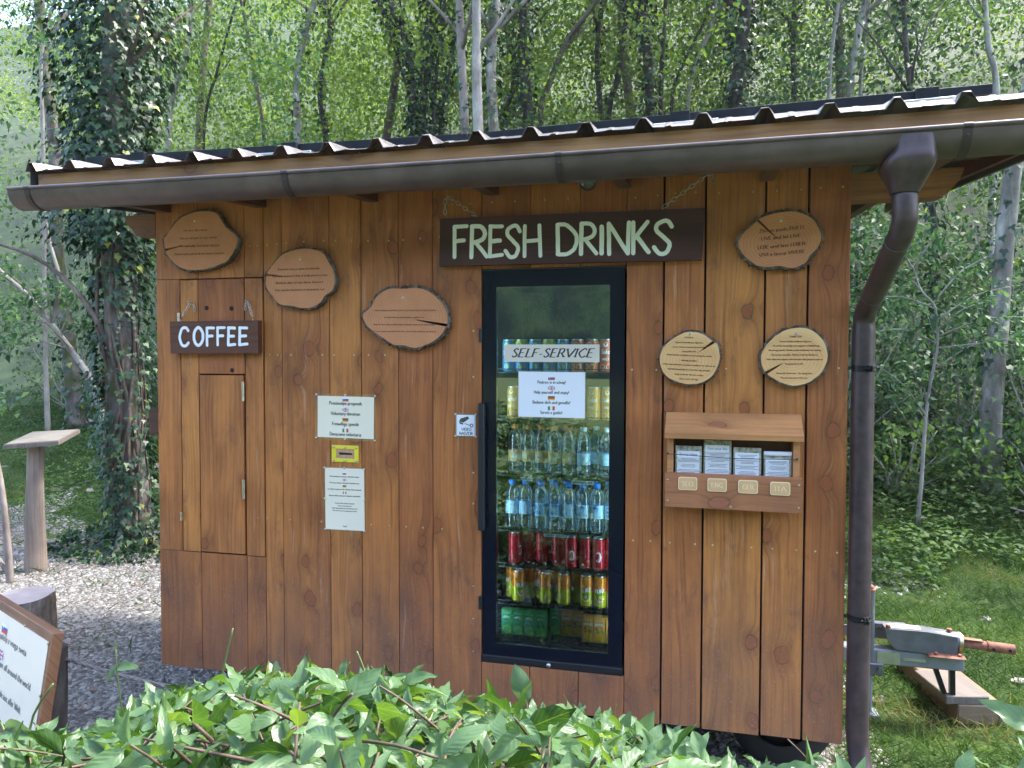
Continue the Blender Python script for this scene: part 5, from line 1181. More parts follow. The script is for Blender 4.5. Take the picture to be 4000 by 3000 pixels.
m = mb(); m.box(1.646, 1.674, -.036, -.012, 1.054, 1.607, .003); m.box(1.650, 1.670, -.013, .003, 1.07, 1.10); m.box(1.650, 1.670, -.013, .003, 1.55, 1.58); m.build('handle', 'black_plastic', dr)
m = mb(); m.box(1.655, 2.270, -.004, .03, .474, .501, .002); m.box(1.655, 2.270, .0, .03, .470, .4735); m.build('base_strip', 'black_plastic', fr)
m = mb(); m.lathe([(.010, 0), (.010, .006), (.006, .011), (.001, .012)], (0, 0, 0), 14); o = m.build('lock', 'steel', fr, smooth='all'); o.location = (1.955, -.0045, .486); o.rotation_euler = (math.pi/2, 0, 0)
for z0_, z1_ in ((1.87, 1.93), (.70, .76)):
    m = mb(); m.box(1.640, 1.655, -.006, .02, z0_, z1_, .002); m.build('hinge_cover', 'black_plastic', fr)
m = mb(); m.box(1.654, 2.274, .001, .03, 2.180, 2.186); m.build('top_seal', 'black_plastic', fr)
def added_glow_mat():  # emission for the added strips in the cabinet
    m, n, b, o = newmat('added_glow'); b.inputs['Emission Color'].default_value = (0.66, 0.86, 1.0, 1); b.inputs['Emission Strength'].default_value = 2.7; b.inputs['Base Color'].default_value = (.8, .8, .8, 1)
added_glow_mat()
for x0_, x1_ in ((1.6905, 1.6985), (2.2365, 2.2445)):  # glowing side strips, added so the drinks read through the glass
    m = mb(); m.box(x0_, x1_, .042, .060, .60, 2.10); m.build('added_light_strip', 'added_glow', fr)
SH = [1.738, 1.530, 1.283, 1.036, .874, .706]
for i, z in enumerate(SH):
    m = mb(); y0, y1 = .085, .56
    m.tube([(1.70, y1, z), (1.70, y0+.01, z), (1.708, y0, z), (2.232, y0, z), (2.24, y0+.01, z), (2.24, y1, z)], .0028, 6); m.tube([(1.70, y0, z+.016), (2.24, y0, z+.016)], .002, 6)
    for k in range(34): x = 1.708+k*.0158; m.tube([(x, y0+.003, z), (x, y1, z)], .0011, 4, cap=False)
    for y in (.2, .33, .46): m.tube([(1.70, y, z-.002), (2.24, y, z-.002)], .002, 4)
    m.build('wire_shelf', 'black_metal', fr)
def shelf_tag(x0, x1, z0, z1, t, it=0.0, y=.078):
    m = mb(); m.box(x0, x1, y, y+.0015, z0, z1); o = m.build('shelf_label', 'paper_white', fr, label='shelf label reading '+t)
    m = mb(); text(m, t, (x0+x1)/2, z0+(z1-z0)*.28, (z1-z0)*.5, lambda u, v, d: (u, y-.0003-d, v), 20, 12, serif=False, fit=(x1-x0)*.84, slant=it); m.build('shelf_label_print', 'ink_blue', o)
    m = mb(); m.box(x0-.006, x1+.006, y+.002, y+.0028, z0-.003, z1+.022); m.build('label_pocket', 'laminate', o)
shelf_tag(1.815, 1.862, 1.262, 1.277, 'ICED TEA'); shelf_tag(2.034, 2.134, 1.256, 1.272, 'ELDERFLOWER WATER'); shelf_tag(1.912, 2.012, 1.020, 1.033, 'MINERAL WATER', .25)

# door notices (on the glass)
def d_self(m, put): m.mi = 4; text(m, 'SELF-SERVICE', 0, -.0165, .036, put, 21, 9, slant=.27, fit=.352, track=5, detail=7)
notice('self_service_notice', 'cream strip reading SELF-SERVICE in black italics on the fridge glass', 1.747, 2.172, 1.779, 1.867, .0035, .007, 'paper_beige', d_self, (), .002)
def d_help(m, put):
    for i, (k, t, w) in enumerate((('si', 'Postrezi si in uživaj!', .122), ('gb', 'Help yourself and enjoy!', .152), ('de', 'Bediene dich und genieße!', .163), ('it', 'Serviti e goditi!', .096))):
        z = .066-i*.0430; flags(m, k, 0, z+.005, .030, put, 0); m.mi = 0; text(m, t, 0, z-.019, .0125, put, 24, 13, fit=w)
notice('help_yourself_notice', 'white multilingual sheet with four flags taped below SELF-SERVICE on the fridge glass', 1.810, 2.112, 1.543, 1.751, .0035, .007, 'paper_white', d_help, (), .004)

# ------------------------------------------------------------------ drinks
CANP = [(.0, 0), (.020, .001), (.0235, .003), (.0285, .010), (.029, .014), (.029, .130), (.028, .134), (.0245, .140), (.0250, .1435), (.0235, .1435), (.021, .140), (.001, .140)]
def cylput(R, z0=0.0): return lambda u, v, d: (-(R+d)*math.sin(-u/R), -(R+d)*math.cos(u/R), v+z0)
def can_proto(kind):
    r = root('drink_can', '', 'can', (0, 0, 0)); m = mb()
    mats = {'flirt': ['can_orange', 'can_yellow', 'white', 'leaf_print', 'ink', 'can_print'], 'red': ['can_red', 'can_red', 'white', 'can_print', 'ink', 'can_print'],
            'blue': ['can_blue', 'can_blue', 'white', 'can_lemon', 'ink', 'can_print'], 'lemon': ['can_lemon', 'can_blue', 'white', 'can_yellow', 'ink', 'can_print'],
            'coral': ['can_coral', 'can_coral', 'white', 'leaf_print', 'ink', 'can_print'], 'malt': ['can_malt', 'can_malt', 'white', 'leaf_print', 'ink', 'can_print']}[kind]
    m.lathe(CANP[4:7] if False else [(.029, .014), (.029, .075)], n=28, cap=False)
    for k in range(len(m.m)): m.m[k] = 1
    m.lathe([(.029, .075), (.029, .130), (.028, .134), (.0250, .139)], n=28, cap=False)
    m.mi = 1; m.lathe([(.001, .002), (.022, .001), (.0245, .004), (.0285, .010), (.029, .014)], n=28, cap=False)
    b = m.build('body', mats, r, smooth='all')
    m = mb(); m.lathe([(.0248, .139), (.0254, .1435), (.0240, .1440), (.0225, .1405), (.001, .1405)], n=24, cap=False); m.ball((0, -.006, .142), .007, 8, 4, (1, 1.5, .2)); m.build('lid', 'aluminium', r, smooth=True)
    p = cylput(.0292); m = mb()
    if kind == 'flirt':
        m.mi = 4; m.add([p(x, z, 0) for x, z in ((-.026, .067), (.026, .076), (.026, .090), (-.026, .081))], [(0, 1, 2, 3)])
        m.mi = 2; text(m, 'FLIRT', 0, .073, .0155, lambda u, v, d: p(u, v+.10*u, d+.0002), 26, 20, serif=False, fit=.046)
        m.mi = 3; text(m, 'ORANGE', 0, .059, .0085, lambda u, v, d: p(u, v+.06*u, d+.0002), 26, 18, serif=False, fit=.036)
        m.mi = 2; ribbon(m, [(.021*math.cos(a), .056+.021*math.sin(a)*1.1) for a in [math.pi+math.pi*k/12 for k in range(13)]], lambda a, b: .0022, p, .0002)
        m.mi = 0; m.add([p(0, .056, .0001)]+[p(.0195*math.cos(a), .056+.0195*math.sin(a)*1.1, .0001) for a in [math.pi+math.pi*k/10 for k in range(11)]], [(0, k, k+1) for k in range(1, 11)])
        m.mi = 2
        for a in (-2.6, -2.1, -1.57, -1.05, -.55): ribbon(m, [(0, .056), (.019*math.cos(a), .056+.019*math.sin(a)*1.1)], lambda q, w: .0012, p, .0003)
        m.mi = 0; disc(m, (0, .098), .008, p, .0001, 10)
        for k in range(5): m.mi = 5 if k % 2 == 0 else 3; pp = cylput(.0292); quad(m, .060, .086, .055+k*.007, .061+k*.007, pp, .0001)
        for k in range(5): m.mi = 2; quad(m, -.088, -.066, .050+k*.008, .0545+k*.008, p, .0001)
        m.mi = 5; quad(m, -.060, -.044, .022, .048, p, .0001)
    elif kind == 'red':
        m.mi = 2; ribbon(m, [(-.004+.010*math.cos(a), .062+.020*math.sin(a)) for a in [-2.4+.32*k for k in range(16)]], lambda a, b: .0055*(.4+abs(b)), p, .0002); ribbon(m, [(-.008, .05), (.004, .064), (.002, .074)], lambda a, b: .003, p, .0003)
        m.mi = 3
        quad(m, .050, .074, .050, .095, p, .0001); quad(m, -.064, -.046, .016, .044, p, .0001); m.mi = 4
        for k in range(8): quad(m, .052, .072, .053+k*.005, .0545+k*.005, p, .0002); quad(m, -.062, -.048, .018+k*.003, .0192+k*.003, p, .0002)
        m.mi = 2; disc(m, (.040, .024), .005, p, .0001)
    elif kind in ('blue', 'lemon'):
        m.mi = 3; disc(m, (0, .118), .014, p, .0001, 14); disc(m, (0, .024), .012, p, .0001, 14); m.mi = 2; disc(m, (0, .118), .0105, p, .0002, 14); m.mi = 3; disc(m, (0, .118), .009, p, .0003, 14); m.mi = 2; text(m, 'Sokol', 0, .075, .018, p, 18, 10, serif=False, slant=.25, fit=.042)
    else:
        m.mi = 2; text(m, 'Sokol', 0, .080, .019, p, 18, 10, serif=False, slant=.3, fit=.046); text(m, 'MALT', 0, .052, .010, p, 22, 16, serif=False, fit=.030); m.mi = 3; quad(m, -.006, .006, .066, .073, p, .0001)
        for q in (-.015, .013): m.mi = 2; disc(m, (q, .024), .0115, p, .0001, 14); m.mi = 0; disc(m, (q, .024), .0098, p, .0003, 14)
        m.mi = 3; disc(m, (.022, .038), .005, p, .0003, 8); m.mi = 2; disc(m, (0, .120), .010, p, .0001, 12)
    m.build('print', mats, r); return r
def bottle_proto(kind):
    r = root('drink_bottle', '', 'bottle', (0, 0, 0)); R = .0295
    m = mb(); prof = [(.001, .004), (.018, .001), (.026, .003), (.0285, .012)]
    for k in range(7): z = .016+k*.0075; prof += [(R-(.0016 if k % 2 else 0), z)]
    prof += [(R, .066), (R, .110), (.0280, .115), (R, .121), (R, .146), (.0290, .158), (.0270, .170), (.0225, .181), (.0165, .190), (.0130, .195), (.0125, .198)]
    m.lathe(prof, n=26, cap=False); m.build('body', 'bottle_plastic', r, smooth='all')
    m = mb(); m.lathe([(.0148, .197), (.0150, .199), (.0150, .214), (.0138, .216), (.001, .216)], n=22, cap=False); m.build('cap', {'water': 'cap_blue', 'tea': 'cap_orange', 'elder': 'cap_white'}[kind], r, smooth=True)
    z0, z1 = (.066, .124) if kind == 'water' else (.052, .102)
    mats = {'water': ['label_white', 'label_cyan', 'blue', 'can_print', 'gold'], 'tea': ['label_tea', 'label_white', 'gold', 'can_print', 'blue'], 'elder': ['label_white', 'leaf_print', 'gold', 'can_print', 'blue']}[kind]
    m = mb(); m.lathe([(R+.0004, z0), (R+.0004, z1)], n=28, cap=False); p = cylput(R+.0006)
    if kind == 'water':
        m.mi = 1; text(m, '902', .0, z0+.012, .038, p, 30, 22, serif=False, fit=.072); m.mi = 2; quad(m, -.012, .014, z0+.004, z0+.009, p, .0003)
        m.mi = 3; quad(m, .058, .070, z0+.018, z0+.040, p, 0); m.mi = 1; quad(m, -.064, -.054, z0+.004, z0+.012, p, 0); m.mi = 4; disc(m, (.048, z0+.009), .005, p, 0); m.mi = 3
        for k in range(8): ribbon(m, [(-.078, z0+.02+k*.004), (-.048, z0+.02+k*.004)], lambda a, b: .0008, p, 0)
    elif kind == 'tea':
        m.mi = 1; quad(m, .040, .085, z0, z1, p, 0); text(m, 'čaj', .0, z0+.016, .022, p, 18, 10, serif=False, slant=.2, fit=.030); m.mi = 2; disc(m, (-.022, z0+.034), .010, p, 0); disc(m, (.020, z0+.010), .008, p, 0)
        m.mi = 4; quad(m, .044, .056, z0+.003, z0+.010, p, .0002)
    else:
        m.mi = 4; quad(m, -.018, -.006, z0+.003, z0+.011, p, 0); m.mi = 3; quad(m, -.004, .006, z0+.018, z0+.036, p, 0); m.mi = 2; disc(m, (.018, z0+.008), .005, p, 0); m.mi = 1; disc(m, (.036, z0+.030), .010, p, 0); m.mi = 0; disc(m, (.036, z0+.030), .006, p, .0002)
        m.mi = 3
        for k in range(7): ribbon(m, [(-.046, z0+.014+k*.004), (-.022, z0+.014+k*.004)], lambda a, b: .0008, p, 0)
    m.build('label', mats, r, smooth=False); return r
def juice_proto(kind):
    r = root('juice_carton', '', 'carton', (0, 0, 0)); A, B = ('juice_green', 'juice_green_pale') if kind == 'apple' else ('juice_orange', 'juice_orange_deep')
    m = mb(); m.box(-.0245, .0245, 0, .038, 0, .113, .001); m.build('box', A, r)
    mats = [B, 'white', 'teal_print' if kind == 'apple' else 'red', 'lime_print', 'leaf_print', 'ink']; m = mb(); put = lambda u, v, d: (u, -.0003-d, v)
    disc(m, (.002, .026), .0185, put, 0, 20); m.mi = 5 if kind != 'apple' else 1; ribbon(m, [(.002+.019*math.cos(a), .026+.019*math.sin(a)) for a in [2.4+.3*k for k in range(13)]], lambda a, b: .0011, put, .0002)
    m.mi = 4
    for c in ((-.008, .046), (.012, .049)): m.add([put(c[0]+x*(1 if c[0] < 0 else -1), c[1]+z, .0003) for x, z in ((-.010, -.004), (-.002, .006), (.008, .003), (.0, -.005))], [(0, 1, 2, 3)])
    m.mi = 3; disc(m, (.014, .013), .0072, put, .0004, 12); m.mi = 2; disc(m, (-.011, .060), .0065, put, .0003, 12)
    m.mi = 1; text(m, 'APFEL' if kind == 'apple' else 'ORANGE', 0, .076, .0088, lambda u, v, d: put(u, v-abs(u)*.12, d+.0002), 20, 16, serif=False, fit=.031 if kind == 'apple' else .038)
    text(m, 'rio d', 0, .096, .0062, lambda u, v, d: put(u, v, d+.0002), 14, 8, serif=False, slant=.2, fit=.034) if False else text(m, "rio d'oro", 0, .096, .0058, lambda u, v, d: put(u, v, d+.0002), 14, 9, serif=False, slant=.2, fit=.034)
    quad(m, -.006, .001, .0595, .0605, put, .0006); m.build('print', mats, r)
    m = mb(); m.box(-.0245, .0245, .012, .026, .1130, .1145); m.build('top_seam', A, r); return r
ORD = ['leftmost', 'second', 'third', 'fourth', 'fifth', 'sixth', 'seventh', 'eighth', 'ninth', 'tenth', 'eleventh']
PRO = {}
def put_item(key, make, loc, rot, label, group):
    if key not in PRO:
        o = make(); PRO[key] = o
    else: o = copy_tree(PRO[key], loc)
    o.location = loc; o.rotation_euler = (0, 0, rot); o['label'] = label; o['group'] = group
# top shelf: alternating blue/yellow cans and coral cans
for i, (x, k) in enumerate(((1.742, 'blue'), (1.802, 'lemon'), (1.863, 'blue'), (1.925, 'lemon'), (1.988, 'blue'), (2.052, 'coral'), (2.115, 'coral'), (2.178, 'coral'))):
    put_item(k, lambda k=k: can_proto(k), (x, .125, SH[0]+.003), R0.uniform(-.3, .3), f'{ {"blue": "blue", "lemon": "yellow-green", "coral": "orange-red"}[k] } can on the top shelf, {ORD[i]} from left', 'cans on the top fridge shelf')
for i, x in enumerate((1.764, 1.826, 2.060, 2.124, 2.187)):
    put_item('malt', lambda: can_proto('malt'), (x, .128, SH[1]+.003), R0.uniform(-.25, .25), f'pale orange can on the second shelf around the white sheet, {ORD[i]} from left', 'cans on the second fridge shelf')
for i, (x, y) in enumerate(((1.758, .175), (1.822, .170), (1.886, .160), (1.950, .135), (2.014, .130))):
    put_item('tea', lambda: bottle_proto('tea'), (x, y, SH[2]+.003), R0.uniform(-1.1, .6), f'orange-capped iced tea bottle on the third shelf, {ORD[i]} from left', 'bottles on the third fridge shelf')
for i, (x, y) in enumerate(((2.081, .122), (2.128, .180), (2.184, .130))):
    put_item('elder', lambda: bottle_proto('elder'), (x, y, SH[2]+.003), R0.uniform(-.3, .3), f'white-capped elderflower bottle on the third shelf, {ORD[i]} from left', 'bottles on the third fridge shelf')
wat = [(1.752, .150, 2.6), (1.814, .150, 2.4), (1.893, .125, -.1), (1.955, .125, -.35), (2.017, .125, 2.3), (2.079, .125, -.9), (2.141, .125, -1.0), (2.205, .125, .5)]
for i, (x, y, r_) in enumerate(wat):
    put_item('water', lambda: bottle_proto('water'), (x, y, SH[3]+.003), r_, f'blue-capped water bottle in the front row, {ORD[i]} from left', 'water bottles on the fourth fridge shelf')
for i, x in enumerate((1.866, 1.930, 1.993, 2.056, 2.120, 2.184)):
    put_item('water', None, (x, .192 if i else .196, SH[3]+.003), R0.uniform(0, 6), f'blue-capped water bottle in the back row, {ORD[i]} from left', 'water bottles on the fourth fridge shelf')
for i, (x, y, r_) in enumerate(((1.766, .145, 1.4), (1.816, .190, 1.9), (1.845, .250, .3), (1.884, .185, 1.9), (1.930, .225, -.3), (1.968, .150, -1.7), (2.028, .125, .4), (2.090, .130, -1.6), (2.150, .125, .2), (2.209, .125, 2.0))):
    put_item('redcan', lambda: can_proto('red'), (x, y, SH[4]+.003), r_, f'red soda can on the fifth shelf, {ORD[i]} from left', 'red cans on the fifth fridge shelf')
for i, (x, y, r_) in enumerate(((1.742, .190, -.9), (1.788, .128, .75), (1.824, .195, 2.2), (1.878, .200, -.5), (1.914, .130, 1.6), (1.952, .190, 2.6), (1.995, .128, 2.9), (2.048, .190, 2.8), (2.096, .128, 0.05), (2.156, .130, 0.1), (2.214, .130, .8))):
    put_item('flirt', lambda: can_proto('flirt'), (x, y, SH[5]+.003), r_, f'orange and yellow soda can on the sixth shelf, {ORD[i]} from left', 'orange cans on the sixth fridge shelf')
for i, (x, y, k) in enumerate(((1.7405, .10, 'apple'), (1.7915, .10, 'apple'), (1.8440, .10, 'apple'), (1.8955, .10, 'apple'), (1.9530, .145, 'apple'), (2.0040, .145, 'orange'), (2.0545, .145, 'orange'), (2.1055, .10, 'orange'), (2.1575, .10, 'orange'), (2.2095, .10, 'orange'))):
    put_item(k, lambda k=k: juice_proto(k), (x, y, .562), 0, f'{"green apple" if k == "apple" else "orange"} juice carton on the fridge floor, {ORD[i]} from left', 'juice cartons on the fridge floor')
# ================================================================== YARD OBJECTS
# slanted information board at the bottom left
n_ = Vector((-.44, -.897, 0)).normalized(); u_ = Vector((.897, -.44, 0)).normalized(); tau = math.radians(9)
d_ = (Vector((0, 0, -1))*math.cos(tau)+n_*math.sin(tau)).normalized(); w_ = u_.cross(d_).normalized()
if w_.y > 0: w_ = -w_                                # front normal
rt = root('information_board', 'tilted framed notice board of many welcome lines at the bottom left corner', 'notice board', (.066, -.70, .69))
mat = Matrix((u_, w_*-1, -d_)).transposed()           # local x right, y back, z up
rt.rotation_euler = mat.to_euler()
m = mb(); m.seed = 5.5; W, H = 1.06, .52
m.box(-W, 0, 0, .042, -H, 0, .003); m.build('board', 'frame_wood', rt)
m = mb(); m.box(-W+.045, -.030, -.0022, -.0008, -H+.055, -.040); m.build('sheet', 'paper_cream', rt)
m = mb(); m.box(-W+.036, -.022, -.0034, -.0006, -H+.048, -.032, .0003); m.build('laminate', 'laminate', rt)
m = mb(); put = lambda u, v, d: (u, -.0038-d, v); cx = -.53
for i, (k, t, w) in enumerate((('si', 'Dobrodošli, prijatelji z vsega sveta.', .60), ('gb', 'Welcome, dear friends from all around the world.', .80), ('de', 'Willkommen, liebe Freunde aus aller Welt.', .66), ('it', 'Benvenuti, cari amici da tutto il mondo.', .61))):
    z = -.100-i*.113; flags(m, k, cx, z, .070, put, 0); m.mi = 0; text(m, t, cx, z-.048, .026, put, 19, 9, fit=w, detail=5)
m.build('print', INKS, rt)
for sx, sz in ((-.027, -.045), (-.027, -.25), (-.027, -.44), (-.30, -.036), (-.70, -.045)):
    m = mb(); m.lathe([(.0055, 0), (.0053, .002), (.003, .0038), (.001, .0042)], (0, 0, 0), 12); o = m.build('screw', 'brass_screw', rt, smooth='all'); o.location = (sx, -.0035, sz); o.rotation_euler = (math.pi/2, 0, 0)
rr = random.Random(4); m = mb(); ip = rt.matrix_basis.inverted() if False else mat.transposed()
def loc_(p): return mat.transposed() @ (Vector(p)-Vector((.066, -.70, .69)))
m.tube([loc_((-.02, -.62, -.1)), loc_((-.02, -.62, .25)), loc_((-.015, -.615, .60))], [.055, .052, .05], 10, wob=.12, rnd=rr); m.build('post', 'bark_dark', rt, smooth=True)
# rope from the board post
rt = root('rope', 'thin grey twisted rope sagging from the notice board towards the hedge', 'rope', (0, 0, 0))
m = mb(); pts = smooth_path([Vector(p) for p in ((.02, -.60, .545), (.12, -.605, .535), (.28, -.62, .520), (.46, -.64, .512), (.75, -.7, .52), (1.0, -.8, .55))], 6)
for ph in (0, 2.1, 4.2): m.tube([p+Vector((0, .0045*math.cos(i*1.1+ph), .0045*math.sin(i*1.1+ph))) for i, p in enumerate(pts)], .0048, 6)
m.build('strand', 'rope', rt, smooth='all')
# stump
rt = root('tree_stump', 'upright log stump with pale ringed top behind the tilted notice board', 'stump', (-1.40, .50, 0)); rr = random.Random(9)
m = mb(); vs = []; n = 28; R_ = [.185*(1+rr.uniform(-.05, .05)) for _ in range(n)]
for z, f in ((-.05, 1.06), (.1, 1.03), (.22, 1.0), (.362, .985)):
    for k in range(n): t = 2*math.pi*k/n; vs.append((R_[k]*f*math.cos(t)*(1+rr.uniform(-.02, .02)), R_[k]*f*math.sin(t), z+(.012*math.cos(t-1) if z > .3 else 0)))
m.add(vs, [(j*n+i, j*n+(i+1) % n, (j+1)*n+(i+1) % n, (j+1)*n+i) for j in range(3) for i in range(n)]); m.build('bark', 'stump_bark', rt, smooth='all')
m = mb(); m.add([(R_[k]*.975*math.cos(2*math.pi*k/n), R_[k]*.975*math.sin(2*math.pi*k/n), .363+.012*math.cos(2*math.pi*k/n-1)) for k in range(n)], [tuple(range(n))]); m.build('sawn_top', 'stump_top', rt)
# little lectern on a split post
rt = root('lectern_post', 'small tilted reading desk on a weathered split-log post at the left', 'lectern', (-2.88, 2.05, 0)); o_ = Vector((-2.88, 2.05, 0)); rr = random.Random(3)
m = mb(); m.seed = 3.1; L_ = [Vector(p)-o_ for p in ((-3.02, 1.86, 1.045), (-2.54, 1.94, 1.085), (-2.65, 2.28, 1.150), (-3.15, 2.27, 1.115))]
up = Vector((0, 0, .032)); m.hexa([tuple(p) for p in L_]+[tuple(p+up) for p in L_]); m.build('desk_top', 'grey_wood', rt)
m = mb(); c = sum(L_, Vector())/4; Q = [c+(p-c)*.95+Vector((0, 0, .034)) for p in L_]; m.hexa([tuple(p) for p in Q]+[tuple(p+Vector((0, 0, .003))) for p in Q]); m.build('pale_sheet', 'lectern_wood', rt)
m = mb(); m.seed = 2; vs = []; n = 12
for z in (-.1, .15, .4, .65, .9, 1.075):
    for k in range(n):
        t = 2*math.pi*k/n; r = (.062+.024*max(0, 1-z))*(1+.12*math.sin(3*t+z*3)); vs.append((-.03*(1-z)+r*math.cos(t)*(.95 if math.cos(t) > 0 else 1)+rr.uniform(-.004, .004), r*math.sin(t), z))
m.add(vs, [(j*n+i, j*n+(i+1) % n, (j+1)*n+(i+1) % n, (j+1)*n+i) for j in range(5) for i in range(n)]); m.build('post', 'post_wood', rt, smooth=True)

# trailer frame under the kiosk with its drawbar sticking out to the right
tr = root('trailer', 'galvanised trailer chassis under the kiosk, rusty drawbar sticking out on the right', 'trailer', (0, 0, 0))
for y in (.25, 1.75): m = mb(); m.box(.1, 3.05, y, y+.06, .19, .275, .003); m.build('side_rail', 'galvanised', tr)
for x in (.3, 1.5, 2.8): m = mb(); m.box(x, x+.05, .315, 1.745, .20, .27, .003); m.build('cross_member', 'galvanised', tr)
m = mb(); m.box(2.3, 3.835, .955, 1.035, .268, .345, .006); bar = m.build('drawbar', 'galvanised_pale', tr)
m = mb(); m.box(3.44, 3.545, .9505, .9545, .275, .335); m.box(3.56, 3.66, .9505, .9545, .300, .314); m.build('type_plate', 'photo_paper' if False else 'aluminium', bar)
m = mb(); m.box(3.36, 3.60, 1.06, 1.10, .415, .445, .004); m.box(3.30, 3.60, 1.075, 1.09, .36, .415); m.build('rear_tube', 'galvanised', tr)
m = mb(); m.prism([(3.475, .455), (3.485, .40), (3.52, .355), (3.665, .348), (3.80, .348), (3.80, .44), (3.665, .455)], 'Y', .945, 1.04); m.tube([(3.66, .993, .405), (3.815, .993, .405)], .047, 18); hs = m.build('overrun_housing', 'galvanised', tr, smooth=True)
m = mb(); m.box(3.50, 3.64, .965, 1.02, .456, .459); m.build('white_plate', 'paper_cream', hs)
for (bx, by, bz, br, bh) in ((3.49, .96, .455, .012, .017), (3.775, .993, .44, .013, .026), (3.70, .925, .356, .009, .010), (3.805, .925, .354, .009, .010)):
    m = mb(); m.tube([(bx, by, bz), (bx, by, bz+bh)], br, 6); m.build('bolt', 'rust', hs)
m = mb(); m.hexa([(3.665, .905, .3485), (3.828, .905, .3475), (3.828, 1.07, .3475), (3.665, 1.07, .3485), (3.68, .915, .3545), (3.828, .915, .3535), (3.828, 1.07, .356), (3.68, 1.07, .356)]); m.build('mounting_plate', 'rust', tr)
m = mb(); m.tube([(3.81, .993, .403), (3.822, .993, .4025)], .050, 18); m.tube([(3.8225, .993, .4025), (3.828, .993, .402)], .043, 18); m.build('collar', 'brass_screw', tr, smooth=True)
m = mb(); m.tube([(3.82, .993, .401), (3.945, .993, .394)], .0225, 16); m.tube([(3.945, .993, .394), (4.06, .993, .388)], .0245, 16); m.tube([(3.942, .993, .394), (3.948, .993, .394)], .0275, 16); m.hexa([(3.83, .96, .425), (3.92, .97, .418), (3.92, 1.0, .418), (3.83, 1.0, .425), (3.83, .96, .430), (3.92, .97, .423), (3.92, 1.0, .423), (3.83, 1.0, .430)]); tb = m.build('coupling_tube', 'rust', tr, smooth=True)
m = mb()
for x in (3.965, 4.035): m.tube([(x, .9675, .388), (x, .9700, .388)], .008, 10)
m.build('pin_hole', 'void', tb)
for xa, xb in ((3.70, 3.742), (3.775, 3.778)):
    m = mb(); m.hexa([(xb, .97, .145), (xb+.024, .97, .145), (xb+.024, 1.0, .145), (xb, 1.0, .145), (xa, .97, .268), (xa+.024, .97, .268), (xa+.024, 1.0, .268), (xa, 1.0, .268)]); m.build('stand_leg', 'black_metal', tr)
rt = root('jockey_stand', 'upright galvanised jack post on a small foot just right of the downpipe', 'jack stand', (3.405, .97, 0))
m = mb(); m.tube([(0, 0, .28), (0, 0, .635)], .024, 16); m.build('outer_tube', 'galvanised', rt, smooth=True)
m = mb(); m.tube([(0, 0, .635), (0, 0, .645)], .027, 12); m.ball((0, 0, .652), .020, 10, 6, (1, 1, .8)); m.build('crank_cap', 'rust', rt, smooth=True)
m = mb(); m.tube([(0, 0, .02), (0, 0, .279)], .0185, 14); m.box(-.045, .045, -.045, .045, -.005, .02, .004); m.build('inner_tube', 'galvanised_pale', rt, smooth=True)
m = mb(); m.box(-.05, .062, -.034, .034, .215, .278, .006); m.tube([(.045, -.050, .25), (.045, -.030, .25)], .014, 6); m.build('clamp', 'galvanised', rt)
def wheel(x, y):
    r = bpy.data.objects.new('wheel', None); COL.objects.link(r); r.parent = tr; r.location = (x, y, .21)
    m = mb(); vs = []; n = 26; sec = [(.13, -.07), (.19, -.08), (.225, -.06), (.23, 0), (.225, .06), (.19, .08), (.13, .07)]
    for (R_, yy) in sec:
        for k in range(n): t = 2*math.pi*k/n; vs.append((R_*math.cos(t), yy, R_*math.sin(t)))
    m.add(vs, [(j*n+i, j*n+(i+1) % n, (j+1)*n+(i+1) % n, (j+1)*n+i) for j in range(6) for i in range(n)]); m.build('tyre', 'rubber', r, smooth=True)
    m = mb(); m.prism([(.128*math.cos(2*math.pi*k/n), .128*math.sin(2*math.pi*k/n)) for k in range(n)], 'Y', -.03, .03); m.build('rim', 'black_metal', r)
wheel(2.93, .42); wheel(.42, .42)
# blocks under the stand legs
rt = root('timber_block', 'long sawn timber beam lying on the grass under the drawbar legs', 'timber', (3.86, 1.32, 0), None, (0, 0, math.radians(11)))
m = mb(); m.seed = 6; m.box(-.115, .115, -.34, .36, 0, .10, .006); m.build('beam', 'block_wood', rt)
rt = root('wood_offcut', 'thin grey board offcut resting on top of the timber beam', 'board', (3.82, 1.12, .1005), None, (0, 0, math.radians(13)))
m = mb(); m.seed = 16; m.box(-.10, .11, -.15, .17, 0, .042, .004); m.build('board', 'grey_wood', rt)

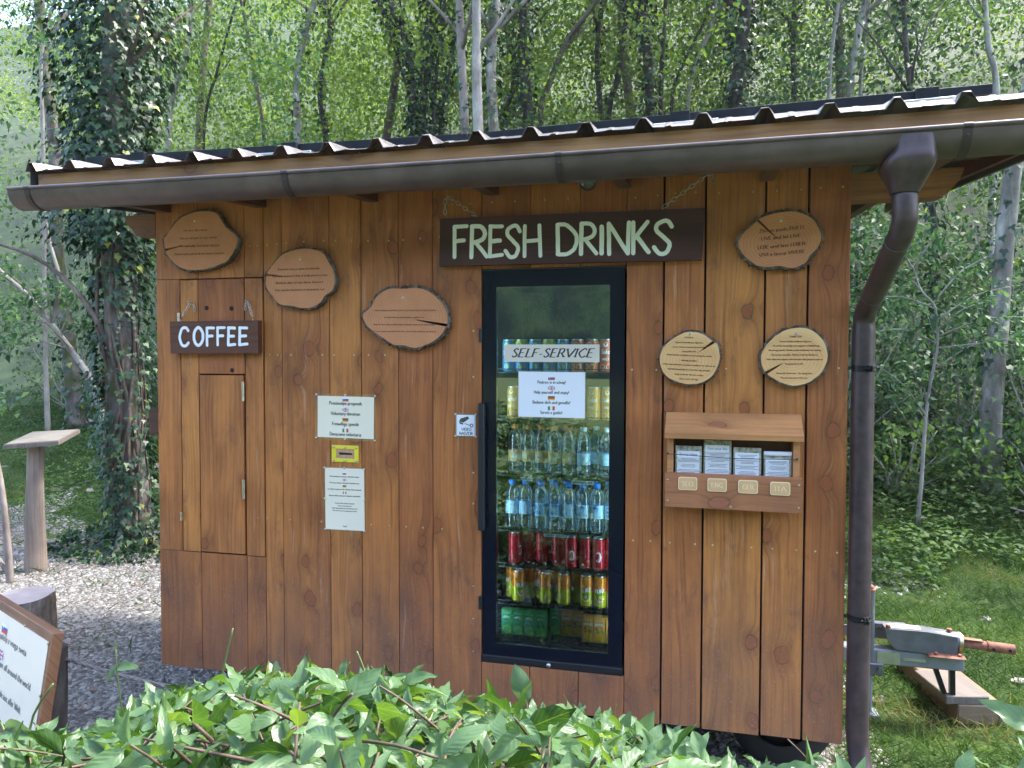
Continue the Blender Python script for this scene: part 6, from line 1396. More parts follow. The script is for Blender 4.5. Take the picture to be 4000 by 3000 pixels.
# ------------------------------------------------------------------ the ivy tree beside the kiosk
def ivy_tree():
    base = Vector((-2.67, 2.95, -.1)); rt = root('ivy_tree', 'big leaning tree smothered in dark glossy ivy left of the kiosk', 'tree', tuple(base)); rr = random.Random(77); g = np.random.default_rng(77)
    P = [Vector(p)-base for p in ((-2.62, 2.95, -.1), (-2.68, 2.95, .25), (-2.74, 2.95, .9), (-2.79, 2.95, 1.7), (-2.84, 2.95, 2.55), (-2.87, 2.95, 3.85), (-2.79, 2.95, 5.12), (-2.7, 2.95, 7.2))]
    sp = smooth_path(P, 4); N = len(sp); m = mb(); m.tube(sp, [.26, .22, .19, .17, .155]+[.15*(1-.4*i/N) for i in range(N-5)], 14, wob=.22, rnd=rr)
    for a, L in ((-.3, .5), (2.2, .5), (3.4, .55), (4.9, .45)):   # root flares
        d = Vector((math.cos(a), math.sin(a), 0)); m.tube([Vector((0, 0, .55)), d*.15+Vector((.0, 0, .32)), d*.28+Vector((0, 0, .13)), d*L+Vector((0, 0, .0))], [.07, .07, .05, .02], 7)
    m.build('trunk', 'bark_root', rt, smooth='all')
    m = mb()                                         # ropy ivy stems
    for k in range(15):
        a0 = rr.uniform(0, 6.28); tw = rr.uniform(-.5, .5); pts = []
        for i in range(0, N-8, 2):
            a = a0+tw*i*.3+.25*math.sin(i*.7+k); R_ = .165+.03*math.sin(i+k)+(.09 if i < 3 else 0); pts.append(sp[i]+Vector((math.cos(a)*R_, math.sin(a)*R_, 0)))
        m.tube(smooth_path(pts, 2), rr.uniform(.008, .022), 5)
    m.build('ivy_stem', 'bark_brown', rt, smooth='all')
    m = mb(); L = [Vector(p)-base for p in ((-2.80, 2.9, 1.75), (-3.05, 2.75, 2.35), (-3.55, 2.7, 2.75), (-4.2, 2.6, 2.95))]; m.tube(smooth_path(L, 4), [.03*(1-.6*i/12) for i in range(13)], 7); m.build('limb', 'bark_brown', rt, smooth='all'); m = mb()
    limbs(m, sp[14:], .09, rr, 7, 1.3); m.build('limb', 'bark_brown', rt, smooth='all')
    lo = sp[:22]; P1, d1, n1 = ivy_points(lo, .20, 1700, g, 1.0); P2, d2, n2 = ivy_points(sp[17:], .26, 1800, g, 1.9)
    P2[:, 0] += g.normal(0, .06, len(P2)); P2[:, 1] += g.normal(0, .08, len(P2))
    keep = g.random(len(P1)) < np.clip(.45+.5*np.sin(P1[:, 2]*2.6+P1[:, 0]*9), .18, 1)
    P1, d1, n1 = P1[keep], d1[keep], n1[keep]
    a = g.random(1500)*6.28; r_ = g.random(1500)**.6*.85; PB = np.stack([np.cos(a)*r_, np.sin(a)*r_*.8, .10+.38*np.clip(1-r_, 0, 1)*g.random(1500)], 1); dB = rand_dirs(1500, g); nB = rand_dirs(1500, g)*.4+np.array([0, 0, .7])
    Pq = np.concatenate([P1, P2, PB]); dq = np.concatenate([d1, d2, dB]); nq = np.concatenate([n1, n2, nB]); n = len(Pq)
    V, F, ow = place(T_IVY, Pq, dq+.35*rand_dirs(n, g), nq+.45*rand_dirs(n, g), g.uniform(.035, .085, n)*np.where(Pq[:, 2] > 2.3, 1.0, .8))
    o = bpy.data.objects.new('ivy', np_mesh('ivy', V, F, 'leaf_ivy', (g.random(n)**1.4)[ow])); COL.objects.link(o); o.parent = rt
    cs = [(-1.9, .3, 3.6), (-1.5, -.1, 4.2), (-1.2, .4, 4.9), (-1.7, .6, 5.4), (-2.4, .2, 4.6), (-.9, .9, 5.6), (.9, .7, 5.4), (1.2, .6, 4.7), (1.0, .9, 4.1), (-2.3, .5, 3.0), (-2.8, .1, 3.9)]
    P_ = clumps(cs, [.55]*len(cs), 420, g); o = leaf_obj('crown', T_LEAF2, P_, g.uniform(.05, .085, len(P_)), 'leaf_blue', rt, g=g)
ivy_tree()
# leaning bare tree with fresh leaves at the far left
def lean_tree():
    base = Vector((-3.45, 3.6, .05)); rt = root('leaning_sapling', 'bare pale leaning stem crossing in front of the mossy tree', 'tree', tuple(base)); rr = random.Random(8); g = np.random.default_rng(88)
    P = [Vector(p)-base for p in ((-3.40, 3.6, .0), (-3.52, 3.6, .8), (-3.66, 3.6, 1.27), (-3.80, 3.6, 1.62), (-4.27, 3.6, 2.16), (-4.57, 3.6, 2.47), (-4.94, 3.6, 2.75), (-5.3, 3.6, 3.1))]
    m = mb(); sp = smooth_path(P, 4); m.tube(sp, [.042*(1-.55*i/len(sp)) for i in range(len(sp))], 8, wob=.1, rnd=rr); m.tube(smooth_path([P[4], P[4]+Vector((.12, 0, .45)), P[4]+Vector((-.02, 0, .95)), P[4]+Vector((-.12, 0, 1.6))], 3), [.026*(1-.6*i/9) for i in range(10)], 7)
    tips = []
    for i in range(12):
        p = sp[rr.randrange(12, len(sp))]; q = p+Vector((rr.uniform(-.5, .6), rr.uniform(-.5, .2), rr.uniform(-.15, .5))); m.tube([p, (p+q)/2+Vector((0, 0, .06)), q], [.008, .006, .003], 5); tips.append(tuple(q))
    m.build('trunk', 'bark_pale', rt, smooth='all'); P_ = clumps(tips, [.26]*len(tips), 900, g, .5); leaf_obj('foliage', T_LEAF2, P_, g.uniform(.06, .10, len(P_)), 'leaf_blue', rt, up=.75, g=g)
lean_tree()
rt = root('bare_sapling', 'thin bare grey stem at the very left edge in front of the lectern', 'tree', (-2.79, 1.70, -.05)); m = mb(); m.tube(smooth_path([Vector(p) for p in ((0, 0, 0), (-.03, 0, .45), (-.08, 0, .86), (-.2, 0, 1.35), (-.42, 0, 1.9))], 4), [.030*(1-.5*i/17) for i in range(17)], 8); m.tube([(0.0, 0, .10), (-.10, .0, .22), (-.25, 0, .42)], [.022, .018, .01], 6); m.build('trunk', 'bark_grey', rt, smooth='all')
g = np.random.default_rng(5); P_ = clumps([(-.45, 0, 1.75), (-.7, .1, 1.95), (-.25, .1, 1.5), (-.62, -.3, 1.3), (-.35, .3, 2.1)], [.28]*5, 600, g); leaf_obj('foliage', T_LEAF2, P_, g.uniform(.05, .10, len(P_)), 'leaf_blue', rt, up=.8, g=g)

# sapling right of the downpipe
def sapling():
    base = Vector((4.48, 4.5, 0.1)); rt = root('young_sapling', 'slim whitish sapling with airy leafy twigs right of the downpipe', 'tree', tuple(base)); rr = random.Random(18); g = np.random.default_rng(18)
    P = [Vector(p)-base for p in ((4.48, 4.5, 0), (4.472, 4.5, .405), (4.488, 4.5, .63), (4.515, 4.5, 1.266), (4.553, 4.5, 1.618), (4.598, 4.5, 1.898), (4.579, 4.5, 2.26), (4.456, 4.5, 2.43), (4.38, 4.5, 2.66))]
    sp = smooth_path(P, 4); m = mb(); m.tube(sp, [.021*(1-.75*i/len(sp)) for i in range(len(sp))], 8, wob=.08, rnd=rr); tips = []
    for (p, q) in (((4.53, 1.27), (4.05, 1.75)), ((4.59, 1.72), (5.1, 1.98)), ((4.59, 2.0), (5.35, 2.18)), ((4.59, 2.15), (5.2, 2.45)), ((4.55, 2.3), (5.0, 2.72)), ((4.5, 2.38), (4.15, 2.62)), ((4.57, 2.26), (4.0, 2.35)), ((4.58, 1.95), (4.05, 2.05)), ((4.4, 2.6), (4.1, 2.85)), ((4.4, 2.62), (4.62, 2.9)), ((4.59, 2.05), (4.95, 2.3)), ((4.6, 1.9), (5.5, 1.85))):
        a = Vector((p[0], 4.5, p[1]))-base; b = Vector((q[0], 4.5+rr.uniform(-.35, .25), q[1]))-base; mid = (a+b)/2+Vector((0, 0, .07)); m.tube(smooth_path([a, mid, b], 3), [.0085, .008, .007, .006, .005, .004, .003], 5)
        for k in range(9): t = .25+.75*k/8; c = a*(1-t)**2+mid*2*t*(1-t)+b*t*t; tips.append((c.x+rr.uniform(-.06, .06), c.y+rr.uniform(-.08, .08), c.z+rr.uniform(-.05, .05)))
    m.build('trunk', 'bark_pale', rt, smooth='all'); P_ = clumps(tips, [.13]*len(tips), 520, g, .45); leaf_obj('foliage', T_LEAF2, P_, g.uniform(.055, .095, len(P_)), 'leaf_blue', rt, up=.85, g=g)
sapling()

# ------------------------------------------------------------------ shrubs
def shrub(x, y, h, r, mat, label, seed, size=.075, per=230, ncl=26, name='shrub', group=None, spread=.5):
    g = np.random.default_rng(seed); z = hgt(x, y); rt = root(name, label, 'shrub', (x, y, z), group); rr = random.Random(seed)
    cs = []; rs = []
    for k in range(ncl):
        a = g.random()*6.28; q = r*g.random()**.6; cs.append((q*math.cos(a), q*math.sin(a)*.8, h*(.12+.88*g.random()))); rs.append(g.uniform(.2, .42)*(.6+.5*h/2))
    m = mb()
    for c in cs[:14]: m.tube(smooth_path([Vector((rr.uniform(-.15, .15), rr.uniform(-.1, .1), 0)), Vector((c[0]*.5, c[1]*.5, c[2]*.55)), Vector(c)], 3), [.014, .013, .012, .010, .008, .006, .004], 5)
    m.build('stem', 'stem_pale', rt, smooth='all'); P_ = clumps(cs, rs, per, g, .7); n = len(P_)
    leaf_obj('foliage', T_LEAF2, P_, g.uniform(.7, 1.25, n)*size, mat, rt, up=.65, g=g); return rt
RS = [(4.0, 6.2, 1.9, .9, 'leaf_blue', 'bushy shrub immediately right of the downpipe, left of the sapling'), (5.0, 5.9, 1.5, .8, 'leaf_blue', 'low shrub straight behind the slim whitish sapling'), (5.9, 5.6, 2.0, .9, 'leaf_blue', 'broad shrub at the right edge under the mottled trunk'), (6.9, 5.2, 1.9, .9, 'leaf_mid', 'shrub beyond the right edge with mid-green leaves'),
      (3.7, 7.6, 3.0, 1.0, 'leaf_dark', 'tall dark shrub behind the downpipe bend'), (4.9, 7.8, 3.2, 1.1, 'leaf_mid', 'tall shrub behind the sapling top'), (6.2, 7.6, 3.3, 1.1, 'leaf_dark', 'tall dark shrub behind the mottled right trunk'), (7.6, 7.2, 3.2, 1.1, 'leaf_mid', 'tall shrub at the far right behind all others'),
      (4.5, 5.3, .75, .7, 'leaf_mid', 'knee-high brambly shrub at the foot of the right bank'), (5.6, 4.9, .8, .7, 'leaf_mid', 'knee-high shrub right of the sapling foot'), (5.45, 6.7, 2.6, 1.0, 'leaf_blue', 'head-high pale shrub between the sapling and the mottled right trunk'), (4.35, 6.9, 2.7, .9, 'leaf_blue', 'head-high pale shrub behind the left sapling twigs'), (6.6, 6.3, 2.6, 1.0, 'leaf_blue', 'head-high pale shrub right of the mottled right trunk'), (3.5, 5.4, 1.1, .6, 'leaf_blue', 'small shrub half hidden by the downpipe')]
for i, (x, y, h, r, mt, lab) in enumerate(RS): shrub(x, y, h, r, mt, lab, 300+i, per=400 if h < 2.5 else 280, ncl=36 if h < 2.5 else 50, size=.080 if y < 6.5 else .088, group='shrubs on the right bank')
LS = [(-4.6, 6.6, 1.5, .9, 'leaf_mid', 'shrub seen between the ivy tree and the mossy tree'), (-6.0, 8.0, 2.6, 1.1, 'leaf_dark', 'dark shrub behind the mossy tree'), (-7.8, 7.4, 2.4, 1.0, 'leaf_mid', 'shrub at the left edge beside the mossy tree'), (-3.6, 7.6, 3.4, 1.2, 'leaf_dark', 'dark shrub filling the gap between the ivy tree and the kiosk wall'), (-4.9, 9.4, 3.4, 1.2, 'leaf_mid', 'tall shrub behind the ivy tree'), (-8.6, 9.0, 3.6, 1.4, 'leaf_dark', 'tall dark shrub in the upper left distance'), (-2.0, 5.4, 1.7, .8, 'leaf_blue', 'shrub squeezed behind the left corner of the kiosk'), (-6.8, 10.5, 4.0, 1.5, 'leaf_mid', 'tallest shrub up the left bank'), (-2.9, 9.6, 4.2, 1.4, 'leaf_mid', 'high shrub showing over the left roof end')]
for i, (x, y, h, r, mt, lab) in enumerate(LS): shrub(x, y, h, r, mt, lab, 400+i, per=300, ncl=46, size=.070, group='shrubs on the left bank')
# young maple shoots just over the roof
for i, (x, y, z, lab) in enumerate(((-.05, 4.6, 3.35, 'bright yellow-green maple shoot peeping over the roof by the mottled trunk'), (.72, 4.8, 3.45, 'taller bright maple shoot peeping over the roof right of the first'))):
    rt = root('maple_sapling', lab, 'tree', (x, y, hgt(x, y)), 'young maples behind the roof'); g = np.random.default_rng(600+i); zz = z-hgt(x, y); m = mb(); m.tube([(0, 0, 0), (.03, 0, zz*.5), (-.02, 0, zz), (.0, 0, zz+.45)], [.016, .014, .010, .004], 6); m.build('trunk', 'stem_green', rt, smooth='all')
    cs = [(g.uniform(-.28, .28), g.uniform(-.2, .2), zz+g.uniform(-.3, .48+.25*i)) for _ in range(12)]; P_ = clumps(cs, [.13]*12, 650, g); leaf_obj('foliage', T_IVY, P_, g.uniform(.08, .13, len(P_)), 'leaf_bright', rt, up=.8, var=g.uniform(.75, 1, len(P_)), g=g)

# ------------------------------------------------------------------ ground cover, grass, stones
def scatter(n, x0, x1, y0, y1, g, mask=None):
    X = g.uniform(x0, x1, n); Y = g.uniform(y0, y1, n)
    if mask is not None: k = mask(X, Y); X, Y = X[k], Y[k]
    Z = np.array([hgt(a, b) for a, b in zip(X, Y)]); return np.stack([X, Y, Z], 1)
def nz(X, Y, s=1.0, o=0.0): return np.array([mnoise.noise((a*s, b*s, o)) for a, b in zip(X, Y)])
g = np.random.default_rng(41)
def in_gravel(X, Y):
    w = nz(X, Y, .8, 2.0)*1.2
    return ((X+w < 3.2) & (Y+w < 2.2-.33*X)) | (nz(X, Y, .75, 9) > .42)
def grass(nm, n, x0, x1, y0, y1, L, dens=None, seed=1):
    g = np.random.default_rng(seed); P = scatter(n, x0, x1, y0, y1, g, lambda X, Y: (~in_gravel(X, Y)) | (g.random(len(X)) < .05) | (nz(X, Y, 1.3, 22) > .36)); n = len(P)
    d = rand_dirs(n, g)*np.array([1, 1, .2])+np.array([0, 0, .55]); nr = rand_dirs(n, g)
    T = (np.array([[0, .022, 0], [0, -.022, 0], [.5, -.020, .06], [.5, .020, .06], [1.0, -.002, -.06], [1.0, .002, -.06]]), np.array([[0, 1, 2, 3], [3, 2, 4, 5]]))
    V, F, ow = place(T, P, d, nr, g.uniform(.6, 1.5, n)*L, 1.3); var = np.clip(.5+.9*nz(P[:, 0], P[:, 1], 1.6, 4)+g.normal(0, .18, n), 0, 1)
    o = bpy.data.objects.new(nm, np_mesh(nm, V, F, 'grass_blade', var[ow])); COL.objects.link(o); return o
tag(grass('lawn_grass', 92000, 3.1, 8.0, -.6, 6.5, .07, seed=61), 'short rough mown grass right of the kiosk', 'grass', kind='stuff')
tag(grass('meadow_grass', 60000, -10, 1.5, .6, 9.5, .085, seed=62), 'short grass on the left bank behind the gravel', 'grass', kind='stuff')
def cover(nm, n, x0, x1, y0, y1, size, seed, lab, zr=.10, mask=None):
    g = np.random.default_rng(seed); P = scatter(n, x0, x1, y0, y1, g, mask); n = len(P); P[:, 2] += g.random(n)*zr*(.5+1.0*np.clip(nz(P[:, 0], P[:, 1], 1.1, 7)+.4, 0, 1))
    d = rand_dirs(n, g)*np.array([1, 1, .3]); nr = rand_dirs(n, g)*.45+np.array([0, 0, .8]); V, F, ow = place(T_LEAF2, P, d, nr, g.uniform(.6, 1.3, n)*size)
    var = np.clip(.5+.8*nz(P[:, 0], P[:, 1], .9, 3)+g.normal(0, .2, n), 0, 1); o = bpy.data.objects.new(nm, np_mesh(nm, V, F, 'leaf_mid', var[ow])); COL.objects.link(o); tag(o, lab, 'ground cover', kind='stuff')
cover('ground_cover', 34000, -9, .5, 3.2, 10.5, .055, 71, 'low leafy weeds covering the left bank', .12, lambda X, Y: nz(X, Y, .9, 5) > -.12)
cover('undergrowth', 36000, 3.2, 9, 3.0, 9.0, .065, 72, 'leafy undergrowth at the foot of the right bank', .28, lambda X, Y: nz(X, Y, .9, 6)+(Y-3.6)*.35 > 0)
def stones(nm, n, x0, x1, y0, y1, s0, s1, seed, lab, mask):
    g = np.random.default_rng(seed); P = scatter(n, x0, x1, y0, y1, g, mask); n = len(P)
    base = np.array([[1, 0, 0], [0.3, .9, 0], [-.8, .55, 0], [-.8, -.6, 0], [.35, -.9, 0], [.1, .05, .75], [-.1, 0, -.4]]); Fb = np.array([[0, 1, 5], [1, 2, 5], [2, 3, 5], [3, 4, 5], [4, 0, 5]])
    top = np.array([[.5, .05, .62], [.1, .45, .60], [-.4, .25, .62], [-.35, -.3, .58], [.2, -.42, .6]])
    base = np.concatenate([base[:5], top]); Fq = np.array([[i, (i+1) % 5, 5+(i+1) % 5, 5+i] for i in range(5)]); Ft = np.array([[5, 6, 7, 9], [7, 8, 9, 9]])
    Fq = np.concatenate([Fq, np.array([[5, 6, 7, 9]])]); Ftri = None
    a = g.random(n)*6.28; c, s = np.cos(a), np.sin(a); sz = g.uniform(s0, s1, n)*(.6+.8*g.random(n)**3); V = base[None]*(1+.22*g.normal(size=(n, 10, 1)))*np.array([1, .8, .75]); V = V*sz[:, None, None]
    X = V[:, :, 0]*c[:, None]-V[:, :, 1]*s[:, None]; Y = V[:, :, 0]*s[:, None]+V[:, :, 1]*c[:, None]; V = np.stack([X, Y, V[:, :, 2]], 2)+P[:, None, :]+np.array([0, 0, -.001])
    F = Fq[None]+(np.arange(n)*10)[:, None, None]; ow = np.repeat(np.arange(n), len(Fq)); F2 = np.array([[7, 8, 9, 9]])
    o = bpy.data.objects.new(nm, np_mesh(nm, V.reshape(-1, 3), F.reshape(-1, 4), 'stone', np.clip(g.normal(.5, .25, n), 0, 1)[ow])); COL.objects.link(o); tag(o, lab, 'gravel', kind='stuff')
stones('gravel', 52000, -5.0, 1.2, -2.2, 5.0, .009, .024, 81, 'pale grey crushed gravel covering the yard left of the kiosk', in_gravel)
stones('gravel_fine', 16000, .6, 3.6, -2.2, 2.2, .008, .018, 82, 'pale gravel under the kiosk and the hedge', lambda X, Y: X < 3.4)
stones('gravel_right', 4500, 3.2, 7, -.5, 4.5, .010, .028, 83, 'white stones showing through the grass on the right', lambda X, Y: nz(X, Y, .75, 9) > .26)
g = np.random.default_rng(90); ORDN = ['nearest', 'second nearest', 'third nearest', 'fourth nearest', 'fifth nearest', 'sixth nearest', 'seventh nearest', 'farthest']
RK = sorted([(float(g.uniform(-7.5, -3.2)), float(g.uniform(3.9, 7.5))) for _ in range(8)], key=lambda p: -p[0])+sorted([(float(g.uniform(3.7, 5.6)), float(g.uniform(.8, 3.0))) for _ in range(6)])
for k, (x, y) in enumerate(RK):
    m = mb(); s = g.uniform(.05, .12) if k < 8 else g.uniform(.025, .045); m.ball((0, 0, 0), s, 7, 5, (1.3, .9, .5)); m.v = [(a+g.normal(0, s*.1), b+g.normal(0, s*.1), c+g.normal(0, s*.06)) for a, b, c in m.v]
    o = m.build('rock', 'bark_pale'); o.location = (x, y, hgt(x, y)+s*.15); o.rotation_euler = (0, 0, g.random()*6)
    tag(o, f'pale rock in the grass of the left bank, {ORDN[k]} to the kiosk' if k < 8 else f'small white stone in the right lawn, {(ORDN[:5]+["farthest"])[k-8]} to the downpipe', 'rock', 'loose pale rocks on the grass')
for k, (x, y, L, r, a, lab) in enumerate(((-6.9, 9.0, 2.2, .10, .15, 'mossy fallen log lying on the left bank behind the leaning stem'), (-5.4, 7.1, 1.6, .08, -.2, 'grey fallen log lower on the left bank'), (-3.6, 5.2, 1.1, .05, .5, 'short fallen branch near the ivy tree'))):
    rt = root('fallen_log', lab, 'log', (x, y, hgt(x, y)+r*.8), 'fallen logs on the left bank', (0, 0, a)); rr = random.Random(k); m = mb(); m.tube([(-L/2, 0, 0), (-L/6, .03, .02), (L/5, -.03, .0), (L/2, .02, .04)], [r, r*1.05, r*.95, r*.8], 9, wob=.15, rnd=rr); m.build('log', 'bark_mossy' if k == 0 else 'bark_pale', rt, smooth=True)
g = np.random.default_rng(95); P = scatter(260, -4.5, 0, -.8, 3.5, g); P[:, 2] += .016; n = len(P); d = rand_dirs(n, g)*np.array([1, 1, .15]); nr = rand_dirs(n, g)*.3+np.array([0, 0, .9]); V, F, ow = place(T_LEAF2, P, d, nr, g.uniform(.03, .06, n))
o = bpy.data.objects.new('fallen_leaves', np_mesh('fallen_leaves', V, F, 'dry_leaf', g.random(n)[ow])); COL.objects.link(o); tag(o, 'scattered dry brown leaves on the gravel', 'leaves', kind='stuff')
P = scatter(2200, -3.2, -.2, -.3, 3.0, g, lambda X, Y: nz(X, Y, 2.2, 12) > .28); n = len(P); P[:, 2] += .008; d = rand_dirs(n, g)*np.array([1, 1, .3]); nr = rand_dirs(n, g)*.4+np.array([0, 0, .8]); V, F, ow = place(T_LEAF2, P, d, nr, g.uniform(.02, .045, n))
o = bpy.data.objects.new('weeds', np_mesh('weeds', V, F, 'leaf_mid', g.random(n)[ow])); COL.objects.link(o); tag(o, 'small green weeds sprouting through the gravel', 'weeds', kind='stuff')

# ------------------------------------------------------------------ the clipped dogwood hedge in the foreground
def leaf_grid(nu=9, nv=5):
    V = []; UV = []
    for i in range(nu):
        t = i/(nu-1); w = .245*math.sin(math.pi*min(1, t**.82))**.85*(1-.12*t) if 0 < t < 1 else .004
        for j in range(nv): s = -1+2*j/(nv-1); V.append((t, s*w, 0)); UV.append((t, s))
    F = [(i*nv+j, i*nv+j+1, (i+1)*nv+j+1, (i+1)*nv+j) for i in range(nu-1) for j in range(nv-1)]
    return np.array(V), np.array(UV), np.array(F)
LV, LUV, LF = leaf_grid()
def big_leaves(P, D, Nn, S, g, curl=1.0, widf=1.0):
    n = len(P); D = unit(D); Sd = unit(np.cross(Nn, D)); Wn = np.cross(D, Sd); t = LV[None, :, 0]; s = LV[None, :, 1]*widf*g.uniform(.85, 1.2, (n, 1)); sn = LUV[None, :, 1]
    droop = g.uniform(-.15, .85, (n, 1))*curl; fold = g.uniform(-.25, .9, (n, 1)); ph = g.uniform(0, 6.28, (n, 1)); amp = g.uniform(.012, .060, (n, 1)); bend = g.normal(0, .17, (n, 1))
    w = -droop*t**2+fold*np.abs(s)+amp*np.sin(t*15+ph)*np.abs(sn)**1.5+.012*np.sin(t*42+ph)*np.abs(sn)**3+(.02*np.sin(t*20))*np.abs(sn)*(sn != 0); tt = t*(1-.25*droop*t); s2 = s*(1-.25*np.abs(fold))+bend*t**2
    V = P[:, None, :]+S[:, None, None]*(tt[..., None]*D[:, None, :]+s2[..., None]*Sd[:, None, :]+w[..., None]*Wn[:, None, :])
    F = LF[None]+(np.arange(n)*len(LV))[:, None, None]; return V.reshape(-1, 3), F.reshape(-1, 4), np.repeat(np.arange(n), len(LF)), np.tile(LUV, (n, 1))
PROF = [(-3, .42), (-1.45, .42), (-1.25, .62), (-1.13, .63), (-1.02, .62), (-.90, .575), (-.83, .525), (-.62, .465), (-.43, .45), (-.33, .475), (-.20, .475), (-.12, .475), (-.05, .49), (.02, .515), (.10, .515), (.17, .525), (.225, .545), (.28, .50), (.36, .45), (.6, .43)]
def top_z(X, Y):
    a = (X-2.614)/(Y+3.2); return 1.8-np.interp(a, [p[0] for p in PROF], [p[1] for p in PROF])*(Y+3.2)
def hedge_shrub(x0, x1, y0, y1, label, seed, shoots, name='dogwood_shrub', size=.052):
    g = np.random.default_rng(seed); rr = random.Random(seed); cx = (x0+x1)/2; cy = (y0+y1)/2; rt = root(name, label, 'shrub', (cx, cy, 0), 'clipped dogwood hedge in the foreground')
    m = mb(); PP = []; DD = []; NN = []; SS = []
    for k in range(6):
        a = Vector((rr.uniform(-.1, .1), rr.uniform(-.1, .1), -.05)); b = Vector((rr.uniform(x0, x1)-cx, rr.uniform(y0, y1)-cy, 0)); b.z = float(top_z(b.x+cx, b.y+cy))-.14
        m.tube(smooth_path([a, (a+b)/2+Vector((rr.uniform(-.05, .05), 0, 0)), b], 3), [.012, .011, .010, .009, .0075, .006, .004], 6)
    for k in range(int(shoots*3.3)):
        low = k > shoots*2.8
        X = g.uniform(x0, x1); Y = g.uniform(y0, y1); tz = float(top_z(X, Y))
        z0_ = tz-g.uniform(.06, .36) if not low else g.uniform(.12, max(.2, tz-.3)); L = g.uniform(.10, .30); az = g.uniform(0, 6.28); el = g.uniform(-.2, 1.0)
        d = Vector((math.cos(az)*math.cos(el), math.sin(az)*math.cos(el), math.sin(el))); p = Vector((X, Y, z0_)); pts = [p.copy()]; nl = int(L/.032)+1; dirn = d.copy()
        for i in range(nl):
            p = p+dirn*.032; dirn = (dirn+Vector((0, 0, -.035))+Vector((rr.uniform(-.1, .1), rr.uniform(-.1, .1), rr.uniform(-.05, .05)))).normalized()
            tzz = float(top_z(p.x, p.y))
            if p.z > tzz-.012: break
            pts.append(p.copy()); side = dirn.cross(Vector((0, 0, 1))).normalized()
            if i % 2: side = side.cross(dirn).normalized() if abs(dirn.z) > .6 else side
            for sg in (1, -1):
                q = side*sg*.8+dirn*.55+Vector((rr.uniform(-.5, .5), rr.uniform(-.5, .5), rr.uniform(-.8, .55)))
                s_ = size*rr.choice((rr.uniform(.35, .7), rr.uniform(.7, 1.3), rr.uniform(.8, 1.35)))
                tipz = p.z+q.normalized().z*s_
                if tipz > tzz+.02+.015*rr.random(): continue
                PP.append(tuple(p+q.normalized()*.006)); DD.append(tuple(q)); NN.append((rr.uniform(-1.9, 1.9), rr.uniform(-1.9, 1.5), 1.0)); SS.append(s_)
        if len(pts) > 1: m.tube([q-Vector((cx, cy, 0)) for q in pts], [.0026*(1-.5*i/len(pts)) for i in range(len(pts))], 5)
    m.build('stem', 'stem_brown', rt, smooth='all')
    P, D, Nn, S = np.array(PP)-np.array([cx, cy, 0]), np.array(DD), np.array(NN), np.array(SS); V, F, ow, UV = big_leaves(P, D, Nn, S, g)
    o = bpy.data.objects.new('foliage', np_mesh('foliage', V, F, 'leaf_hedge', g.beta(1.3, 1.3, len(P))[ow], UV, True)); COL.objects.link(o); o.parent = rt
HS = [(.30, .90, -1.9, -1.25, 'clipped shrub in front of the tilted notice board', 60), (.85, 1.45, -2.0, -1.15, 'clipped shrub below the COFFEE hatch', 110), (1.25, 1.85, -2.1, -1.1, 'clipped shrub below the donation notices', 150), (1.80, 2.15, -2.15, -1.1, 'clipped shrub below the leaf-shaped slice', 120), (2.10, 2.45, -2.15, -1.1, 'clipped shrub right below the fridge door', 120), (2.40, 2.72, -2.15, -1.15, 'clipped shrub below the right edge of the fridge', 90), (2.66, 2.98, -2.1, -1.35, 'low clipped shrub below the leaflet box', 80), (3.02, 3.40, -2.0, -1.3, 'clipped shrub at the bottom right corner', 34), (1.45, 1.95, -2.45, -2.0, 'nearest clipped shrub at the lower left of the frame', 60), (2.0, 2.5, -2.5, -2.1, 'nearest clipped shrub at the lower middle of the frame', 46), (.85, 1.50, -2.55, -2.0, 'clipped shrub mirrored in the fridge glass, just left of the nearest shrubs', 60)]
for i, (x0, x1, y0, y1, lab, sh) in enumerate(HS): hedge_shrub(x0, x1, y0, y1, lab, 900+i, sh)
# individual shoots that stand above the clipped top
def shoot(label, pts, leaves, seed, mat='leaf_hedge', stem='stem_green', r=.0028, leafsize=.06, name='dogwood_shoot', var=None, widf=1.0):
    g = np.random.default_rng(seed); o_ = Vector(pts[0]); rt = root(name, label, 'shoot', tuple(o_), 'single shoots above the hedge'); P = [Vector(p)-o_ for p in pts]; sp = smooth_path(P, 4); m = mb(); m.tube(sp, [r*(1-.35*i/len(sp)) for i in range(len(sp))], 6); m.build('stem', stem, rt, smooth='all')
    if not leaves: return
    PP = []; DD = []; SS = []; NN = []
    for (t, dx, dy, dz, s) in leaves:
        q = sp[min(len(sp)-1, int(t*(len(sp)-1)))]; PP.append(tuple(q)); DD.append((dx, dy, dz)); SS.append(s); NN.append((g.uniform(-.3, .3), -.8, .7))
    V, F, ow, UV = big_leaves(np.array(PP), np.array(DD, float), np.array(NN), np.array(SS), g, .7, widf); v = g.uniform(.5, .9, len(PP)) if var is None else np.full(len(PP), var)
    o = bpy.data.objects.new('foliage', np_mesh('foliage', V, F, mat, v[ow], UV, True)); COL.objects.link(o); o.parent = rt
shoot('thin two-leaved shoot standing on the gravel side left of the kiosk', [(.83, -1.2, .45), (.835, -1.2, .66), (.82, -1.2, .80), (.815, -1.2, .885)], [(.78, 1, -.1, .35, .075), (.78, -.8, -.2, -.45, .06), (1, -.1, 0, 1, .03), (.3, .7, -.3, .2, .08), (.25, -.5, -.3, -.8, .09)], 1, var=.95)
shoot('bare green cut stem leaning right before the hatch boards', [(1.16, -1.2, .70), (1.20, -1.2, .86), (1.235, -1.2, .99)], [], 2, r=.0032)
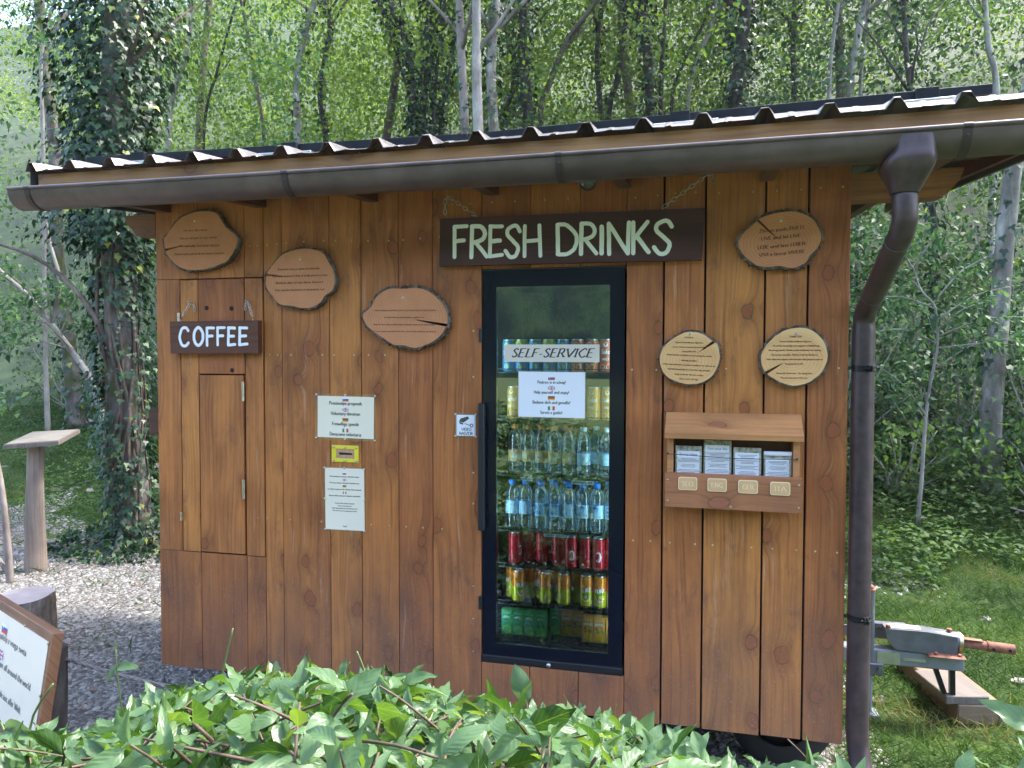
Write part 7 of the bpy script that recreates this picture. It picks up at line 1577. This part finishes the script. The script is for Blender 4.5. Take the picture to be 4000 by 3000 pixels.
shoot('bare green cut stem leaning left below the small print notice', [(1.70, -1.2, .78), (1.665, -1.2, .90), (1.640, -1.2, .96)], [], 3, r=.0032)
shoot('bright yellow straight stem lying diagonally over the left hedge', [(1.50, -1.85, .991), (1.397, -1.6, .921), (1.293, -1.35, .86), (1.269, -1.15, .815)], [], 4, mat='leaf_hedge', stem='yellow_stem', r=.0022)
shoot('upright broad-leaved shoot just left of the fridge kick boards', [(1.83, -1.2, .70), (1.82, -1.2, .85), (1.815, -1.2, .92)], [(.9, .5, -.2, .8, .05), (.5, -.9, -.2, .3, .06), (.4, .9, -.2, .0, .07)], 5)
shoot('tall wavy leaf standing in front of the kick boards', [(2.17, -1.25, .70), (2.16, -1.25, .84), (2.15, -1.25, .90)], [(.9, -.25, -.2, 1, .105), (.6, .9, -.2, -.1, .08), (.6, -.9, -.2, .1, .08), (.3, .8, -.3, .3, .08)], 6)
shoot('upright oval leaf right of the wavy leaf below the fridge', [(2.235, -1.25, .70), (2.245, -1.25, .83)], [(.9, .1, -.2, 1, .085), (.6, .8, -.2, .5, .07), (.5, -.8, -.3, -.1, .07)], 7)
shoot('bitten upright leaf shoot right of the fridge bottom corner', [(2.44, -1.3, .66), (2.45, -1.3, .80), (2.455, -1.3, .83)], [(.95, .12, -.1, 1, .11), (.6, -.9, -.2, .1, .06), (.6, .8, -.2, .3, .06)], 8, var=.85)
shoot('Y-shaped two-leaf shoot between fridge corner and leaflet box', [(2.585, -1.3, .62), (2.590, -1.3, .78), (2.592, -1.3, .84)], [(1, -.6, -.1, .8, .055), (1, .5, -.1, .85, .055), (.6, .5, -.3, .6, .06)], 9)
g8 = np.random.default_rng(77)
shoot('pale hairy weed with whitish green leaves in the middle of the hedge gap', [(2.50, -1.45, .55), (2.51, -1.45, .74), (2.515, -1.45, .86)], [(.35+.65*k/15, math.cos(k*2.4)*.9, -.3+.3*math.sin(k*2.4), .25+.5*(k/15), .075-.0025*k) for k in range(15)], 10, mat='leaf_hedge', var=1.0, name='pale_weed', widf=.8)
shoot('large smooth drooping leaf on a bare stalk under the board gap', [(2.80, -1.4, .60), (2.742, -1.4, .76), (2.738, -1.4, .785), (2.715, -1.4, .778)], [(1, -.85, -.15, -.62, .185)], 11, var=.95, leafsize=.18, widf=1.35)
shoot('forked cut stem with tiny leaves below the leaflet box', [(2.93, -1.3, .60), (2.875, -1.3, .80), (2.845, -1.3, .895)], [(.85, .7, -.2, .25, .035), (.8, .4, -.2, .6, .025)], 12)
shoot('reddish side twig crossing the forked cut stem', [(2.90, -1.3, .74), (2.858, -1.3, .84), (2.80, -1.3, .90)], [], 13, stem='stem_brown', r=.0024)
shoot('pair of glossy leaves at the foot of the right wall boards', [(3.01, -1.3, .55), (2.99, -1.3, .74), (2.98, -1.3, .80)], [(1, -.9, -.2, .25, .06), (.8, .8, -.25, .1, .10), (.6, -.85, -.3, .2, .115), (.5, .9, -.2, -.3, .10)], 14)
shoot('short cut twig standing right of the glossy leaf pair', [(3.035, -1.3, .62), (3.035, -1.3, .80)], [(.5, .9, -.2, -.3, .07)], 15, stem='stem_brown')
shoot('slanted green stem reaching the downpipe foot', [(3.20, -1.3, .60), (3.15, -1.3, .72), (3.125, -1.3, .785)], [(.6, -.5, -.2, -.85, .07)], 16)
shoot('curving bright leafy spray at the right corner, lower right edge', [(3.55, -1.3, .60), (3.42, -1.3, .86), (3.33, -1.3, .99)], [(1, -1, -.1, .25, .12), (.8, -.6, -.2, -.3, .12), (.7, .6, -.3, -.3, .12), (.5, -.9, -.2, -.35, .11), (.5, .5, -.2, .5, .11), (.3, .8, -.2, .1, .12), (.25, -.8, -.3, -.2, .12)], 17, var=.8)
shoot('broad leafy spray at the bottom left corner over the notice board', [(1.28, -2.0, .90), (1.22, -1.95, 1.0), (1.17, -1.92, 1.03)], [(1, -1, -.1, -.1, .10), (.8, .9, -.2, .2, .10), (.6, -.7, -.4, -.6, .12), (.5, .8, -.3, -.4, .11), (.3, -.9, -.3, -.2, .12), (.2, .9, -.3, -.5, .12)], 19)
shoot('brown twig rising over the notice board print', [(1.20, -1.85, .80), (1.17, -1.85, .98), (1.235, -1.85, 1.09)], [(.5, -.4, -.2, -.8, .05)], 20, r=.0032)

# ------------------------------------------------------------------ thin morning haze in the valley air
def haze():
    m = bpy.data.materials.new('haze'); m.use_nodes = True; n = m.node_tree; n.nodes.clear()
    o = n.nodes.new('ShaderNodeOutputMaterial'); v = n.nodes.new('ShaderNodeVolumePrincipled'); v.inputs['Color'].default_value = (0.88, 0.93, 1.0, 1); v.inputs['Density'].default_value = HAZE; v.inputs['Anisotropy'].default_value = 0.35
    n.links.new(v.outputs[0], o.inputs['Volume']); MATS['haze'] = m
    b = mb(); b.box(-200, 200, -180, 70, -3, 72); ob = b.build('haze', 'haze'); tag(ob, 'thin pale haze hanging in the wooded valley', 'haze', kind='stuff')
HAZE = 0.0007
haze()
